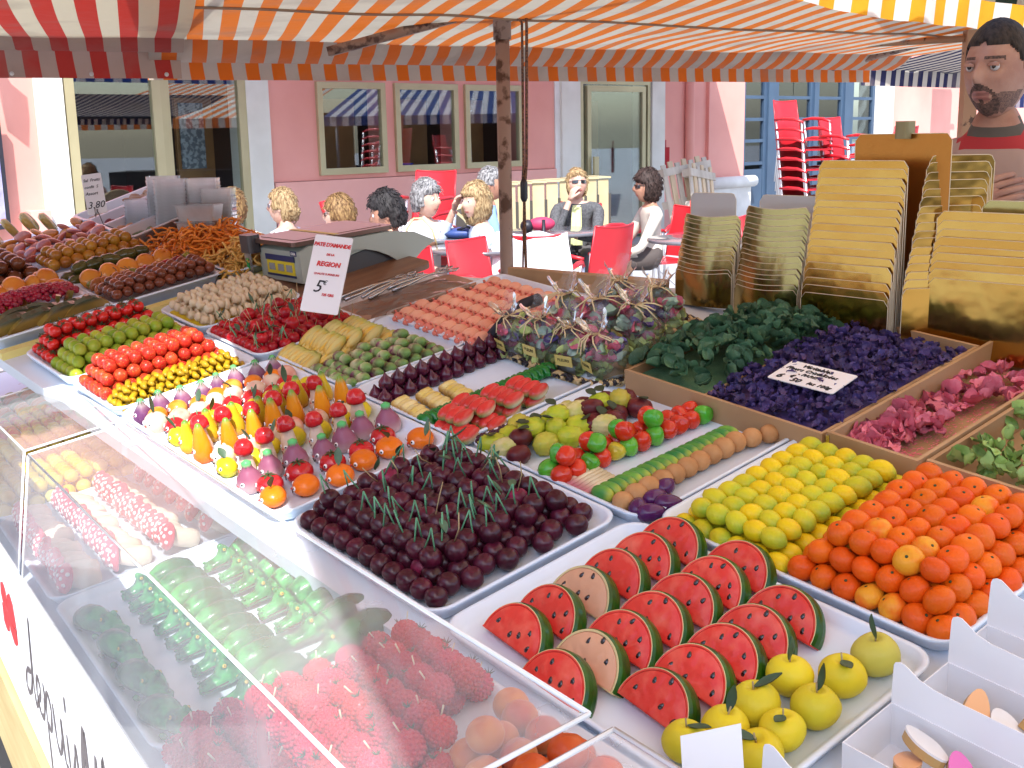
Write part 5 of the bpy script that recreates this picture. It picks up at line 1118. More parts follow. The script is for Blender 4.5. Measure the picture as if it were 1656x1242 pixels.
# long tilted bins behind
binm = mat('milky_plastic', (.66, .62, .62), .3, coat=.3)
bin_fill = [(maz('dried_red', (.20, .02, .02), col2=(.35, .05, .02), nscale=40, jit=.3, rough=.3)), maz('dried_orange', (.56, .26, .12), jit=.2, rough=.4), maz('angelica_green', (.16, .20, .08), col2=(.08, .12, .04), nscale=30, rough=.3), maz('dried_pale', (.52, .30, .18), jit=.2, rough=.4)]
fills = (2, 1, 0, 3)
for b in range(4):
    M = T(.49, 1.985 + .105 * b, .006) @ Matrix.Rotation(-.14, 4, 'Y')
    t = deep(M, .27, .098, 'milky white plastic bin of %s, tilted at the back' % ('green angelica', 'pale orange strips', 'dark red fruit', 'dried apricot')[b], h=.055, m=binm, group='tilted plastic bins behind the peel')
    mb = MB(); rg = random.Random(b)
    for q in range(60):
        x = rg.uniform(.03, .24); mb.ell(rg.uniform(.012, .026), .010, .007, 7, 5, M=Matrix.Translation((x, rg.uniform(.025, .072), .022 + .02 * rg.random() + .012 * (x > .15))) @ Matrix.Rotation(rg.uniform(-.8, .8), 4, 'Z') @ Matrix.Rotation(rg.uniform(-.4, .4), 4, 'Y'))
    obj(mb.mesh('bin_filling', bin_fill[fills[b]]), 'bin_filling', M.copy(), None, ('green candied angelica', 'pale orange strips', 'dark red dried fruit', 'dried apricots')[b] + ' lying in its tilted white bin', 'candied fruit', kind='stuff')
# plastic tubs, stacked in two colours and filled pair on a cardboard box
ctub = clear('clear_tub', (.85, .88, .90), haze=.58, fres=True)
carton = mat('cardboard', (.42, .27, .14), .8, (.36, .22, .11), 10, bump=.2)
ink = mat('black_ink', (.012, .012, .014), .5)
bxm = T(.80, 2.10, .0)
t = thing('cardboard_box', G(-.79, 3.10, 1.265, rz=-.12), 'brown cardboard box with black print under the plastic tubs', 'box')
obj(MB().box(-.10, .075, -.02, .14, 0, .055).mesh('body', carton), 'body', None, t)
obj(MB().box(-.10, .075, -.0235, -.0205, .052, .056).mesh('flap', carton), 'flap', None, t)
stroke(t, [(-.06, .04), (-.02, .045), (.04, .04)], .002, ink); t2 = t.children[-1]; t2.matrix_basis = Matrix.Translation((0, -.0215, 0)) @ Matrix.Rotation(pi / 2, 4, 'X')
lett(t, 'No.', .02, .05, .02, ink); t.children[-1].matrix_basis = Matrix.Translation((.045, -.0215, .014)) @ Matrix.Rotation(pi / 2, 4, 'X')
def tub(w, d, h, m): 
    mb = MB(); lo = [(x, y, 0) for x, y in rrect(-w / 2 + .006, w / 2 - .006, -d / 2 + .006, d / 2 - .006, .008, 2)]; hi = [(x, y, h) for x, y in rrect(-w / 2, w / 2, -d / 2, d / 2, .008, 2)]; ou = [(x, y, h) for x, y in rrect(-w / 2 - .005, w / 2 + .005, -d / 2 - .005, d / 2 + .005, .010, 2)]
    n = len(lo); return mb.add(lo + hi + ou, [tuple(reversed(range(n)))] + [(i * n + k, i * n + (k + 1) % n, (i + 1) * n + (k + 1) % n, (i + 1) * n + k) for i in range(2) for k in range(n)], 0, False).mesh('tub', m)
tb = tub(.085, .07, .05, ctub)
for s_, (x, y, z, n_, lab, rz) in enumerate(((-.96, 3.32, 1.285, 15, 'tall middle stack', .1), (-.925, 3.26, 1.30, 13, 'right leaning middle stack', .2), (-1.03, 3.34, 1.285, 9, 'short left stack', .0), (-.84, 3.28, 1.31, 12, 'right rear stack', .05), (-.79, 3.24, 1.315, 9, 'far right stack', .0))):
    for k in range(n_):
        obj(tb, 'plastic_tub', G(x + rj(.001), y, z + k * .0105, rz=rz), None, 'empty clear plastic tub in the %s, %s from the bottom' % (lab, ordn(k + 1)), 'plastic tub', 'nested clear plastic tubs')
fill_m = maz('tub_peel', (.50, .13, .02), col2=(.58, .22, .05), nscale=30, rough=.3)
ftub = tub(.105, .09, .042, ctub)
for k in range(2):
    t = thing('filled_tub', G(-.815, 3.13, 1.325 + k * .045, rz=-.1), ('lower', 'upper')[k] + ' clear tub filled with orange peel on the cardboard box', 'plastic tub')
    obj(ftub, 'tub', None, t); obj(MB().ell(.044, .036, .017, 12, 8, fn=bumpy(.2, 300)).mesh('filling', fill_m), 'filling', Lm(0, 0, .020), t)
    obj(MB().box(-.055, .055, -.047, .047, .0425, .0440).mesh('lid', ctub), 'lid', None, t)
# handwritten price card on a wire, left
def card(M, w, h, label, th=.0015, m=None):
    t = thing('price_card', M, label, 'sign')
    obj(MB().prism(rrect(0, w, 0, h, .003, 2), -th, 0).mesh('card', m or mat('white_card', (.78, .78, .80), .35)), 'card', None, t); return t
t = card(G(-1.135, 3.2, 1.385, rz=.12) @ Matrix.Rotation(pi / 2 - .15, 4, 'X') @ Matrix.Rotation(.12, 4, 'Z'), .052, .108, 'white handwritten price card on a black wire above the candied fruit')
def words(par, x, y, txt, size, m, **k): return lett(par, txt, size, x, y, m, align='LEFT', z=.0006, shear=.3, **k)
for i, (txt, y, sz) in enumerate((('Sal  Fruits', .088, .011), ('confit  S', .070, .011), ('Assort', .052, .012), ('3.80', .016, .026))): words(t, .003, y, txt, sz, ink)
obj(MB().tube([(.028, .012, .003), (.020, -.010, .004), (.022, .018, .006), (.030, .0, .006), (.036, -.030, .004), (.062, -.045, .0), (.082, -.060, .0), (.086, -.095, .0)], .0012, 5).mesh('wire', stem_d), 'wire', None, t)

# ------------------------------------------------------------------ scales
sc_g = mat('scale_grey_green', (.37, .41, .36), .4, coat=.15); sc_d = mat('scale_dark', (.06, .055, .06), .35); sc_p = mat('scale_plate', (.20, .15, .13), .28, metal=.6, col2=(.14, .07, .05), nscale=2.5)
scale = thing('weighing_scales', frame(MT @ Vector((.600, 1.315, .0)), Vector((U.x, U.y, .09)).normalized(), Vector((-U.y, U.x, 0)).normalized(), Vector((U.x, U.y, .09)).normalized().cross(Vector((-U.y, U.x, 0)).normalized())) @ Matrix.Diagonal((.84, .95, .86, 1)), 'grey green shop scales with yellow display panel and steel pan', 'scales')
obj(MB().prism([(0, .028), (.0, .112), (.03, .125), (.30, .125), (.30, .10), (.05, .06), (.05, .028)], -.20, .0).mesh('housing', sc_g), 'housing', Matrix.Rotation(pi / 2, 4, 'X') @ Matrix.Identity(4), scale)
obj(MB().prism([(.02, .002), (.05, .055), (.30, .095), (.33, .03), (.33, .002)], -.19, -.01).mesh('underbody', sc_d), 'underbody', Matrix.Rotation(pi / 2, 4, 'X'), scale)
wing = []
for k in range(9): t_ = k / 8; wing.append((.06 + .30 * t_, .062 + .035 * sin(pi * min(1, t_ * 1.15)) ** .8 - .040 * t_ ** 2.2))
obj(MB().prism([(.0, .112), (.0, .028), (.045, .03)] + wing + [(.40, .052), (.45, .075), (.38, .110), (.30, .124), (.03, .124)], .001, .008, smooth=False).mesh('side_fairing', sc_g), 'side_fairing', Matrix.Rotation(pi / 2, 4, 'X'), scale)
plate = MB().prism(rrect(-.015, .315, -.005, .235, .015, 4), .128, .140).prism(rrect(.012, .295, .02, .21, .01, 3), .140, .1412)
obj(plate.mesh('weighing_pan', sc_p), 'weighing_pan', None, scale)
obj(MB().box(.12, .135, .0, .23, .1415, .1425).mesh('tape', yl), 'tape', None, scale)
obj(MB().prism(rrect(-.035, .005, .19, .25, .012, 4), .10, .150).mesh('printer_knob', sc_d), 'printer_knob', None, scale)
fp = obj(MB().box(-.0015, .0, .025, .165, .046, .088).mesh('display_panel', mat('display_yellow', (.70, .56, .03), .35)), 'display_panel', None, scale)
navy = mat('navy_label', (.02, .03, .12), .35); lcd = mat('lcd_grey', (.30, .31, .31), .2)
obj(MB().box(-.0028, -.0016, .020, .168, .083, .099).mesh('display_band', navy), 'display_band', None, fp)
obj(MB().box(-.0028, -.0016, .020, .168, .040, .046).mesh('display_strip', navy), 'display_strip', None, fp)
for y0 in (.036, .078, .124): obj(MB().box(-.0026, -.0016, y0, y0 + .030, .055, .074).mesh('display_window', lcd), 'display_window', None, fp)
obj(MB().box(-.0012, -.0002, .008, .038, .100, .114).mesh('maker_badge', navy), 'maker_badge', None, scale)
lm = text_mesh('OHA', .010, .0003, bold=.0004); lm.materials.clear(); lm.materials.append(whitep)
obj(lm, 'lettering', Matrix.Translation((-.0016, .023, .1035)) @ Matrix(((0, 0, -1, 0), (-1, 0, 0, 0), (0, 1, 0, 0), (0, 0, 0, 1))), scale)
tg = obj(MB().box(-.03, -.028, .20, .235, .028, .10).mesh('glass_shield', clear('shield', haze=.25)), 'shield', None, scale)
obj(MB().box(-.0325, -.0305, .212, .224, .052, .085).mesh('green_sticker', mat('green_sticker', (.02, .40, .10), .4)), 'green_sticker', None, scale)
wdm = mat('brown_board', (.23, .12, .06), .5, (.15, .07, .035), 6, bump=.3, stretch=(1, 5, 1), coat=.2)
obj(MB().prism(rrect(0, .36, 0, .30, .03, 4), 0, .012).mesh('cutting_board', wdm), 'cutting_board', T(.545, 1.195, .0, rz=.05), None, 'brown wooden board under the scales', 'board')
obj(MB().prism(rrect(0, .30, 0, .12, .02, 4), 0, .016).mesh('cutting_board', mat('pinkish_board', (.34, .20, .13), .35, (.26, .14, .09), 6, coat=.4, stretch=(1, 5, 1))), 'cutting_board', T(.555, .985, .002, rz=-.04), None, 'pinkish brown board wrapped in clear film beside the pigs', 'board')
obj(MB().grid(lambda i, j: Vector((.32 * i, .16 * j, .004 + .016 * (1 - (2 * i - 1) ** 8) + .005 * noise.noise(Vector((i * 7, j * 6, 2))))), 24, 14).mesh('plastic_film', clear('film', haze=.12, rough=.12)), 'plastic_film', T(.540, .965, .001), None, 'crinkled clear film spread over the pinkish board', 'plastic film')
stl = mat('brushed_steel', (.5, .5, .5), .25, metal=1.0)
for i, (u, v, rz) in enumerate(((.60, 1.14, .05), (.635, 1.10, .25), (.70, 1.10, .0))):
    t = thing('serving_tongs', T(u, v, .022, rz=rz), ('steel scissors like tongs nearest the price card', 'steel serving tongs lying in the middle behind the card', 'small dark tongs under the scales')[i], 'tongs', 'metal serving tongs')
    for s_ in (-1, 1):
        obj(MB().tube([(0, .010 * s_, 0), (.04, .012 * s_, .003), (.09, .004 * s_, .006), (.13, -.004 * s_, .004), (.155, -.012 * s_, .002)], [.005, .003, .0028, .0025, .002], 5).tube([(.155, -.012 * s_, .002), (.17, -.020 * s_, .002), (.185, -.012 * s_, .002), (.17, -.004 * s_, .002), (.155, -.012 * s_, .002)], .0018, 5).mesh('arm', stl), 'arm', None, t)
# price sign
bl_, br_, tl_ = Vector((-.416, 2.30, 1.246)), Vector((-.338, 2.285, 1.241)), Vector((-.376, 2.355, 1.389))
sx = (br_ - bl_); wS = sx.length; sx.normalize(); sy = (tl_ - bl_); hS = sy.length; sy = sy.normalized(); sn = sx.cross(sy).normalized()
SM = Matrix((sx, sy, sn)).transposed().to_4x4(); SM.translation = bl_
t = card(SM, wS, hS, 'tall white price sign with red lettering leaning among the red cherries', .003)
for txt, yy, sz, b_ in (("PATE D'AMANDE", .855, .0108, .0004), ('DE LA', .74, .0062, .0002), ('REGION', .60, .0135, .0005), ('QUALITE SUPERIEURE', .485, .0060, .0002)):
    lett(t, txt.replace("D'A", "D'A"), sz, wS * .5, hS * yy, red_ink, bold=b_, shear=.15, z=.0006, space=.92 if len(txt) > 8 else 1.0)
lett(t, '5', .036, wS * .33, hS * .26, ink, shear=.3, z=.0006); lett(t, '€', .013, wS * .50, hS * .36, ink, shear=.3, z=.0006)
lett(t, '125 GRS', .0072, wS * .64, hS * .22, red_ink, z=.0006, bold=.0003)

# ------------------------------------------------------------------ plywood crates with crystallised leaves and flowers
ply = mat('crate_plywood', (.46, .29, .155), .6, (.36, .21, .10), 5, 4, bump=.3, stretch=(1, 1, 1), speck=(11, .10, (.22, .11, .05)))
def crate(u0, u1, v0, v1, h, label):
    t = thing('wooden_crate', T(u0, v0, 0), label, 'crate', 'shallow plywood crates'); w, l = u1 - u0, v1 - v0; e = .006
    for n_, bx_ in (('front_board', (0, e, 0, l, 0, h)), ('back_board', (w - e, w, 0, l, 0, h)), ('side_board', (e, w - e, 0, e, 0, h - .001)), ('side_board', (e, w - e, l - e, l, 0, h - .001)), ('base_board', (e, w - e, e, l - e, 0, .005))):
        obj(MB().box(*bx_).mesh(n_, ply), n_, None, t)
    return t
t = crate(.648, 1.075, -.088, .315, .045, 'plywood crate holding crystallised mint leaves and violets')
obj(MB().box(.006, .42, .232, .237, .005, .040).mesh('divider', ply), 'divider', None, t)
t = crate(.650, 1.105, -.242, -.095, .050, 'plywood crate with a few pink candied petals left in it')
obj(MB().box(-.001, .0002, .142, .148, 0, .046).mesh('steel_tape', stl), 'steel_tape', None, t)
t = crate(.66, 1.105, -.50, -.249, .050, 'plywood crate of pale green candied flowers at the right edge')
def petal(l, w, cup, m, name, rough=.15, seedn=0, th=.0012):
    vs = []; fs = []; n, k = 6, 4; rg = random.Random(seedn); ph = rg.uniform(0, 6)
    for i in range(n + 1):
        t_ = i / n; ww = w * sin(pi * (.06 + .9 * t_)) ** .7 / 2
        for j in range(k + 1):
            s_ = 2 * j / k - 1; vs.append((l * (t_ - .5), ww * s_, cup * (s_ * s_) * ww * 2 + cup * .6 * l * (t_ - .5) ** 2 * 2 + rough * l * noise.noise(Vector((t_ * 3 + ph, s_ * 2, ph)))))
    o = len(vs)
    fs = [(i * (k + 1) + j, i * (k + 1) + j + 1, (i + 1) * (k + 1) + j + 1, (i + 1) * (k + 1) + j) for i in range(n) for j in range(k)]
    vs += [(x, y, z - th) for x, y, z in vs]; fs += [tuple(reversed([q + o for q in f])) for f in fs]
    return MB().add(vs, fs).mesh(name, m)
mint_m = mat('sugared_mint', (.038, .11, .055), .6, (.075, .17, .085), 40, jit=.35, bump=.5, bscale=250, speck=(260, .16, (.22, .30, .24)))
mints = [petal(rr(.028, .042), rr(.018, .026), rr(.2, .9), mint_m, 'mint_leaf', .18, q) for q in range(8)]
for k in range(290):
    tu, tv = R.random(), R.random()
    u = .665 + tu * .385; v = .155 + tv * .165; h = .034 + .040 * sin(pi * min(1, tu * .9 + .12)) ** .7 * (.55 + .45 * sin(pi * tv)) + rj(.008)
    obj(R.choice(mints), 'mint_leaf', T(u, v, h, rz=rr(0, 6.3), rx=rj(.9), ry=rj(.9)), None, 'dark green sugared mint leaf heaped in the left half of the crate', 'mint leaf', 'sugared mint leaves heaped in the crate')
obj(MB().prism([(.66, .152), (1.06, .152), (1.06, .305), (.66, .305)], .006, .030).mesh('leaf_bed', mint_m), 'leaf_bed', MT.copy(), None, 'packed lower layer of sugared mint leaves', 'leaf bed', kind='stuff')
vio_m = mat('sugared_violet', (.055, .040, .165), .6, (.075, .038, .135), 30, jit=.35, bump=.6, bscale=250, speck=(300, .12, (.10, .09, .22)))
def violet(seedn):
    rg = random.Random(seedn); mb = MB(); me = []
    for q in range(5):
        a = q * 1.26 + rg.uniform(-.3, .3)
        M = Matrix.Rotation(a, 4, 'Z') @ Matrix.Rotation(rg.uniform(-.9, -.1), 4, 'Y')
        pts = []
        for i in range(4):
            for j in range(3): t_ = i / 3; s_ = j - 1; pts.append(M @ Vector((.0125 * t_, .0068 * sin(pi * (.1 + .8 * t_)) * s_, .003 * s_ * s_ + .003 * t_ * rg.uniform(-1, 1))))
        mb.add(pts, [(i * 3 + j, i * 3 + j + 1, (i + 1) * 3 + j + 1, (i + 1) * 3 + j) for i in range(3) for j in range(2)])
    mb.ell(.0045, .0045, .004, 6, 4)
    return mb.mesh('violet', vio_m)
vios = [violet(q) for q in range(8)]
for i in range(20):
    for j in range(15):
        tu, tv = (i + .5) / 20, (j + .5) / 15
        u = .662 + tu * .375 + rj(.007); v = -.080 + tv * .225 + rj(.007); h = .036 + .026 * sin(pi * min(1, tu * .85 + .1)) * sin(pi * (.15 + .7 * tv)) + rj(.005)
        obj(R.choice(vios), 'violet', T(u, v, h, rz=rr(0, 6.3), rx=rj(.9), ry=rj(.9)), None, 'deep purple sugared violet heaped in the right half of the crate', 'violet', 'sugared violets heaped in the crate')
obj(MB().grid(lambda i, j: Vector((.656 + i * .395, -.08 + j * .226, .028 + .026 * sin(pi * min(1, i * .85 + .1)) * sin(pi * (.15 + .7 * j)))), 20, 14).mesh('violet_bed', vio_m), 'violet_bed', MT.copy(), None, 'packed lower layer of purple sugared violets', 'violet bed', kind='stuff')
pk_m = mat('pink_sugar_petal', (.58, .11, .17), .45, (.66, .19, .25), 35, jit=.2, bump=.4, bscale=250)
pks = [petal(rr(.036, .050), rr(.024, .034), rr(.3, 1.2), pk_m, 'pink_petal', .35, 20 + q, .002) for q in range(7)]
for k in range(190):
    if k < 110: u, v = .672 + .15 * R.random(), -.103 - .06 * R.random()
    elif k < 150: u, v = .80 + .14 * R.random(), -.105 - .07 * R.random()
    else: u, v = .93 + .14 * R.random(), -.108 - .11 * R.random()
    obj(R.choice(pks), 'pink_petal', T(u, v, .014 + .016 * R.random() * (1 if k < 110 else .6), rz=rr(0, 6.3), rx=rj(.6), ry=rj(.6), s=rr(.45, .8)), None, 'crumpled rose pink candied petal in the half empty crate', 'petal', 'rose pink candied petals in the crate')
mb = MB()
for k in range(1800):
    u = .662 + .43 * R.random() ** 1.2; v = -.235 + .125 * R.random(); mb.add([(u, v, .0057), (u + rr(.001, .007), v + rj(.003), .0062), (u + rj(.002), v + rr(.001, .004), .0059)], [(0, 1, 2)], 0, False)
obj(mb.mesh('petal_crumbs', pk_m), 'petal_crumbs', MT.copy(), None, 'pink sugar crumbs scattered on the crate floor', 'crumbs', kind='stuff')
gp_m = mat('pale_green_petal', (.22, .38, .08), .5, (.32, .46, .14), 35, jit=.2, bump=.4, bscale=250)
gps = [petal(rr(.022, .032), rr(.012, .018), rr(.3, 1.2), gp_m, 'green_petal', .3, 40 + q, .0015) for q in range(6)]
for k in range(150):
    u, v = .675 + .32 * R.random(), -.262 - .20 * R.random()
    obj(R.choice(gps), 'green_petal', T(u, v, .025 + .03 * R.random(), rz=rr(0, 6.3), rx=rj(1.0), ry=rj(1.0)), None, 'pale green candied petal heaped at the right edge', 'petal', 'pale green candied petals at the right edge')
# handwritten card on the violets
cM = T(.724, .072, .068, rz=-pi / 2 + .06, rx=.0) @ Matrix.Rotation(.05, 4, 'X')
t = card(cM, .118, .072, 'white handwritten card lying on the sugared violets')
for txt, x, y, sz in (('Véritables', .026, .056, .0135), ('Fleurs Cristalisées', .006, .042, .0125), ('- PARIS -', .036, .029, .011), ('6', .008, .008, .021), ('€', .028, .017, .012), ('50', .036, .006, .017), ('les 100g', .066, .008, .0125)): words(t, x, y, txt, sz, ink)

# ------------------------------------------------------------------ basket of cellophane bags
bk = thing('wicker_basket', T(.0, .0, 0), 'flat basket with black and straw braided rim holding wrapped bags', 'basket')
straw = mat('straw', (.58, .44, .22), .6, jit=.1); blk = mat('black_wicker', (.015, .013, .02), .5)
rim = [(.625, .64), (.612, .50), (.618, .36), (.66, .335), (.80, .345), (.95, .40), (.98, .55), (.90, .68), (.75, .70), (.625, .64)]
def along(pts, s_):
    n = len(pts) - 1; k = min(int(s_ * n), n - 1); return Vector(pts[k]).lerp(Vector(pts[k + 1]), s_ * n - k)
mbs, mbb = MB(), MB(); NB = 64
for k in range(NB):
    p, q = along(rim, k / NB), along(rim, min(1, (k + 1.6) / NB)); d = (q - p).normalized(); nn = Vector((-d.y, d.x))
    for m_, off in ((mbs if k % 2 else mbb, 1), (mbb if k % 3 else mbs, -1)):
        a_ = p + nn * .006 * off; b_ = q - nn * .006 * off; m_.tube([(a_.x, a_.y, .012), ((a_.x + b_.x) / 2, (a_.y + b_.y) / 2, .019), (b_.x, b_.y, .012)], .0038, 5)
obj(mbs.mesh('straw_braid', straw), 'straw_braid', None, bk); obj(mbb.mesh('black_braid', blk), 'black_braid', None, bk)
obj(MB().prism([(x, y) for x, y in rim[:-1]], .0, .010).mesh('basket_base', straw), 'basket_base', None, bk)
obj(MB().tube([(.64, .665, .03), (.66, .65, .055), (.72, .66, .070), (.76, .66, .070)], .0125, 10).mesh('handle_grip', mat('black_grip', (.012, .012, .025), .7)), 'handle_grip', None, bk)
obj(MB().tube([(.628, .635, .015), (.632, .655, .03), (.645, .665, .035)], .0045, 6).mesh('handle_end', straw), 'handle_end', None, bk)
cel = clear('cellophane', (.9, .9, .95), haze=.09, rough=.12, tint=(.97, .98, .99))
sf_m = [mat('bag_' + n_, c, .5, c2, 40, jit=.15, bump=.4, bscale=250) for n_, c, c2 in (('rose', (.62, .10, .19), (.7, .24, .34)), ('green', (.46, .60, .18), (.54, .64, .28)), ('violet', (.11, .08, .26), (.20, .14, .36)), ('mint', (.32, .50, .38), (.48, .62, .52)))]
pts_ = [[petal(.026, .018, rr(.3, 1.0), m_, 'candied_flower', .3, 70 + q, .0015) for q in range(3)] for m_ in sf_m]
raf = mat('raffia', (.74, .62, .36), .6)
gold_l = mat('gold_label', (.60, .50, .16), .4)
def bag(u, v, h0, lean, s_, label):
    t = thing('cellophane_bag', T(u, v, h0, rz=rj(.3), ry=lean, s=s_ * 1.02), label, 'bag', 'cellophane bags of candied flowers in the basket')
    rg = random.Random(int(u * 1e4))
    for k in range(52):
        lay = 1 if k < 24 else (0 if k < 36 else (2 if k < 42 else 3)); a = rg.uniform(0, 6.3); z = (.008 + .028 * rg.random()) if k < 18 else (.030 + .035 * rg.random()); r_ = (.040 if z < .03 else .031) * rg.random() ** .3
        obj(rg.choice(pts_[lay]), 'candied_flower', Matrix.Translation((r_ * cos(a), r_ * sin(a), z)) @ Matrix.Rotation(rg.uniform(0, 6), 4, 'Z') @ Matrix.Rotation(rg.uniform(-1, 1), 4, 'X'), t)
    obj(MB().lathe([(.036, .0), (.043, .015), (.038, .045), (.022, .070), (.008, .082), (.010, .088), (.018, .100), (.026, .114)], 22, cap=False, bumpf=lambda p, a: Vector((p.x * (1 + (.10 if p.z < .08 else .22) * sin(5 * a + p.z * 60)), p.y * (1 + (.10 if p.z < .08 else .22) * cos(4 * a + p.z * 40)), p.z + (.012 * sin(3 * a) if p.z > .11 else 0)))).mesh('cellophane', cel), 'cellophane', None, t)
    tie = MB()
    for k in range(9):
        a = rg.uniform(0, 6.3); c = rg.uniform(.5, 1)
        tie.tube([(0, 0, .084), (.016 * cos(a), .016 * sin(a), .088), (.034 * c * cos(a + .3), .034 * c * sin(a + .3), .084), (.048 * c * cos(a + .5), .048 * c * sin(a + .5), .074 + rj(.01))], .0013, 4)
    obj(tie.mesh('raffia_tie', raf), 'raffia_tie', None, t)
    lb = obj(MB().box(-.0175, .0175, -.0005, .0005, -.010, .010).mesh('label', gold_l), 'label', Matrix.Translation((-.041, .004, .040)) @ Matrix.Rotation(-pi / 2, 4, 'Z') @ Matrix.Rotation(-.15, 4, 'X'), t)
    lm = text_mesh('FLEURS', .0075, .0002); lm.materials.clear(); lm.materials.append(ink)
    obj(lm, 'lettering', Matrix.Translation((0, -.0008, -.001)) @ Matrix.Rotation(pi / 2, 4, 'X'), lb)
for i, (u, v, h, ln, s_) in enumerate(((.655, .590, .012, -.30, .95), (.665, .520, .012, -.25, 1.0), (.668, .445, .012, -.25, 1.0), (.680, .375, .012, -.3, 1.0), (.755, .560, .014, -.1, 1.05), (.760, .475, .016, -.1, 1.1), (.775, .395, .016, -.1, 1.1), (.850, .520, .014, .0, 1.1), (.860, .430, .016, .0, 1.1))):
    bag(u, v, h, ln, s_, 'cellophane flower bag, %s from the left, %s row of the basket' % (ordn((i if i < 4 else i - 4 if i < 7 else i - 7) + 1), ('front', 'middle', 'back')[0 if i < 4 else 1 if i < 7 else 2]))

# ------------------------------------------------------------------ gold cake cards standing in nested stacks
gold = mat('gold_foil_card', (.58, .36, .09), .14, (.52, .27, .055), 5, metal=1.0, bump=.55, bscale=4)
gold2 = mat('pale_gold_foil_card', (.40, .33, .13), .15, (.34, .28, .12), 5, metal=1.0, bump=.5, bscale=4)
gold3 = mat('copper_gold_card', (.40, .17, .04), .30, metal=1.0, bump=.3, bscale=60)
edge = mat('card_edge', (.62, .55, .42), .6)
vx = Vector((V.x, V.y, 0)).normalized()            # card width direction: towards the left
cf = vx.cross(Vector((0, 0, 1)))                    # facing direction of the cards
if cf.dot(Vector((0, -1, 0))) < 0: cf = -cf
def gcard(w, h, bend, m, curve=.0):
    mb = MB(); nx = 10; outl = []
    def P_(i, j):
        x = w * i; r_ = .012; top = h - curve * sin(pi * i) ; z = top * j
        if j > .999:
            e_ = min(x, w - x)
            if e_ < r_: z -= r_ - sqrt(max(0, r_ * r_ - (r_ - e_) ** 2))
        return Vector((x, bend * ((2 * i - 1) ** 2) * w + .0, z))
    mb.grid(P_, 20, 6, 0)
    mb.grid(lambda i, j: P_(1 - i, j) + Vector((0, .0012, 0)), 20, 6, 1)
    mb.tube([P_(i / 20, 1) + Vector((0, .0005, 0)) for i in range(21)], .0008, 4, 1).tube([P_(1, j / 4) for j in range(5)], .0008, 4, 1).tube([P_(0, j / 4) for j in range(5)], .0008, 4, 1)
    return mb.mesh('gold_card', [m, edge])
def stack(u, v_left, w, h0, h1, n, m, label, bend=0.0, curve=.0, yaw=0.0, dz=0, step=.0026, group=None):
    base = MT @ Vector((u, v_left, .0)); 
    for k in range(n):
        h = h0 + (h1 - h0) * k / max(1, n - 1)
        # local x: to the right (-vx), local y: away from the customer, z up
        M = Matrix((-vx, -cf, Vector((0, 0, 1)))).transposed().to_4x4(); M.translation = base + Vector((0, 0, dz)) - cf * (k * step)
        M = M @ Matrix.Rotation(yaw + rj(.012), 4, 'Z') @ Matrix.Rotation(rj(.006), 4, 'Y'); M.translation += Vector((rj(.0012), 0, rj(.0016)))
        obj(gcard(w, h, bend, m, curve), 'gold_card', M, None, '%s, %s from the front' % (label, ordn(k + 1)), 'cake card', group or 'gold cake cards in nested stacks')
stack(1.035, .570, .146, .070, .182, 14, gold2, 'gold card of the lowest left stack', .10, .006, step=.0022)
stack(1.035, .416, .150, .066, .216, 16, gold2, 'gold card of the second stack from the left', .10, .006, step=.0022)
stack(1.030, .243, .182, .085, .318, 18, gold, 'gold card of the tall middle stack', .0, .0)
stack(1.045, .044, .115, .12, .345, 17, gold, 'gold card of the narrow angled stack', .0, .0, yaw=.95, step=.0040)
stack(1.120, .200, .19, .352, .352, 1, gold3, 'large coppery card standing behind the tall stack')
stack(1.085, .020, .24, .135, .245, 9, gold, 'gold card of the wide right stack')
stack(1.16, -.03, .24, .255, .255, 1, gold2, 'pale gold card leaning behind the wide right stack')
silver = mat('grey_card_back', (.46, .48, .52), .5)
stack(1.13, .60, .12, .200, .200, 1, silver, 'grey backed card standing behind the lowest left stack')
stack(1.13, .42, .15, .215, .215, 1, silver, 'grey backed card standing behind the second stack')
obj(MB().prism(rrect(-.022, .022, -.012, .012, .008, 4), 0, .030).mesh('kitchen_sponge', mat('olive_sponge', (.22, .20, .11), .9, bump=.5)), 'sponge', Matrix.Translation(MT @ Vector((1.12, .100, 0)) + Vector((0, 0, .354))) @ Matrix.Rotation(.9, 4, 'Z'), None, 'small olive sponge resting on top of the coppery card', 'sponge')
# brown beam lying behind the pigs
bp0, bp1 = MT @ Vector((.955, .985, .012)), MT @ Vector((1.045, .60, .012))
obj(MB().tube([bp0, bp1], [.018, .036], 4, flat=(0, 0, 1), smooth=False).mesh('cardboard_strip', carton), 'cardboard_strip', None, None, 'brown cardboard strip standing behind the pink pigs', 'cardboard')

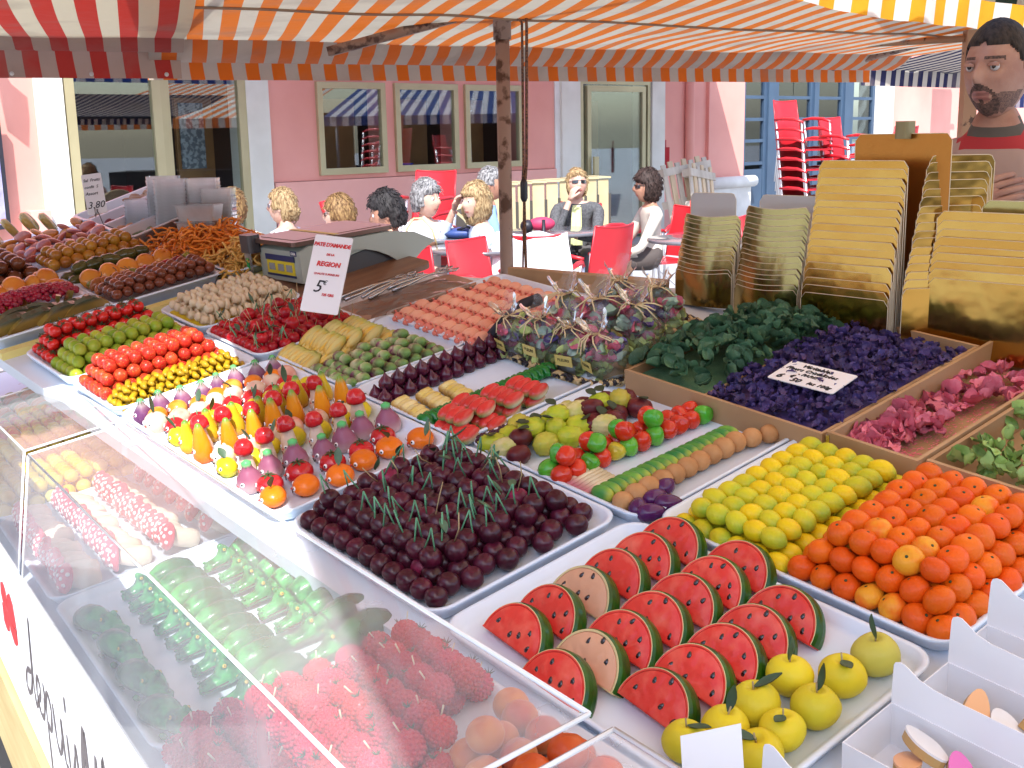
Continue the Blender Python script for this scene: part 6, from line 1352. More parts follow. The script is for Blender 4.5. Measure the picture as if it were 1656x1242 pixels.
# ------------------------------------------------------------------ open white boxes at the lower right
bw_m = mat('white_box_card', (.78, .79, .82), .5)
def openbox(u, v, w, l, h, lid, label, fillings):
    t = thing('white_box', T(u, v, 0), label, 'box', 'open white cardboard boxes at the lower right'); e = .0012
    for n_, b_ in (('side', (0, e, -l, 0, 0, h)), ('side', (w - e, w, -l, 0, 0, h)), ('side', (e, w - e, -e, 0, 0, h)), ('side', (e, w - e, -l, -l + e, 0, h)), ('bottom', (e, w - e, -l + e, -e, 0, e))): obj(MB().box(*b_).mesh(n_, bw_m), n_, None, t)
    # tuck lid standing up from the far edge: tall rounded ear at the left falling to a straight edge
    pl = [(0, 0), (-.002, lid * .85), (-.003, lid)]
    for k in range(1, 5): a_ = k / 4 * pi / 2; pl.append((-.003 - .010 * sin(a_) * -1 * 1 + 0, lid + .004 * sin(a_)))
    poly = [(0, 0), (-.002, lid * .5), (-.004, lid * 1.2), (-.003, lid * 1.30), (.001, lid * 1.36), (.006, lid * 1.36), (.012, lid * 1.28), (.024, lid * 1.10), (.040, lid * 1.0), (.07, lid * .97), (l, lid * .97), (l, 0)]
    obj(MB().prism(poly, 0, e).mesh('lid', bw_m), 'lid', Matrix.Translation((w, 0, h)) @ Matrix(((0, .22, .975, 0), (-1, 0, 0, 0), (0, .975, -.22, 0), (0, 0, 0, 1))), t)
    for i, (x, y, z, k, rz) in enumerate(fillings):
        me = cal_[k]; o = obj(me, 'calisson', T(u + x, v + y, z, rz=rz, rx=rj(.9), ry=rj(.6)), None, '%s almond sweet, %s from the left in the %s' % (('white topped', 'peach topped', 'pink topped')[k], ordn(i + 1), label.split(',')[0].replace('fully visible ', '')), 'sweet', 'lozenge shaped almond sweets in the boxes')
lz = [(0.026 * cos(a) * (abs(cos(a)) ** .3), .0125 * sin(a)) for a in [2 * pi * k / 20 for k in range(20)]]
cal_ = []
for n_, c in (('white', (.80, .80, .78)), ('peach', (.78, .42, .20)), ('pink', (.72, .16, .45))):
    mb = MB().prism([(x, y) for x, y in lz], 0, .009, 1).prism([(x * 1.03, y * 1.03) for x, y in lz], .009, .0115, 0, smooth=False); cal_.append(mb.mesh('calisson', [mat('icing_' + n_, c, .35), mat('almond_paste_cut', (.52, .33, .12), .6)]))
openbox(.118, -.500, .080, .24, .050, .032, 'nearest fully visible open white box', [(.030, -.050, .026, 1, .4), (.052, -.052, .036, 0, 1.3), (.045, -.095, .030, 2, .9), (.03, -.11, .02, 1, .2), (.05, -.15, .02, 0, .5)])
openbox(.212, -.505, .078, .24, .050, .037, 'second open white box, one further back', [(.040, -.050, .030, 1, .6), (.040, -.085, .026, 0, .9), (.045, -.115, .032, 0, 1.5), (.04, -.15, .02, 1, .5)])
openbox(.303, -.500, .070, .24, .050, .039, 'third open white box, furthest back by the oranges', [(.03, -.06, .02, 0, .5)])
openbox(-.062, -.485, .080, .24, .050, .034, 'partly cut off white box, at the bottom edge', [(.03, -.06, .02, 0, .5)])
obj(MB().prism([(0, 0), (.055, 0), (.055, .06), (.0, .05)], 0, .0012).mesh('lid', bw_m), 'white_flap', T(-.035, -.440, .052) @ Matrix.Rotation(-pi / 4, 4, 'Z') @ Matrix.Rotation(1.0, 4, 'X'), None, 'loose white cardboard flap in front of the yellow apples', 'cardboard flap')
# ------------------------------------------------------------------ cafe furniture
KP = 1.3                                    # the terrace stands about eight metres away
def GP(x, y, z=0, **k): return G(x * KP, y * KP, z, **k)
def ZP(z): return 1.58 - (1.58 - z) * KP
redp = mat('red_plastic', (.50, .015, .025), .35, (.44, .012, .02), 4); alu = mat('aluminium_tube', (.62, .63, .66), .3, metal=.8)
def curved_panel(w, z0, z1, yc, lean, m, name, th=.008, bow=.045):
    mb = MB()
    for s_ in (0, 1):
        mb.grid(lambda i, j, s_=s_: Vector(((i - .5) * w * (1 - .06 * j) * (1 if s_ == 0 else -1), yc - lean * j - bow * (1 - (2 * i - 1) ** 2) + s_ * th, z0 + (z1 - z0) * j + .012 * (2 * i - 1) ** 2 * j)), 8, 4, smooth=True)
    mb.tube([Vector(((i / 8 - .5) * w * .94, yc - lean - bow * (1 - (2 * i / 8 - 1) ** 2) + th / 2, z1 + .012 * (2 * i / 8 - 1) ** 2)) for i in range(9)], th * .9, 6)
    for s_ in (-1, 1): mb.tube([(s_ * w / 2, yc + th / 2, z0), (s_ * w / 2 * .94, yc - lean + th / 2, z1 + .012)], th * .9, 6)
    return mb.mesh(name, m)
ch_back = curved_panel(.40, .46, .86, -.22, .07, redp, 'backrest')
ch_seat = MB().prism(rrect(-.21, .21, -.21, .22, .04, 3), .435, .452).mesh('seat', redp)
def leg_m(s_, f): return MB().tube([(s_ * .23, .20 if f else -.20, 0), (s_ * .235, .17 if f else -.16, .40), (s_ * .235, .15 if f else -.20, .64)], .012, 6).mesh('leg', alu)
ch_legs = [leg_m(s_, f) for s_ in (-1, 1) for f in (0, 1)]
ch_arm = [MB().tube([(s_ * .235, -.22, .66), (s_ * .245, -.10, .672), (s_ * .245, .05, .665), (s_ * .235, .17, .63)], [.013, .018, .018, .012], 6).mesh('armrest', redp) for s_ in (-1, 1)]
hole = MB().ell(.006, .0015, .009, 6, 4).mesh('slot', mat('slot_dark', (.10, .005, .005), .6))
def chair(M, label, group='red plastic and aluminium terrace chairs', holes=False):
    t = thing('terrace_chair', M, label, 'chair', group)
    b = obj(ch_back, 'backrest', None, t); obj(ch_seat, 'seat', None, t)
    for m in ch_legs: obj(m, 'leg', None, t)
    for m in ch_arm: obj(m, 'armrest', None, t)
    if holes:
        for i in range(4):
            for j in range(2): obj(hole, 'slot', Lm(-.09 + .06 * i, -.262 + .004 * abs(i - 1.5), .53 + .07 * j), b)
    return t
chair(GP(.39, 6.2, GZ, rz=.75), 'empty red chair with its back to the camera in front of the scarf woman', holes=True)
c1 = chair(GP(.16, 5.75, GZ, rz=-.25), 'red chair right of the rusty post with a white jacket over its back', holes=True)
chair(GP(-.36, 5.3, GZ, rz=-.5), 'red chair left of the post, seen from behind beside the scales')
chair(GP(-.02, 5.25, GZ, rz=-2.2), 'red armchair turned sideways just left of the rusty post')
chair(GP(.47, 7.65, GZ, rz=pi), 'red chair the scarf woman sits on')
chair(GP(.92, 7.35, GZ, rz=2.0), 'red chair under the curly haired woman')
chair(GP(1.25, 7.8, GZ, rz=2.6), 'red chair half hidden behind the beige sweater woman')
chair(GP(1.5, 6.4, GZ, rz=-2.0), 'red chair by the dark table behind the gold cards')
chair(GP(1.95, 8.0, GZ, rz=.4), 'red chair whose back shows between grey cards')
chair(GP(.62, 8.2, GZ, rz=-.8), 'red chair in shade behind the scarf woman')
def chair_stack(x, y, z, n, rz, dz, lab, dy=.014):
    for k in range(n): chair(G(x + dy * k * sin(rz), y - dy * k * cos(rz), z + dz * k, rz=rz), 'red chair in the %s, %s from the bottom' % (lab, ordn(k + 1)), 'stacked red terrace chairs')
chair_stack(3.32, 13.0, GZ - .04, 10, -2.5, .105, 'tall stack before the blue doors')
chair_stack(3.82, 13.1, GZ - .02, 8, -2.5, .105, 'right tall stack before the blue doors')
chair_stack(4.45, 14.2, GZ, 6, .5, .12, 'short stack beside the white pilaster')
chair_stack(-.74, 9.2, GZ, 4, 2.6, .11, 'stack behind the grey haired woman')
jk = mat('white_cotton', (.78, .78, .80), .8, (.70, .71, .75), 6, bump=.3)
def drape(i, j):
    x = -.24 + .48 * i; a = j * 1.0
    y = -.30 + (.10 * sin(a * pi) if a < .5 else .10) - (.10 if a > .9 else 0) * 0; z = .60 + .30 * sin(min(1, a * 2) * pi / 2) - (.55 * (a - .5) * 2 if a > .5 else 0)
    if a > .5: y = -.30 + .11
    return Vector((x * (1 + .15 * (1 - sin(a * pi))) + .012 * sin(j * 9 + i * 14), y + .018 * sin(i * 22 + j * 5), z + .01 * sin(i * 16)))
def drape(i, j):
    s_ = j * 2 - 1                               # -1 back hem, 0 top of the backrest, 1 front
    z = .885 - .58 * abs(s_) ** 1.2; y = -.29 + (.018 if s_ > 0 else -.055) * min(1, abs(s_) * 6) - .06 * max(0, -s_)
    return Vector(((i - .5) * (.46 + .10 * abs(s_)) + .02 * sin(j * 7), y + .016 * sin(i * 20 + j * 3) * abs(s_), z + .012 * sin(i * 13)))
obj(MB().grid(drape, 24, 24).mesh('jacket', jk), 'jacket', GP(.16, 5.75, GZ, rz=-.25), None, 'white jacket hung over a red chair right of the post', 'jacket')
tblm = mat('dark_table_top', (.10, .10, .115), .18, (.14, .14, .155), 5, coat=.4)
def table(x, y, z, r, label):
    t = thing('round_table', GP(x, y, GZ), label, 'table'); h = ZP(z) - GZ; r *= 1.2
    obj(MB().lathe([(r - .01, h - .025), (r, h - .018), (r, h - .004), (r - .008, h)], 28).mesh('table_top', tblm), 'table_top', None, t)
    obj(MB().tube([(0, 0, .04), (0, 0, h - .025)], .025, 8).mesh('column', alu), 'column', None, t)
    for k in range(3): obj(MB().tube([(0, 0, .08), (.22 * cos(k * 2.1), .22 * sin(k * 2.1), .015)], .018, 6).mesh('foot', alu), 'foot', None, t)
    return t
table(-.13, 5.75, 1.04, .30, 'round dark terrace table just behind the rusty post')
table(-.26, 6.25, 1.05, .28, 'round table with a blue bag before the grey haired woman')
table(.27, 6.9, 1.02, .33, 'round table the scarf woman leans on')
table(1.02, 6.35, 1.01, .30, 'round black table right of the beige sweater woman')
bagm = mat('blue_nylon', (.02, .06, .28), .5, (.03, .05, .10), 10, bump=.3)
t = thing('blue_bag', GP(-.22, 6.15, ZP(1.05), s=1.2), 'blue and black nylon bag lying on the terrace table', 'bag')
obj(MB().ell(.15, .07, .035, 16, 8, fn=bumpy(.1, 40)).mesh('body', bagm), 'body', Lm(0, 0, .028), t)
obj(MB().tube([(-.05, -.05, .05), (0, -.08, .07), (.06, -.05, .05)], .008, 5).mesh('strap', blk), 'strap', None, t)
t = thing('handbag', GP(.17, 6.80, ZP(1.02), s=1.2), 'raspberry pink and black handbag on the scarf woman table', 'bag')
obj(MB().ell(.085, .05, .045, 14, 8).mesh('body', mat('pink_fabric', (.48, .03, .09), .6)), 'body', Lm(.02, 0, .05), t)
obj(MB().ell(.045, .055, .04, 10, 7, M=Matrix.Translation((-.07, 0, .04))).tube([(.03, -.05, .08), (.03, -.07, .0), (.02, -.09, -.05)], .012, 5).mesh('strap', blk), 'strap', None, t)
# red handled parasol crank leaning by the wall
t = thing('red_handled_pole', G(-1.02, 8.3, GZ, rx=-.1, ry=-.28), 'steel rod with a bright red handle leaning near the wall', 'pole')
obj(MB().tube([(0, 0, 0), (0, 0, .92)], .009, 6).mesh('rod', alu), 'rod', None, t); obj(MB().tube([(0, 0, .90), (0, 0, 1.08)], [.020, .026], 8).mesh('handle', redp), 'handle', None, t)
# folded round tables and beige windbreak panels
bei = mat('beige_panel', (.50, .42, .24), .6, (.44, .36, .20), 4); bei_d = mat('panel_dark', (.06, .05, .04), .7)
for i, (x, y) in enumerate(((-.78 + .18, 9.9), (-.36, 10.2))):
    t = thing('folded_table', G(x, y, GZ + .52, rz=.6), '%s round beige table top folded upright near the cafe wall' % ('left', 'right')[i], 'folded table')
    obj(MB().lathe([(.37, -.02), (.38, 0), (.37, .02)], 32, M=Matrix.Rotation(pi / 2, 4, 'X')).mesh('table_top', bei), 'table_top', None, t)
    obj(MB().lathe([(.35, .0), (.345, .004)], 32, M=Matrix.Rotation(pi / 2, 4, 'X')).mesh('rim_band', bei_d), 'rim_band', Lm(0, -.022, 0), t)
    obj(MB().box(-.15, .15, -.035, -.028, -.5, .18).mesh('base_plate', bei_d), 'base_plate', None, t)
for k in range(9):
    x, y = -.20 + .150 * k, 11.7 + .19 * k
    t = thing('windbreak_panel', G(x, y, GZ, rz=.30 + .05 * (k % 3)), 'beige hinged windbreak panel, %s from the left in the row behind the terrace' % ordn(k + 1), 'panel', 'beige windbreak panels in a row')
    obj(MB().box(0, .128, 0, .016, 0, .96 + .01 * (k % 2)).mesh('panel', bei), 'panel', None, t)
    obj(MB().box(.128, .165, .010, .05, 0, .80).mesh('panel_gap_shade', bei_d), 'panel_gap_shade', None, t)  # dark box fills the gap, standing in for shade between panels
    obj(MB().box(-.01, .15, -.02, .40, .972, .990).mesh('top_board', bei), 'top_board', None, t)
# pallets
pal_m = mat('weathered_wood', (.56, .50, .42), .85, (.42, .36, .29), 7, bump=.4, stretch=(1, 1, .3)); pal_w = mat('lighter_wood', (.62, .48, .32), .8, (.50, .38, .24), 7, bump=.3, stretch=(1, 1, .3))
def pallet(M, label, n=7, w=.95, h=1.05):
    t = thing('wooden_pallet', M, label, 'pallet')
    for k in range(n): obj(MB().box(k * w / n, k * w / n + w / n * .62, -.02, .0, -.01 * (k % 3), h + .03 * (k % 2)).mesh('slat', (pal_m, pal_w)[k % 2]), 'slat', None, t)
    for z in (.05, .48, .90): obj(MB().box(0, w, .0, .09, z, z + .10).mesh('stringer', pal_m), 'stringer', None, t)
    for z in (.05, .90): obj(MB().box(.0, w, -.04, -.02, z, z + .10).mesh('cross_board', pal_m), 'cross_board', None, t)
pallet(G(2.16, 15.4, GZ + .0, rz=.70) @ Matrix.Rotation(-.16, 4, 'X') @ Matrix.Rotation(-.10, 4, 'Y'), 'weathered pale pallet leaning on the pink wall')
pallet(G(2.42, 15.3, GZ + .02, rz=.95) @ Matrix.Rotation(-.20, 4, 'X') @ Matrix.Rotation(.14, 4, 'Y'), 'second whitish pallet leaning across the first', n=6, w=.7)
obj(MB().box(-.03, .03, -.02, .02, 0, .35).tube([(-.02, 0, .33), (-.02, 0, .45)], .008, 5).mesh('trolley', redp), 'trolley', G(2.2, 16.5, 1.0), None, 'small dark red bracket on the wall above the pallets', 'bracket')

# ------------------------------------------------------------------ people
def gauss(x, s): return math.exp(-(x / s) ** 2)
def headfn(k=1.0, nose=1.0, fem=0.0):
    def fn(v):                                  # v on an ellipsoid .076 .094 .118, face towards +y
        x, y, z = v
        t = max(0, -z / .118)
        x *= 1 - (.24 + .08 * fem) * t ** 1.4; 
        if y < 0: y *= 1 - .30 * t ** 1.2
        f = max(0, y / .094)
        if y > 0: y += .010 * t - .004 * max(0, z / .118)
        y += f * (.026 * nose * gauss(x, .0105 + .006 * t) * gauss(z + .018, .020) + .012 * nose * gauss(x, .008) * gauss(z - .006, .016))
        y += f * (.0055 * gauss(z - .030, .010) * gauss(x, .045) * (1 - .5 * fem))
        for s_ in (-1, 1):
            y -= f * .0125 * gauss(x - s_ * .031, .017) * gauss(z - .010, .012)
            y += f * .0035 * gauss(x - s_ * .040, .016) * gauss(z + .022, .018)
            y += f * .004 * gauss(x - s_ * .0105, .006) * gauss(z + .030, .006)
        y += f * (.0065 * gauss(z + .0535, .0055) + .0075 * gauss(z + .0645, .0055)) * gauss(x, .019)
        y -= f * .006 * gauss(z + .0590, .0022) * gauss(x, .021)
        y -= f * .005 * gauss(z + .076, .007) * gauss(x, .025)
        y += f * .011 * gauss(z + .100, .016) * gauss(x, .022)
        return Vector((x, y, z)) * k
    return fn
def add_head(mb, M, k=1.0, mi=0, n=44, m=36, fem=0.0, nose=1.0, lips=None, beard=None, brow=None):
    o = len(mb.f); fn = headfn(k, nose, fem)
    mb.ell(.076, .094, .118, n, m, mi, M=M, fn=fn)
    inv = M.inverted()
    for fi in range(o, len(mb.f)):
        c = sum((mb.v[i] for i in mb.f[fi]), Vector()) / len(mb.f[fi]); c = (inv @ c) / k
        if c.y < .05: 
            if beard and beard(c): mb.mi[fi] = beard(c)
            continue
        if lips is not None and abs(c.x) < .022 - .10 * abs(c.z + .059) and -.0705 < c.z < -.0490: mb.mi[fi] = lips
        if brow is not None and .012 < abs(c.x) < .052 and .0265 + .10 * (abs(c.x) - .012) * .5 - .25 * max(0, abs(c.x) - .036) < c.z < .0345 + .06 * (abs(c.x) - .012) - .30 * max(0, abs(c.x) - .036): mb.mi[fi] = brow
        if beard and beard(c): mb.mi[fi] = beard(c)
    for s_ in (-1, 1):
        mb.ell(.008 * k, .016 * k, .028 * k, 10, 8, mi, M=M @ Matrix.Translation((s_ * .074 * k, -.008 * k, -.008 * k)) @ Matrix.Rotation(s_ * .25, 4, 'Z') @ Matrix.Rotation(-.15, 4, 'X'))
def hair_mesh(style, m, k=1.0, seedn=0, vol=.012, lump=.5, freq=28, locks=260):
    """shell of hair over the skull; style(d) -> extra thickness or None where there is skin"""
    mb = MB(); n, mm = 44, 32; vs = []; keep = []
    fn = headfn(1.0, 0, 0)
    for i in range(mm + 1):
        t = -pi / 2 + pi * i / mm
        for q in range(n):
            ph = 2 * pi * q / n; b = Vector((.076 * cos(t) * cos(ph), .094 * cos(t) * sin(ph), .118 * sin(t))); d = b.normalized(); e = style(b)
            keep.append(e is not None)
            th = (e if e is not None else -.006)
            nz = noise.noise(Vector((b.x * freq * 3, b.y * freq * 3, b.z * freq + seedn * 5))) * lump * vol
            p = fn(b) if e is None else b; p = p + d * (th + (nz if e is not None else 0))
            vs.append(p * k)
    fs = []
    for i in range(mm):
        for q in range(n):
            a, b, c, d = i * n + q, i * n + (q + 1) % n, (i + 1) * n + (q + 1) % n, (i + 1) * n + q
            if keep[a] + keep[b] + keep[c] + keep[d] >= 2: fs.append((a, b, c, d))
    mb.add(vs, fs); rg = random.Random(seedn + 9); good = [i for i in range(len(vs)) if keep[i]]
    for q in range(locks):                        # loose locks lying over the shell
        p = vs[rg.choice(good)]; d = p.normalized(); dn = Vector((rg.uniform(-.5, .5), rg.uniform(-.6, .1), -1)); dn = (dn - d * dn.dot(d)).normalized(); ln = rg.uniform(.014, .034) * k
        mb.tube([p + d * .0005, p + dn * ln * .5 + d * rg.uniform(.001, .005), p + dn * ln + d * rg.uniform(-.003, .006)], [.0028 * k, .0024 * k, .0006], 4)
    return mb.mesh('hair', m)
def hairmat(name, c, c2): return mat(name, c, .62, c2, 90, lo=.4, hi=.6, bump=.8, bscale=160, spec=.22, stretch=(1, 1, .35))
def short(line=.045, back=-.07, th=.012, side=-.02, top=.0):
    def st(b):
        f = b.y / .094
        lim = line - .012 * (abs(b.x) / .076) * 2 if f > .35 else (side if f > -.15 else back)
        return (th + top * max(0, b.z / .118)) if b.z > lim else None
    return st
def skin_mesh(chains, sub=1):
    """grow one closed surface round connected joints: chains of (x,y,z,r); joints at the same place are shared"""
    vs = []; rs = []; es = []; idx = {}
    for ch_ in chains:
        prev = None
        for x, y, z, r in ch_:
            key = (round(x, 4), round(y, 4), round(z, 4))
            if key not in idx: idx[key] = len(vs); vs.append((x, y, z)); rs.append(r)
            if prev is not None and prev != idx[key]: es.append((prev, idx[key]))
            prev = idx[key]
    me = bpy.data.meshes.new('sk'); me.from_pydata(vs, es, [])
    o = bpy.data.objects.new('sk', me); COL.objects.link(o)
    md = o.modifiers.new('s', 'SKIN'); md.use_smooth_shade = True
    for i, r in enumerate(rs):
        rr_ = r if isinstance(r, tuple) else (r, r); me.skin_vertices[0].data[i].radius = rr_
    me.skin_vertices[0].data[0].use_root = True
    s2 = o.modifiers.new('u', 'SUBSURF'); s2.levels = sub; s2.render_levels = sub
    dg = bpy.context.evaluated_depsgraph_get(); out = bpy.data.meshes.new_from_object(o.evaluated_get(dg))
    V_ = [v.co.copy() for v in out.vertices]; F_ = [tuple(p.vertices) for p in out.polygons]
    bpy.data.objects.remove(o); bpy.data.meshes.remove(me); bpy.data.meshes.remove(out)
    return V_, F_
def segdist(p, a, b):
    ab = b - a; t = max(0, min(1, (p - a).dot(ab) / max(1e-9, ab.length_squared))); return (p - (a + ab * t)).length, t
def hand_chains(w, d, up_, s=1.0, curl=.6, side=1):
    """wrist w, pointing d, palm normal up_: palm and five fingers"""
    d = d.normalized(); n = (up_ - d * up_.dot(d)).normalized(); x = d.cross(n) * side; out = []
    pc = w + d * .055 * s
    for f, (off, ln) in enumerate(((-.030, .062), (-.010, .074), (.011, .070), (.030, .056))):
        k0 = w + d * .080 * s + x * off * s; a = k0; ch_ = [(*w, .022 * s), (*(w + d * .04 * s + x * off * .6 * s), .0135 * s), (*k0, .0115 * s)]
        dd = d.copy(); 
        for q in range(3):
            dd = (dd * cos(curl * .8) - n * sin(curl * .8)).normalized(); n2 = n; a = a + dd * ln / 3 * s; ch_.append((*a, (.0098, .0090, .0078)[q] * s))
        out.append(ch_)
    tb_ = w + d * .025 * s - x * .022 * s
    out.append([(*w, .022 * s), (*tb_, .013 * s), (*(tb_ + (d * .6 - x * .7 - n * .2) * .032 * s), .0115 * s), (*(tb_ + (d * 1.0 - x * .75 - n * .4) * .055 * s), .009 * s)])
    return out
def hand_add(mb, w, d, up_, s, curl, mi, side=1, sub=1):
    for ch_ in hand_chains(w, d, up_, s, curl, side):
        pts = [Vector(c[:3]) for c in ch_]; mb.tube(pts, [c[3] for c in ch_], 8, mi); mb.ell(ch_[-1][3], ch_[-1][3], ch_[-1][3], 8, 6, mi, M=Matrix.Translation(pts[-1]))
    dd = d.normalized(); n = (up_ - dd * up_.dot(dd)).normalized(); x = dd.cross(n)
    M = Matrix((x, dd, n)).transposed().to_4x4(); M.translation = w + dd * .045 * s
    mb.ell(.040 * s, .048 * s, .016 * s, 12, 8, mi, M=M)
skin_t = lambda n_, c: mat(n_, c, .5, (c[0] * .88, c[1] * .78, c[2] * .75), 14, jit=0, bump=.15, bscale=200, sss=.05)
lipm = mat('lip', (.42, .12, .10), .4); lens_m = mat('sunglass_lens', (.008, .008, .010), .08, coat=1.0)
def glasses(par, M, k, m=lens_m, frame_m=None):
    mb = MB()
    for s_ in (-1, 1):
        mb.grid(lambda i, j, s_=s_: Vector((s_ * (.010 + .046 * i), .1005 - .030 * (i ** 2) + .002, .020 - .026 * (j * (1 - .25 * abs(i - .5))))) * k, 6, 4)
        mb.grid(lambda i, j, s_=s_: Vector((s_ * (.010 + .046 * i), .0985 - .030 * (i ** 2) + .002, .020 - .026 * (j * (1 - .25 * abs(i - .5))))) * k, 6, 4)
        mb.tube([Vector((s_ * .056, .074, .016)) * k, Vector((s_ * .078, .03, .014)) * k, Vector((s_ * .080, -.01, .010)) * k], .0022, 4)
    mb.tube([Vector((-.011, .105, .014)) * k, Vector((.011, .105, .014)) * k], .0022, 4)
    return obj(mb.mesh('sunglasses', m), 'sunglasses', M, par)
def person(label, M, shirt, trousers, skin, hair, hstyle, head_yaw=0, head_tilt=(0, 0), lean=(0, 0), arms=None, legs=None, sleeve=.75, sun_gl=False, hvol=.012, fem=1.0, width=1.0, collar=None, k=1.0, hfreq=28, standing=False, headk=1.0):
    """origin on the seat under the pelvis, facing +y"""
    t = thing('person', M, label, 'person')
    lx, ly = lean; ch = Vector((lx, ly + .02, .30)); nk = Vector((lx * 1.5, ly * 1.5 + .02, .455)); hc = Vector((lx * 1.7, ly * 1.8 + .045, .60))
    sh = [Vector((s_ * .165 * width, 0, .405)) + Vector((lx * 1.35, ly * 1.35 + .01, 0)) for s_ in (-1, 1)]
    arms = arms or [((-.24, .10, .16), (-.10, .32, .12)), ((.24, .10, .16), (.10, .32, .12))]
    W = width
    ch0 = [(0, 0, .05, (.135 * W, .105 * W)), (lx * .4, ly * .4, .16, (.118 * W, .088)), (ch.x, ch.y, ch.z, (.135 * W, .092)), (nk.x * .95, nk.y * .95, .40, (.085, .065)), (nk.x, nk.y, nk.z + .01, .047), (hc.x, hc.y - .02, hc.z - .06, .045)]
    chains = [ch0]; segs = [(Vector(ch0[i][:3]), Vector(ch0[i + 1][:3]), 0 if i < 4 else 2) for i in range(5)]
    segs[3] = (segs[3][0], segs[3][0].lerp(segs[3][1], .55), 0); segs.append((ch0[3] and Vector(ch0[3][:3]).lerp(Vector(ch0[4][:3]), .7), Vector(ch0[4][:3]), 2))
    hands = []
    for s_, (s3, (el, wr)) in enumerate(zip(sh, arms)):
        el, wr = Vector(el), Vector(wr)
        up_a = [(nk.x * .95, nk.y * .95, .40, (.085, .065)), (*s3, .058 * W), (*(s3.lerp(el, .5)), .047 * W), (*el, .038), (*(el.lerp(wr, .45)), .034), (*wr, .023)]
        chains.append(up_a); cut = el.lerp(wr, max(0, (sleeve - .5) * 2)) if sleeve > .5 else s3.lerp(el, sleeve * 2)
        if sleeve > .5: segs += [(s3, el, 0), (el, cut, 0), (cut, wr, 2)]
        else: segs += [(s3, cut, 0), (cut, el, 2), (el, wr, 2)]
        hands.append((wr, (wr - el)))
    legs = legs or [((-.11, .40, .04), (-.10, .42, -.40)), ((.11, .40, .04), (.10, .42, -.40))]
    for s_, (kn, an) in zip((-1, 1), legs):
        kn, an = Vector(kn), Vector(an); hp = Vector((s_ * .09, .02, .03)); toe = an + Vector((0, .13, -.03))
        chains.append([(0, 0, .05, (.135 * W, .105 * W)), (*hp, .090), (*(hp.lerp(kn, .5)), .076), (*kn, .058), (*(kn.lerp(an, .45)), .050), (*an, .036), (*toe, .030)])
        segs += [(hp, kn, 1), (kn, an, 1), (an, toe, 3)]
    Vv, Ff = skin_mesh(chains, 1); mb = MB(); mb.v = [v for v in Vv]; 
    for f in Ff:
        c = sum((Vv[i] for i in f), Vector()) / len(f); best = min(segs, key=lambda s3: segdist(c, s3[0], s3[1])[0]); mb.f.append(f); mb.mi.append(best[2]); mb.sm.append(True)
    HM = Matrix.Translation(hc) @ Matrix.Rotation(head_yaw, 4, 'Z') @ Matrix.Rotation(head_tilt[0], 4, 'X') @ Matrix.Rotation(head_tilt[1], 4, 'Y')
    add_head(mb, HM, headk, 2, n=32, m=26, fem=fem, lips=4)
    for (wr, d), s_ in zip(hands, (-1, 1)): hand_add(mb, wr, d, Vector((0, .1, 1)), .92, .45, 2, side=-s_)
    o = obj(mb.mesh('body', [shirt, trousers, skin, mat('dark_shoe', (.03, .025, .02), .5), lipm]), 'body', None, t)
    obj(hair_mesh(hstyle, hair, 1.02 * headk, int(M.translation.x * 10), hvol, freq=hfreq), 'hair', HM, t)
    for s_ in (-1, 1):
        e = obj(MB().ell(.0115, .0115, .0115, 12, 8, 0).ell(.0058, .003, .0058, 8, 6, 1, M=Matrix.Translation((0, .0098, 0))).mesh('eye', [eye_w, mat('iris_brown', (.05, .025, .012), .1)]), 'eye', HM @ Matrix.Translation(Vector((s_ * .031, .0765, .010)) * headk), t)
    if sun_gl: glasses(t, HM, headk)
    if collar:
        obj(MB().lathe([(.062, .0), (.066, .02), (.060, .045), (.052, .048), (.054, .02)], 18, cap=False).mesh('scarf', collar), 'scarf', Matrix.Translation((nk.x, nk.y, .40)) @ Matrix.Rotation(-.2, 4, 'X'), t)
        obj(MB().grid(lambda i, j: Vector(((i - .5) * (.075 + .02 * j), .075 + .030 * sin(j * 2) + .006 * cos(i * 14), -.30 * j)), 8, 10).mesh('scarf_end', collar), 'scarf_end', Matrix.Translation((nk.x, nk.y + .005, .42)), t)
    return t, HM
white_c = mat('white_shirt', (.74, .74, .76), .8, (.68, .69, .72), 5, bump=.4, bscale=18); jeans = mat('pale_jeans', (.16, .22, .32), .8, (.22, .28, .38), 30, bump=.3)
sk1 = skin_t('skin_fair', (.56, .33, .24)); sk2 = skin_t('skin_tan', (.44, .23, .15)); sk3 = skin_t('skin_light', (.60, .38, .29))
h_bl = hairmat('hair_blond', (.28, .17, .07), (.12, .06, .025)); h_lb = hairmat('hair_light_blond', (.38, .27, .14), (.20, .12, .055)); h_bk = hairmat('hair_black', (.012, .010, .010), (.035, .03, .03)); h_gr = hairmat('hair_grey', (.30, .29, .29), (.12, .115, .115)); h_br = hairmat('hair_dark_curly', (.018, .010, .008), (.05, .03, .025))
SZ = GZ + .43
def seat_at(x, y, z_head, yaw, lean=(0, 0)):         # origin so the head centre lands at the wanted place
    hx, hy = lean[0] * 1.7, lean[1] * 1.8 + .045
    return G(x * KP - (hx * cos(yaw) - hy * sin(yaw)), y * KP - (hx * sin(yaw) + hy * cos(yaw)), ZP(z_head) - .60, rz=yaw)
person('woman with short light brown hair seen from behind in a cream top', seat_at(-1.44, 6.2, 1.22, .15), mat('cream_top', (.74, .70, .58), .8), jeans, sk1, h_bl, short(.05, -.085, .014, -.05, .01), hvol=.016)
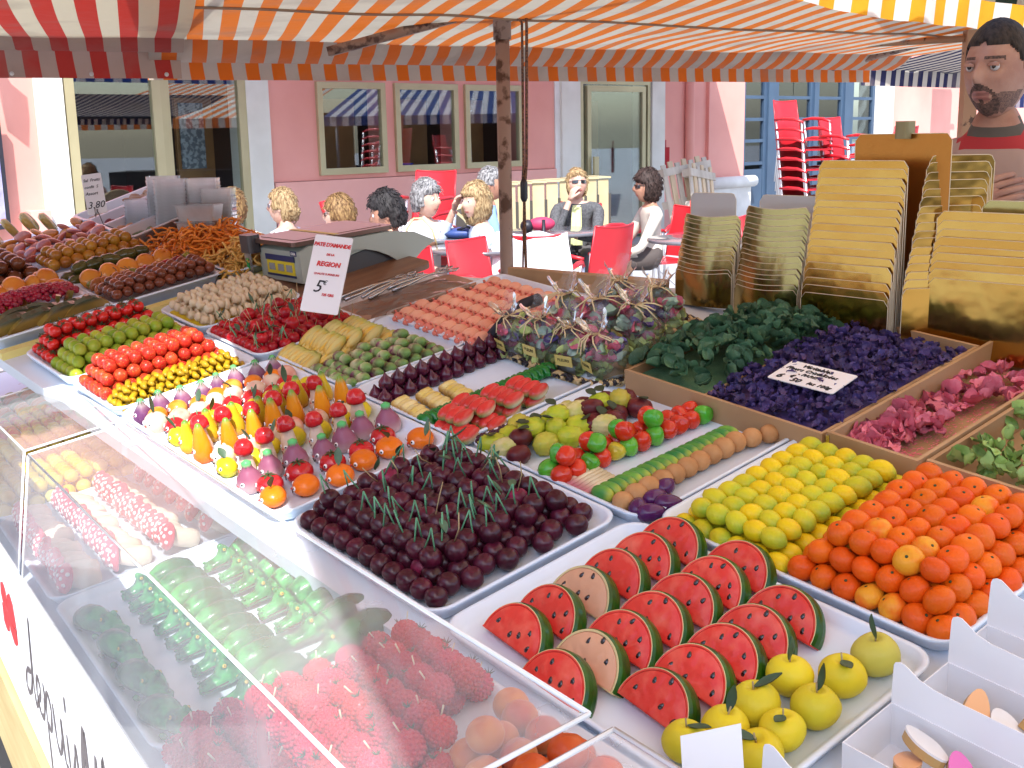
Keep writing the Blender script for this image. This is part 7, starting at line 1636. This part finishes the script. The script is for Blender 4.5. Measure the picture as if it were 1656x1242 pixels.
person('woman with tied blond hair and dark sunglasses in a white top, facing left', seat_at(-1.19, 6.25, 1.225, 1.15), white_c, jeans, sk3, h_lb, lambda b: (.010 + (.02 if b.y < -.07 and b.z < 0 else 0)) if b.z > (.055 if b.y > .045 else (-.02 if b.y > -.02 else -.09)) else None, head_yaw=.15, sun_gl=True, sleeve=.3)
person('woman with short blond hair and sunglasses in a red top, half hidden', seat_at(-.835, 5.85, 1.20, 1.35), mat('red_top', (.50, .04, .07), .8), jeans, sk3, h_bl, short(.05, -.08, .013, -.03, .006), sun_gl=True, sleeve=.3)
person('man with curly black hair in a white tee shirt leaning to the left', seat_at(-.675, 5.4, 1.235, 1.2, (0, .10)), white_c, jeans, sk2, h_bk, short(.06, -.075, .016, -.02, .012), head_yaw=.25, head_tilt=(-.25, 0), hvol=.035, fem=0, width=1.1, sleeve=.3, hfreq=40)
pf_m = mat('flowered_blouse', (.76, .74, .76), .8, speck=(22, .20, (.34, .28, .44)), bump=.4, bscale=18)
person('smiling woman with grey curly hair in a flowered white blouse', seat_at(-.425, 6.15, 1.25, -2.5), pf_m, mat('beige_skirt', (.4, .33, .25), .8), sk3, h_gr, short(.055, -.07, .014, -.035, .012), head_yaw=.35, hvol=.04, hfreq=45, arms=[((-.24, .08, .16), (-.06, .26, .17)), ((.24, .08, .16), (.05, .27, .15))], width=1.08, sleeve=.8)
t = thing('wicker_handbag', GP(-.45, 5.95, ZP(1.045), s=1.2), 'small wicker basket with a tall arched handle held by the grey haired woman', 'basket')
obj(MB().tube([(-.075, 0, 0), (-.07, 0, .08), (-.03, 0, .135), (.02, 0, .135), (.07, 0, .07), (.09, 0, -.01)], .006, 6).mesh('handle', straw), 'handle', None, t)
obj(MB().lathe([(.055, -.05), (.075, .0), (.07, .005)], 14, bumpf=lambda p, a: Vector((p.x * 1.2, p.y * .7, p.z))).mesh('basket', mat('brown_wicker', (.14, .06, .03), .6, bump=.6)), 'basket', None, t)
blue_c = mat('pale_blue_shirt', (.56, .64, .76), .8, (.50, .58, .72), 5, bump=.4, bscale=18)
person('blond woman in a pale blue shirt holding her hand to her hair', seat_at(-.165, 6.05, 1.24, 1.9), blue_c, jeans, sk3, h_lb, lambda b: (.020 + .02 * max(0, -b.z / .118)) if (b.z > (.04 if b.y > .05 else -.115) and not (b.y > .06 and b.z < .03)) else None, head_yaw=.35, hvol=.03, arms=[((-.22, .16, .14), (-.10, .36, .14)), ((.22, .24, .30), (.09, .17, .56))], sleeve=.85)
person('grey haired man with glasses behind the blond woman, facing right', seat_at(-.10, 6.75, 1.30, -1.5), mat('blue_polo', (.20, .32, .50), .8), jeans, sk2, h_gr, short(.060, -.06, .008, -.01), fem=0, width=1.1, head_yaw=-.1, sleeve=.3)
cardi = mat('grey_cardigan', (.10, .10, .105), .95, (.055, .055, .06), 60, bump=.9, bscale=110); scarfm = mat('lime_scarf', (.66, .68, .32), .8, bump=.5, bscale=40)
person('woman in a grey cardigan and lime scarf resting chin on her hand', seat_at(.405, 7.2, 1.265, 3.0, (0, .10)), cardi, mat('grey_trousers', (.10, .09, .09), .8), sk3, h_lb, short(.060, -.09, .010, -.075), head_yaw=.30, head_tilt=(.18, 0), sun_gl=True, collar=scarfm, arms=[((-.17, .30, .18), (.02, .30, .21)), ((.17, .25, .17), (.045, .185, .485))], sleeve=.88, width=1.05)
beige_s = mat('beige_sweater', (.58, .52, .44), .9, (.52, .46, .38), 8, bump=.5, bscale=60); brown_t = mat('brown_trousers', (.065, .05, .045), .8, bump=.3, bscale=20)
person('woman with dark curly hair in a beige sweater, legs crossed, looking left', seat_at(.815, 7.2, 1.245, 1.75, (0, .02)), beige_s, brown_t, sk2, h_br, short(.05, -.10, .022, -.09, .010), head_yaw=-.05, hvol=.035, hfreq=60, sun_gl=True, arms=[((-.22, .16, .14), (-.05, .38, .04)), ((.22, .16, .14), (.03, .40, .06))], legs=[((-.10, .40, .02), (-.10, .36, -.40)), ((.06, .42, .17), (-.12, .50, -.10))], sleeve=.92)

# ------------------------------------------------------------------ the vendor
vt = mat('washed_tee_shirt', (.36, .25, .21), .9, (.31, .21, .18), 6, bump=.5, bscale=9); vr = mat('red_trim', (.34, .02, .025), .8); vg = mat('grey_collar', (.075, .065, .055), .8)
vskin = mat('vendor_skin', (.35, .19, .135), .5, (.28, .13, .09), 20, bump=.35, bscale=220)
beard_m = mat('dark_beard', (.045, .026, .020), .8, (.12, .06, .045), 160, lo=.4, hi=.6, bump=.9, bscale=400); stub = mat('stubble', (.20, .11, .08), .7, (.10, .055, .045), 260, lo=.4, hi=.6)
def vb(c):
    if c.y < .02: return 6 if (c.z < -.05 and c.y > -.005 and abs(c.x) > .04) else 0
    ax = abs(c.x)
    nz = .12 * noise.noise(Vector((c.x * 160, c.z * 160, 5)))
    ring = (ax / .036) ** 2 + ((c.z + .072) / .040) ** 2
    if ring < 1 + nz and (ax / .027) ** 2 + ((c.z + .0635) / .0165) ** 2 > 1 + nz: return 5
    if -.082 < c.z < -.070 and ax < .006: return 5
    if c.z < -.052 + nz * .02 + .25 * max(0, .05 - ax) * -1 and ax >= .026: return 6
    return 0
VM = G(1.205, 2.95, 1.012, rz=2.55, s=.92)
vendor = thing('person', VM, 'unsmiling dark haired vendor with a goatee, arms crossed, in a faded red trimmed tee shirt', 'person')
W = 1.0
ch0 = [(0, 0, -.05, (.16, .115)), (0, 0, .12, (.150, .105)), (0, .01, .30, (.165, .11)), (0, 0, .44, (.145, .095)), (0, -.01, .545, (.085, .07)), (0, .0, .60, .056), (0, .012, .68, .055)]
shl = [Vector((-.185, -.01, .50)), Vector((.185, -.01, .50))]
armL = [(0, -.01, .545, (.085, .07)), (-.175, -.01, .505, .070), (-.235, .05, .38, .056), (-.245, .12, .27, .046), (-.12, .205, .315, .040), (.06, .205, .345, .030)]
armR = [(0, -.01, .545, (.085, .07)), (.175, -.01, .505, .070), (.235, .05, .38, .056), (.245, .12, .27, .046), (.14, .200, .335, .040), (.03, .185, .415, .028)]
legc = [[(0, 0, -.05, (.16, .115)), (s_ * .10, 0, -.10, .10), (s_ * .11, .02, -.45, .065), (s_ * .11, 0, -.62, .05)] for s_ in (-1, 1)]
Vv, Ff = skin_mesh([ch0, armL, armR] + legc, 2)
mb = MB(); mb.v = list(Vv)
segs = [(Vector(c[i][:3]), Vector(c[i + 1][:3]), q) for c, qs in ((ch0, (0, 0, 0, 0, 1, 1)), (armL, (0, 0, 0, 3, 1)), (armR, (0, 0, 0, 3, 1)), (legc[0], (4, 4, 4)), (legc[1], (4, 4, 4))) for i, q in enumerate(qs)]
for f in Ff:
    c = sum((Vv[i] for i in f), Vector()) / len(f); best = min(segs, key=lambda s3: segdist(c, s3[0], s3[1])[0]); mi = best[2]
    r2 = sqrt(c.x ** 2 + (c.y + .005) ** 2)
    if mi == 1 and best[0].z > .5 and c.z < .60: mi = 0
    if mi in (0, 1) and c.z > .50 and r2 < .15:
        hgt = c.z + .55 * c.y
        mi = 1 if (hgt > .640 and r2 < .10) else 3 if (hgt > .606 and r2 < .105) else 2 if (hgt > .590 and r2 < .112) else 0
    if mi == 0 and abs(c.x) < .25 and abs(abs(c.x) - .205) < .0 : mi = 2
    if best[0].z < .40 and best[0].z > .30 and abs(best[0].x) > .2: mi = 0 if segdist(c, best[0], best[1])[1] < .55 else 2 if segdist(c, best[0], best[1])[1] < .75 else 3
    mb.f.append(f); mb.mi.append(mi); mb.sm.append(True)
HMv = Matrix.Translation((0, .035, .755)) @ Matrix.Rotation(-.28, 4, 'Z') @ Matrix.Rotation(-.04, 4, 'X')
o_ = len(mb.f); mi_map = {0: 1}
add_head(mb, HMv, 1.04, 1, n=120, m=96, fem=0, nose=1.1, lips=7, beard=vb, brow=5)
hand_add(mb, Vector((.03, .185, .415)), Vector((-.85, .05, .40)), Vector((.05, 1, .25)), 1.0, .38, 1, side=-1)
obj(mb.mesh('body', [vt, vskin, vr, vg, mat('dark_trousers', (.03, .03, .04), .8), beard_m, stub, mat('vendor_lip', (.26, .10, .08), .5)]), 'body', None, vendor)
def vhair(b):
    f = b.y / .094
    if f > .45: lim = .066 - .020 * (abs(b.x) / .04) ** 2 * .5 + .010 * gauss(abs(b.x) - .045, .012)
    elif f > .10: lim = .045 - .16 * (.45 - f)
    elif f > -.10: lim = -.012
    else: lim = -.050
    return .004 + .006 * max(0, b.z / .118) if b.z > lim else None
obj(hair_mesh(vhair, hairmat('vendor_hair', (.014, .010, .009), (.035, .025, .02)), 1.035, 3, .004, freq=50, locks=0), 'hair', HMv, vendor)
for s_ in (-1, 1):
    e = obj(MB().ell(.0118, .0118, .0118, 14, 10, 0).ell(.0060, .0030, .0060, 12, 6, 1, M=Matrix.Translation((0, .0098, 0))).mesh('eye', [mat('vendor_eye_white', (.45, .42, .40), .3), mat('iris_dark', (.02, .012, .008), .1)]), 'eye', HMv @ Matrix.Translation(Vector((s_ * .032, .0775, .0095)) * 1.04) @ Matrix.Rotation(.15, 4, 'Z'), vendor)
    lid = MB().grid(lambda i, j: Vector((.0150 * cos(pi * i), .0128 * sin(pi * (.12 + .76 * i)) ** .5 * cos(j * .75) + .0004, .0128 * sin(j * .75) * 1.0 + .0030 - .002 * abs(2 * i - 1))), 12, 5).mesh('eyelid', vskin)
    obj(lid, 'eyelid', HMv @ Matrix.Translation(Vector((s_ * .032, .0775, .0085)) * 1.04), vendor)
tm_ = text_mesh('ALTIUS', .036, .0006, bold=.0008); tm_.materials.clear(); tm_.materials.append(vr)
for v in tm_.vertices:                                   # wrap the print round the chest
    a = v.co.x / .14 - .62; v.co = Vector((-.135 * sin(a), .118 * cos(a) + v.co.z, v.co.y + .03 * sin(a)))
obj(tm_, 'lettering', Matrix.Translation((.01, .010, .462)), vendor)

# ------------------------------------------------------------------ customer reaching in from the left
cM = G(-1.75, 2.95, .72, rz=-.9)
cust = thing('person', cM, 'customer in a white sleeve pointing at the candied fruit from the left edge', 'person')
aL = [(0, -.01, .50, (.085, .07)), (-.17, -.01, .46, .062), (-.24, .08, .25, .05), (-.20, .22, .15, .04)]
aR = [(0, -.01, .50, (.085, .07)), (.17, -.01, .46, .062), (.20, .24, .44, .058), (.16, .44, .50, .045), (.10, .55, .53, .028)]
bodyc = [(0, 0, -.05, (.15, .11)), (0, 0, .2, (.13, .10)), (0, 0, .40, (.14, .09)), (0, -.01, .50, (.085, .07)), (0, 0, .57, .05), (0, .01, .64, .05)]
Vv, Ff = skin_mesh([bodyc, aL, aR, [(0, 0, -.05, (.15, .11)), (-.1, 0, -.1, .09), (-.1, 0, -.55, .05)], [(0, 0, -.05, (.15, .11)), (.1, 0, -.1, .09), (.1, 0, -.55, .05)]], 1)
mb = MB(); mb.v = list(Vv)
for f in Ff:
    c = sum((Vv[i] for i in f), Vector()) / len(f); mb.f.append(f); mb.sm.append(True); mb.mi.append(2 if c.z < -.06 else 1 if (c.z > .545 and c.y < .2) or c.y > .50 else 0)
add_head(mb, Matrix.Translation((0, .03, .71)), 1.0, 1, n=28, m=22)
w_ = Vector((.10, .55, .53))
hand_add(mb, w_, Vector((-.15, 1, -.12)), Vector((0, .1, 1)), .85, .12, 1, side=-1)
obj(mb.mesh('body', [white_c, sk1, jeans]), 'body', None, cust)
obj(hair_mesh(short(.05, -.07, .012, -.03), h_bl, 1.02), 'hair', Matrix.Translation((0, .03, .71)), cust)
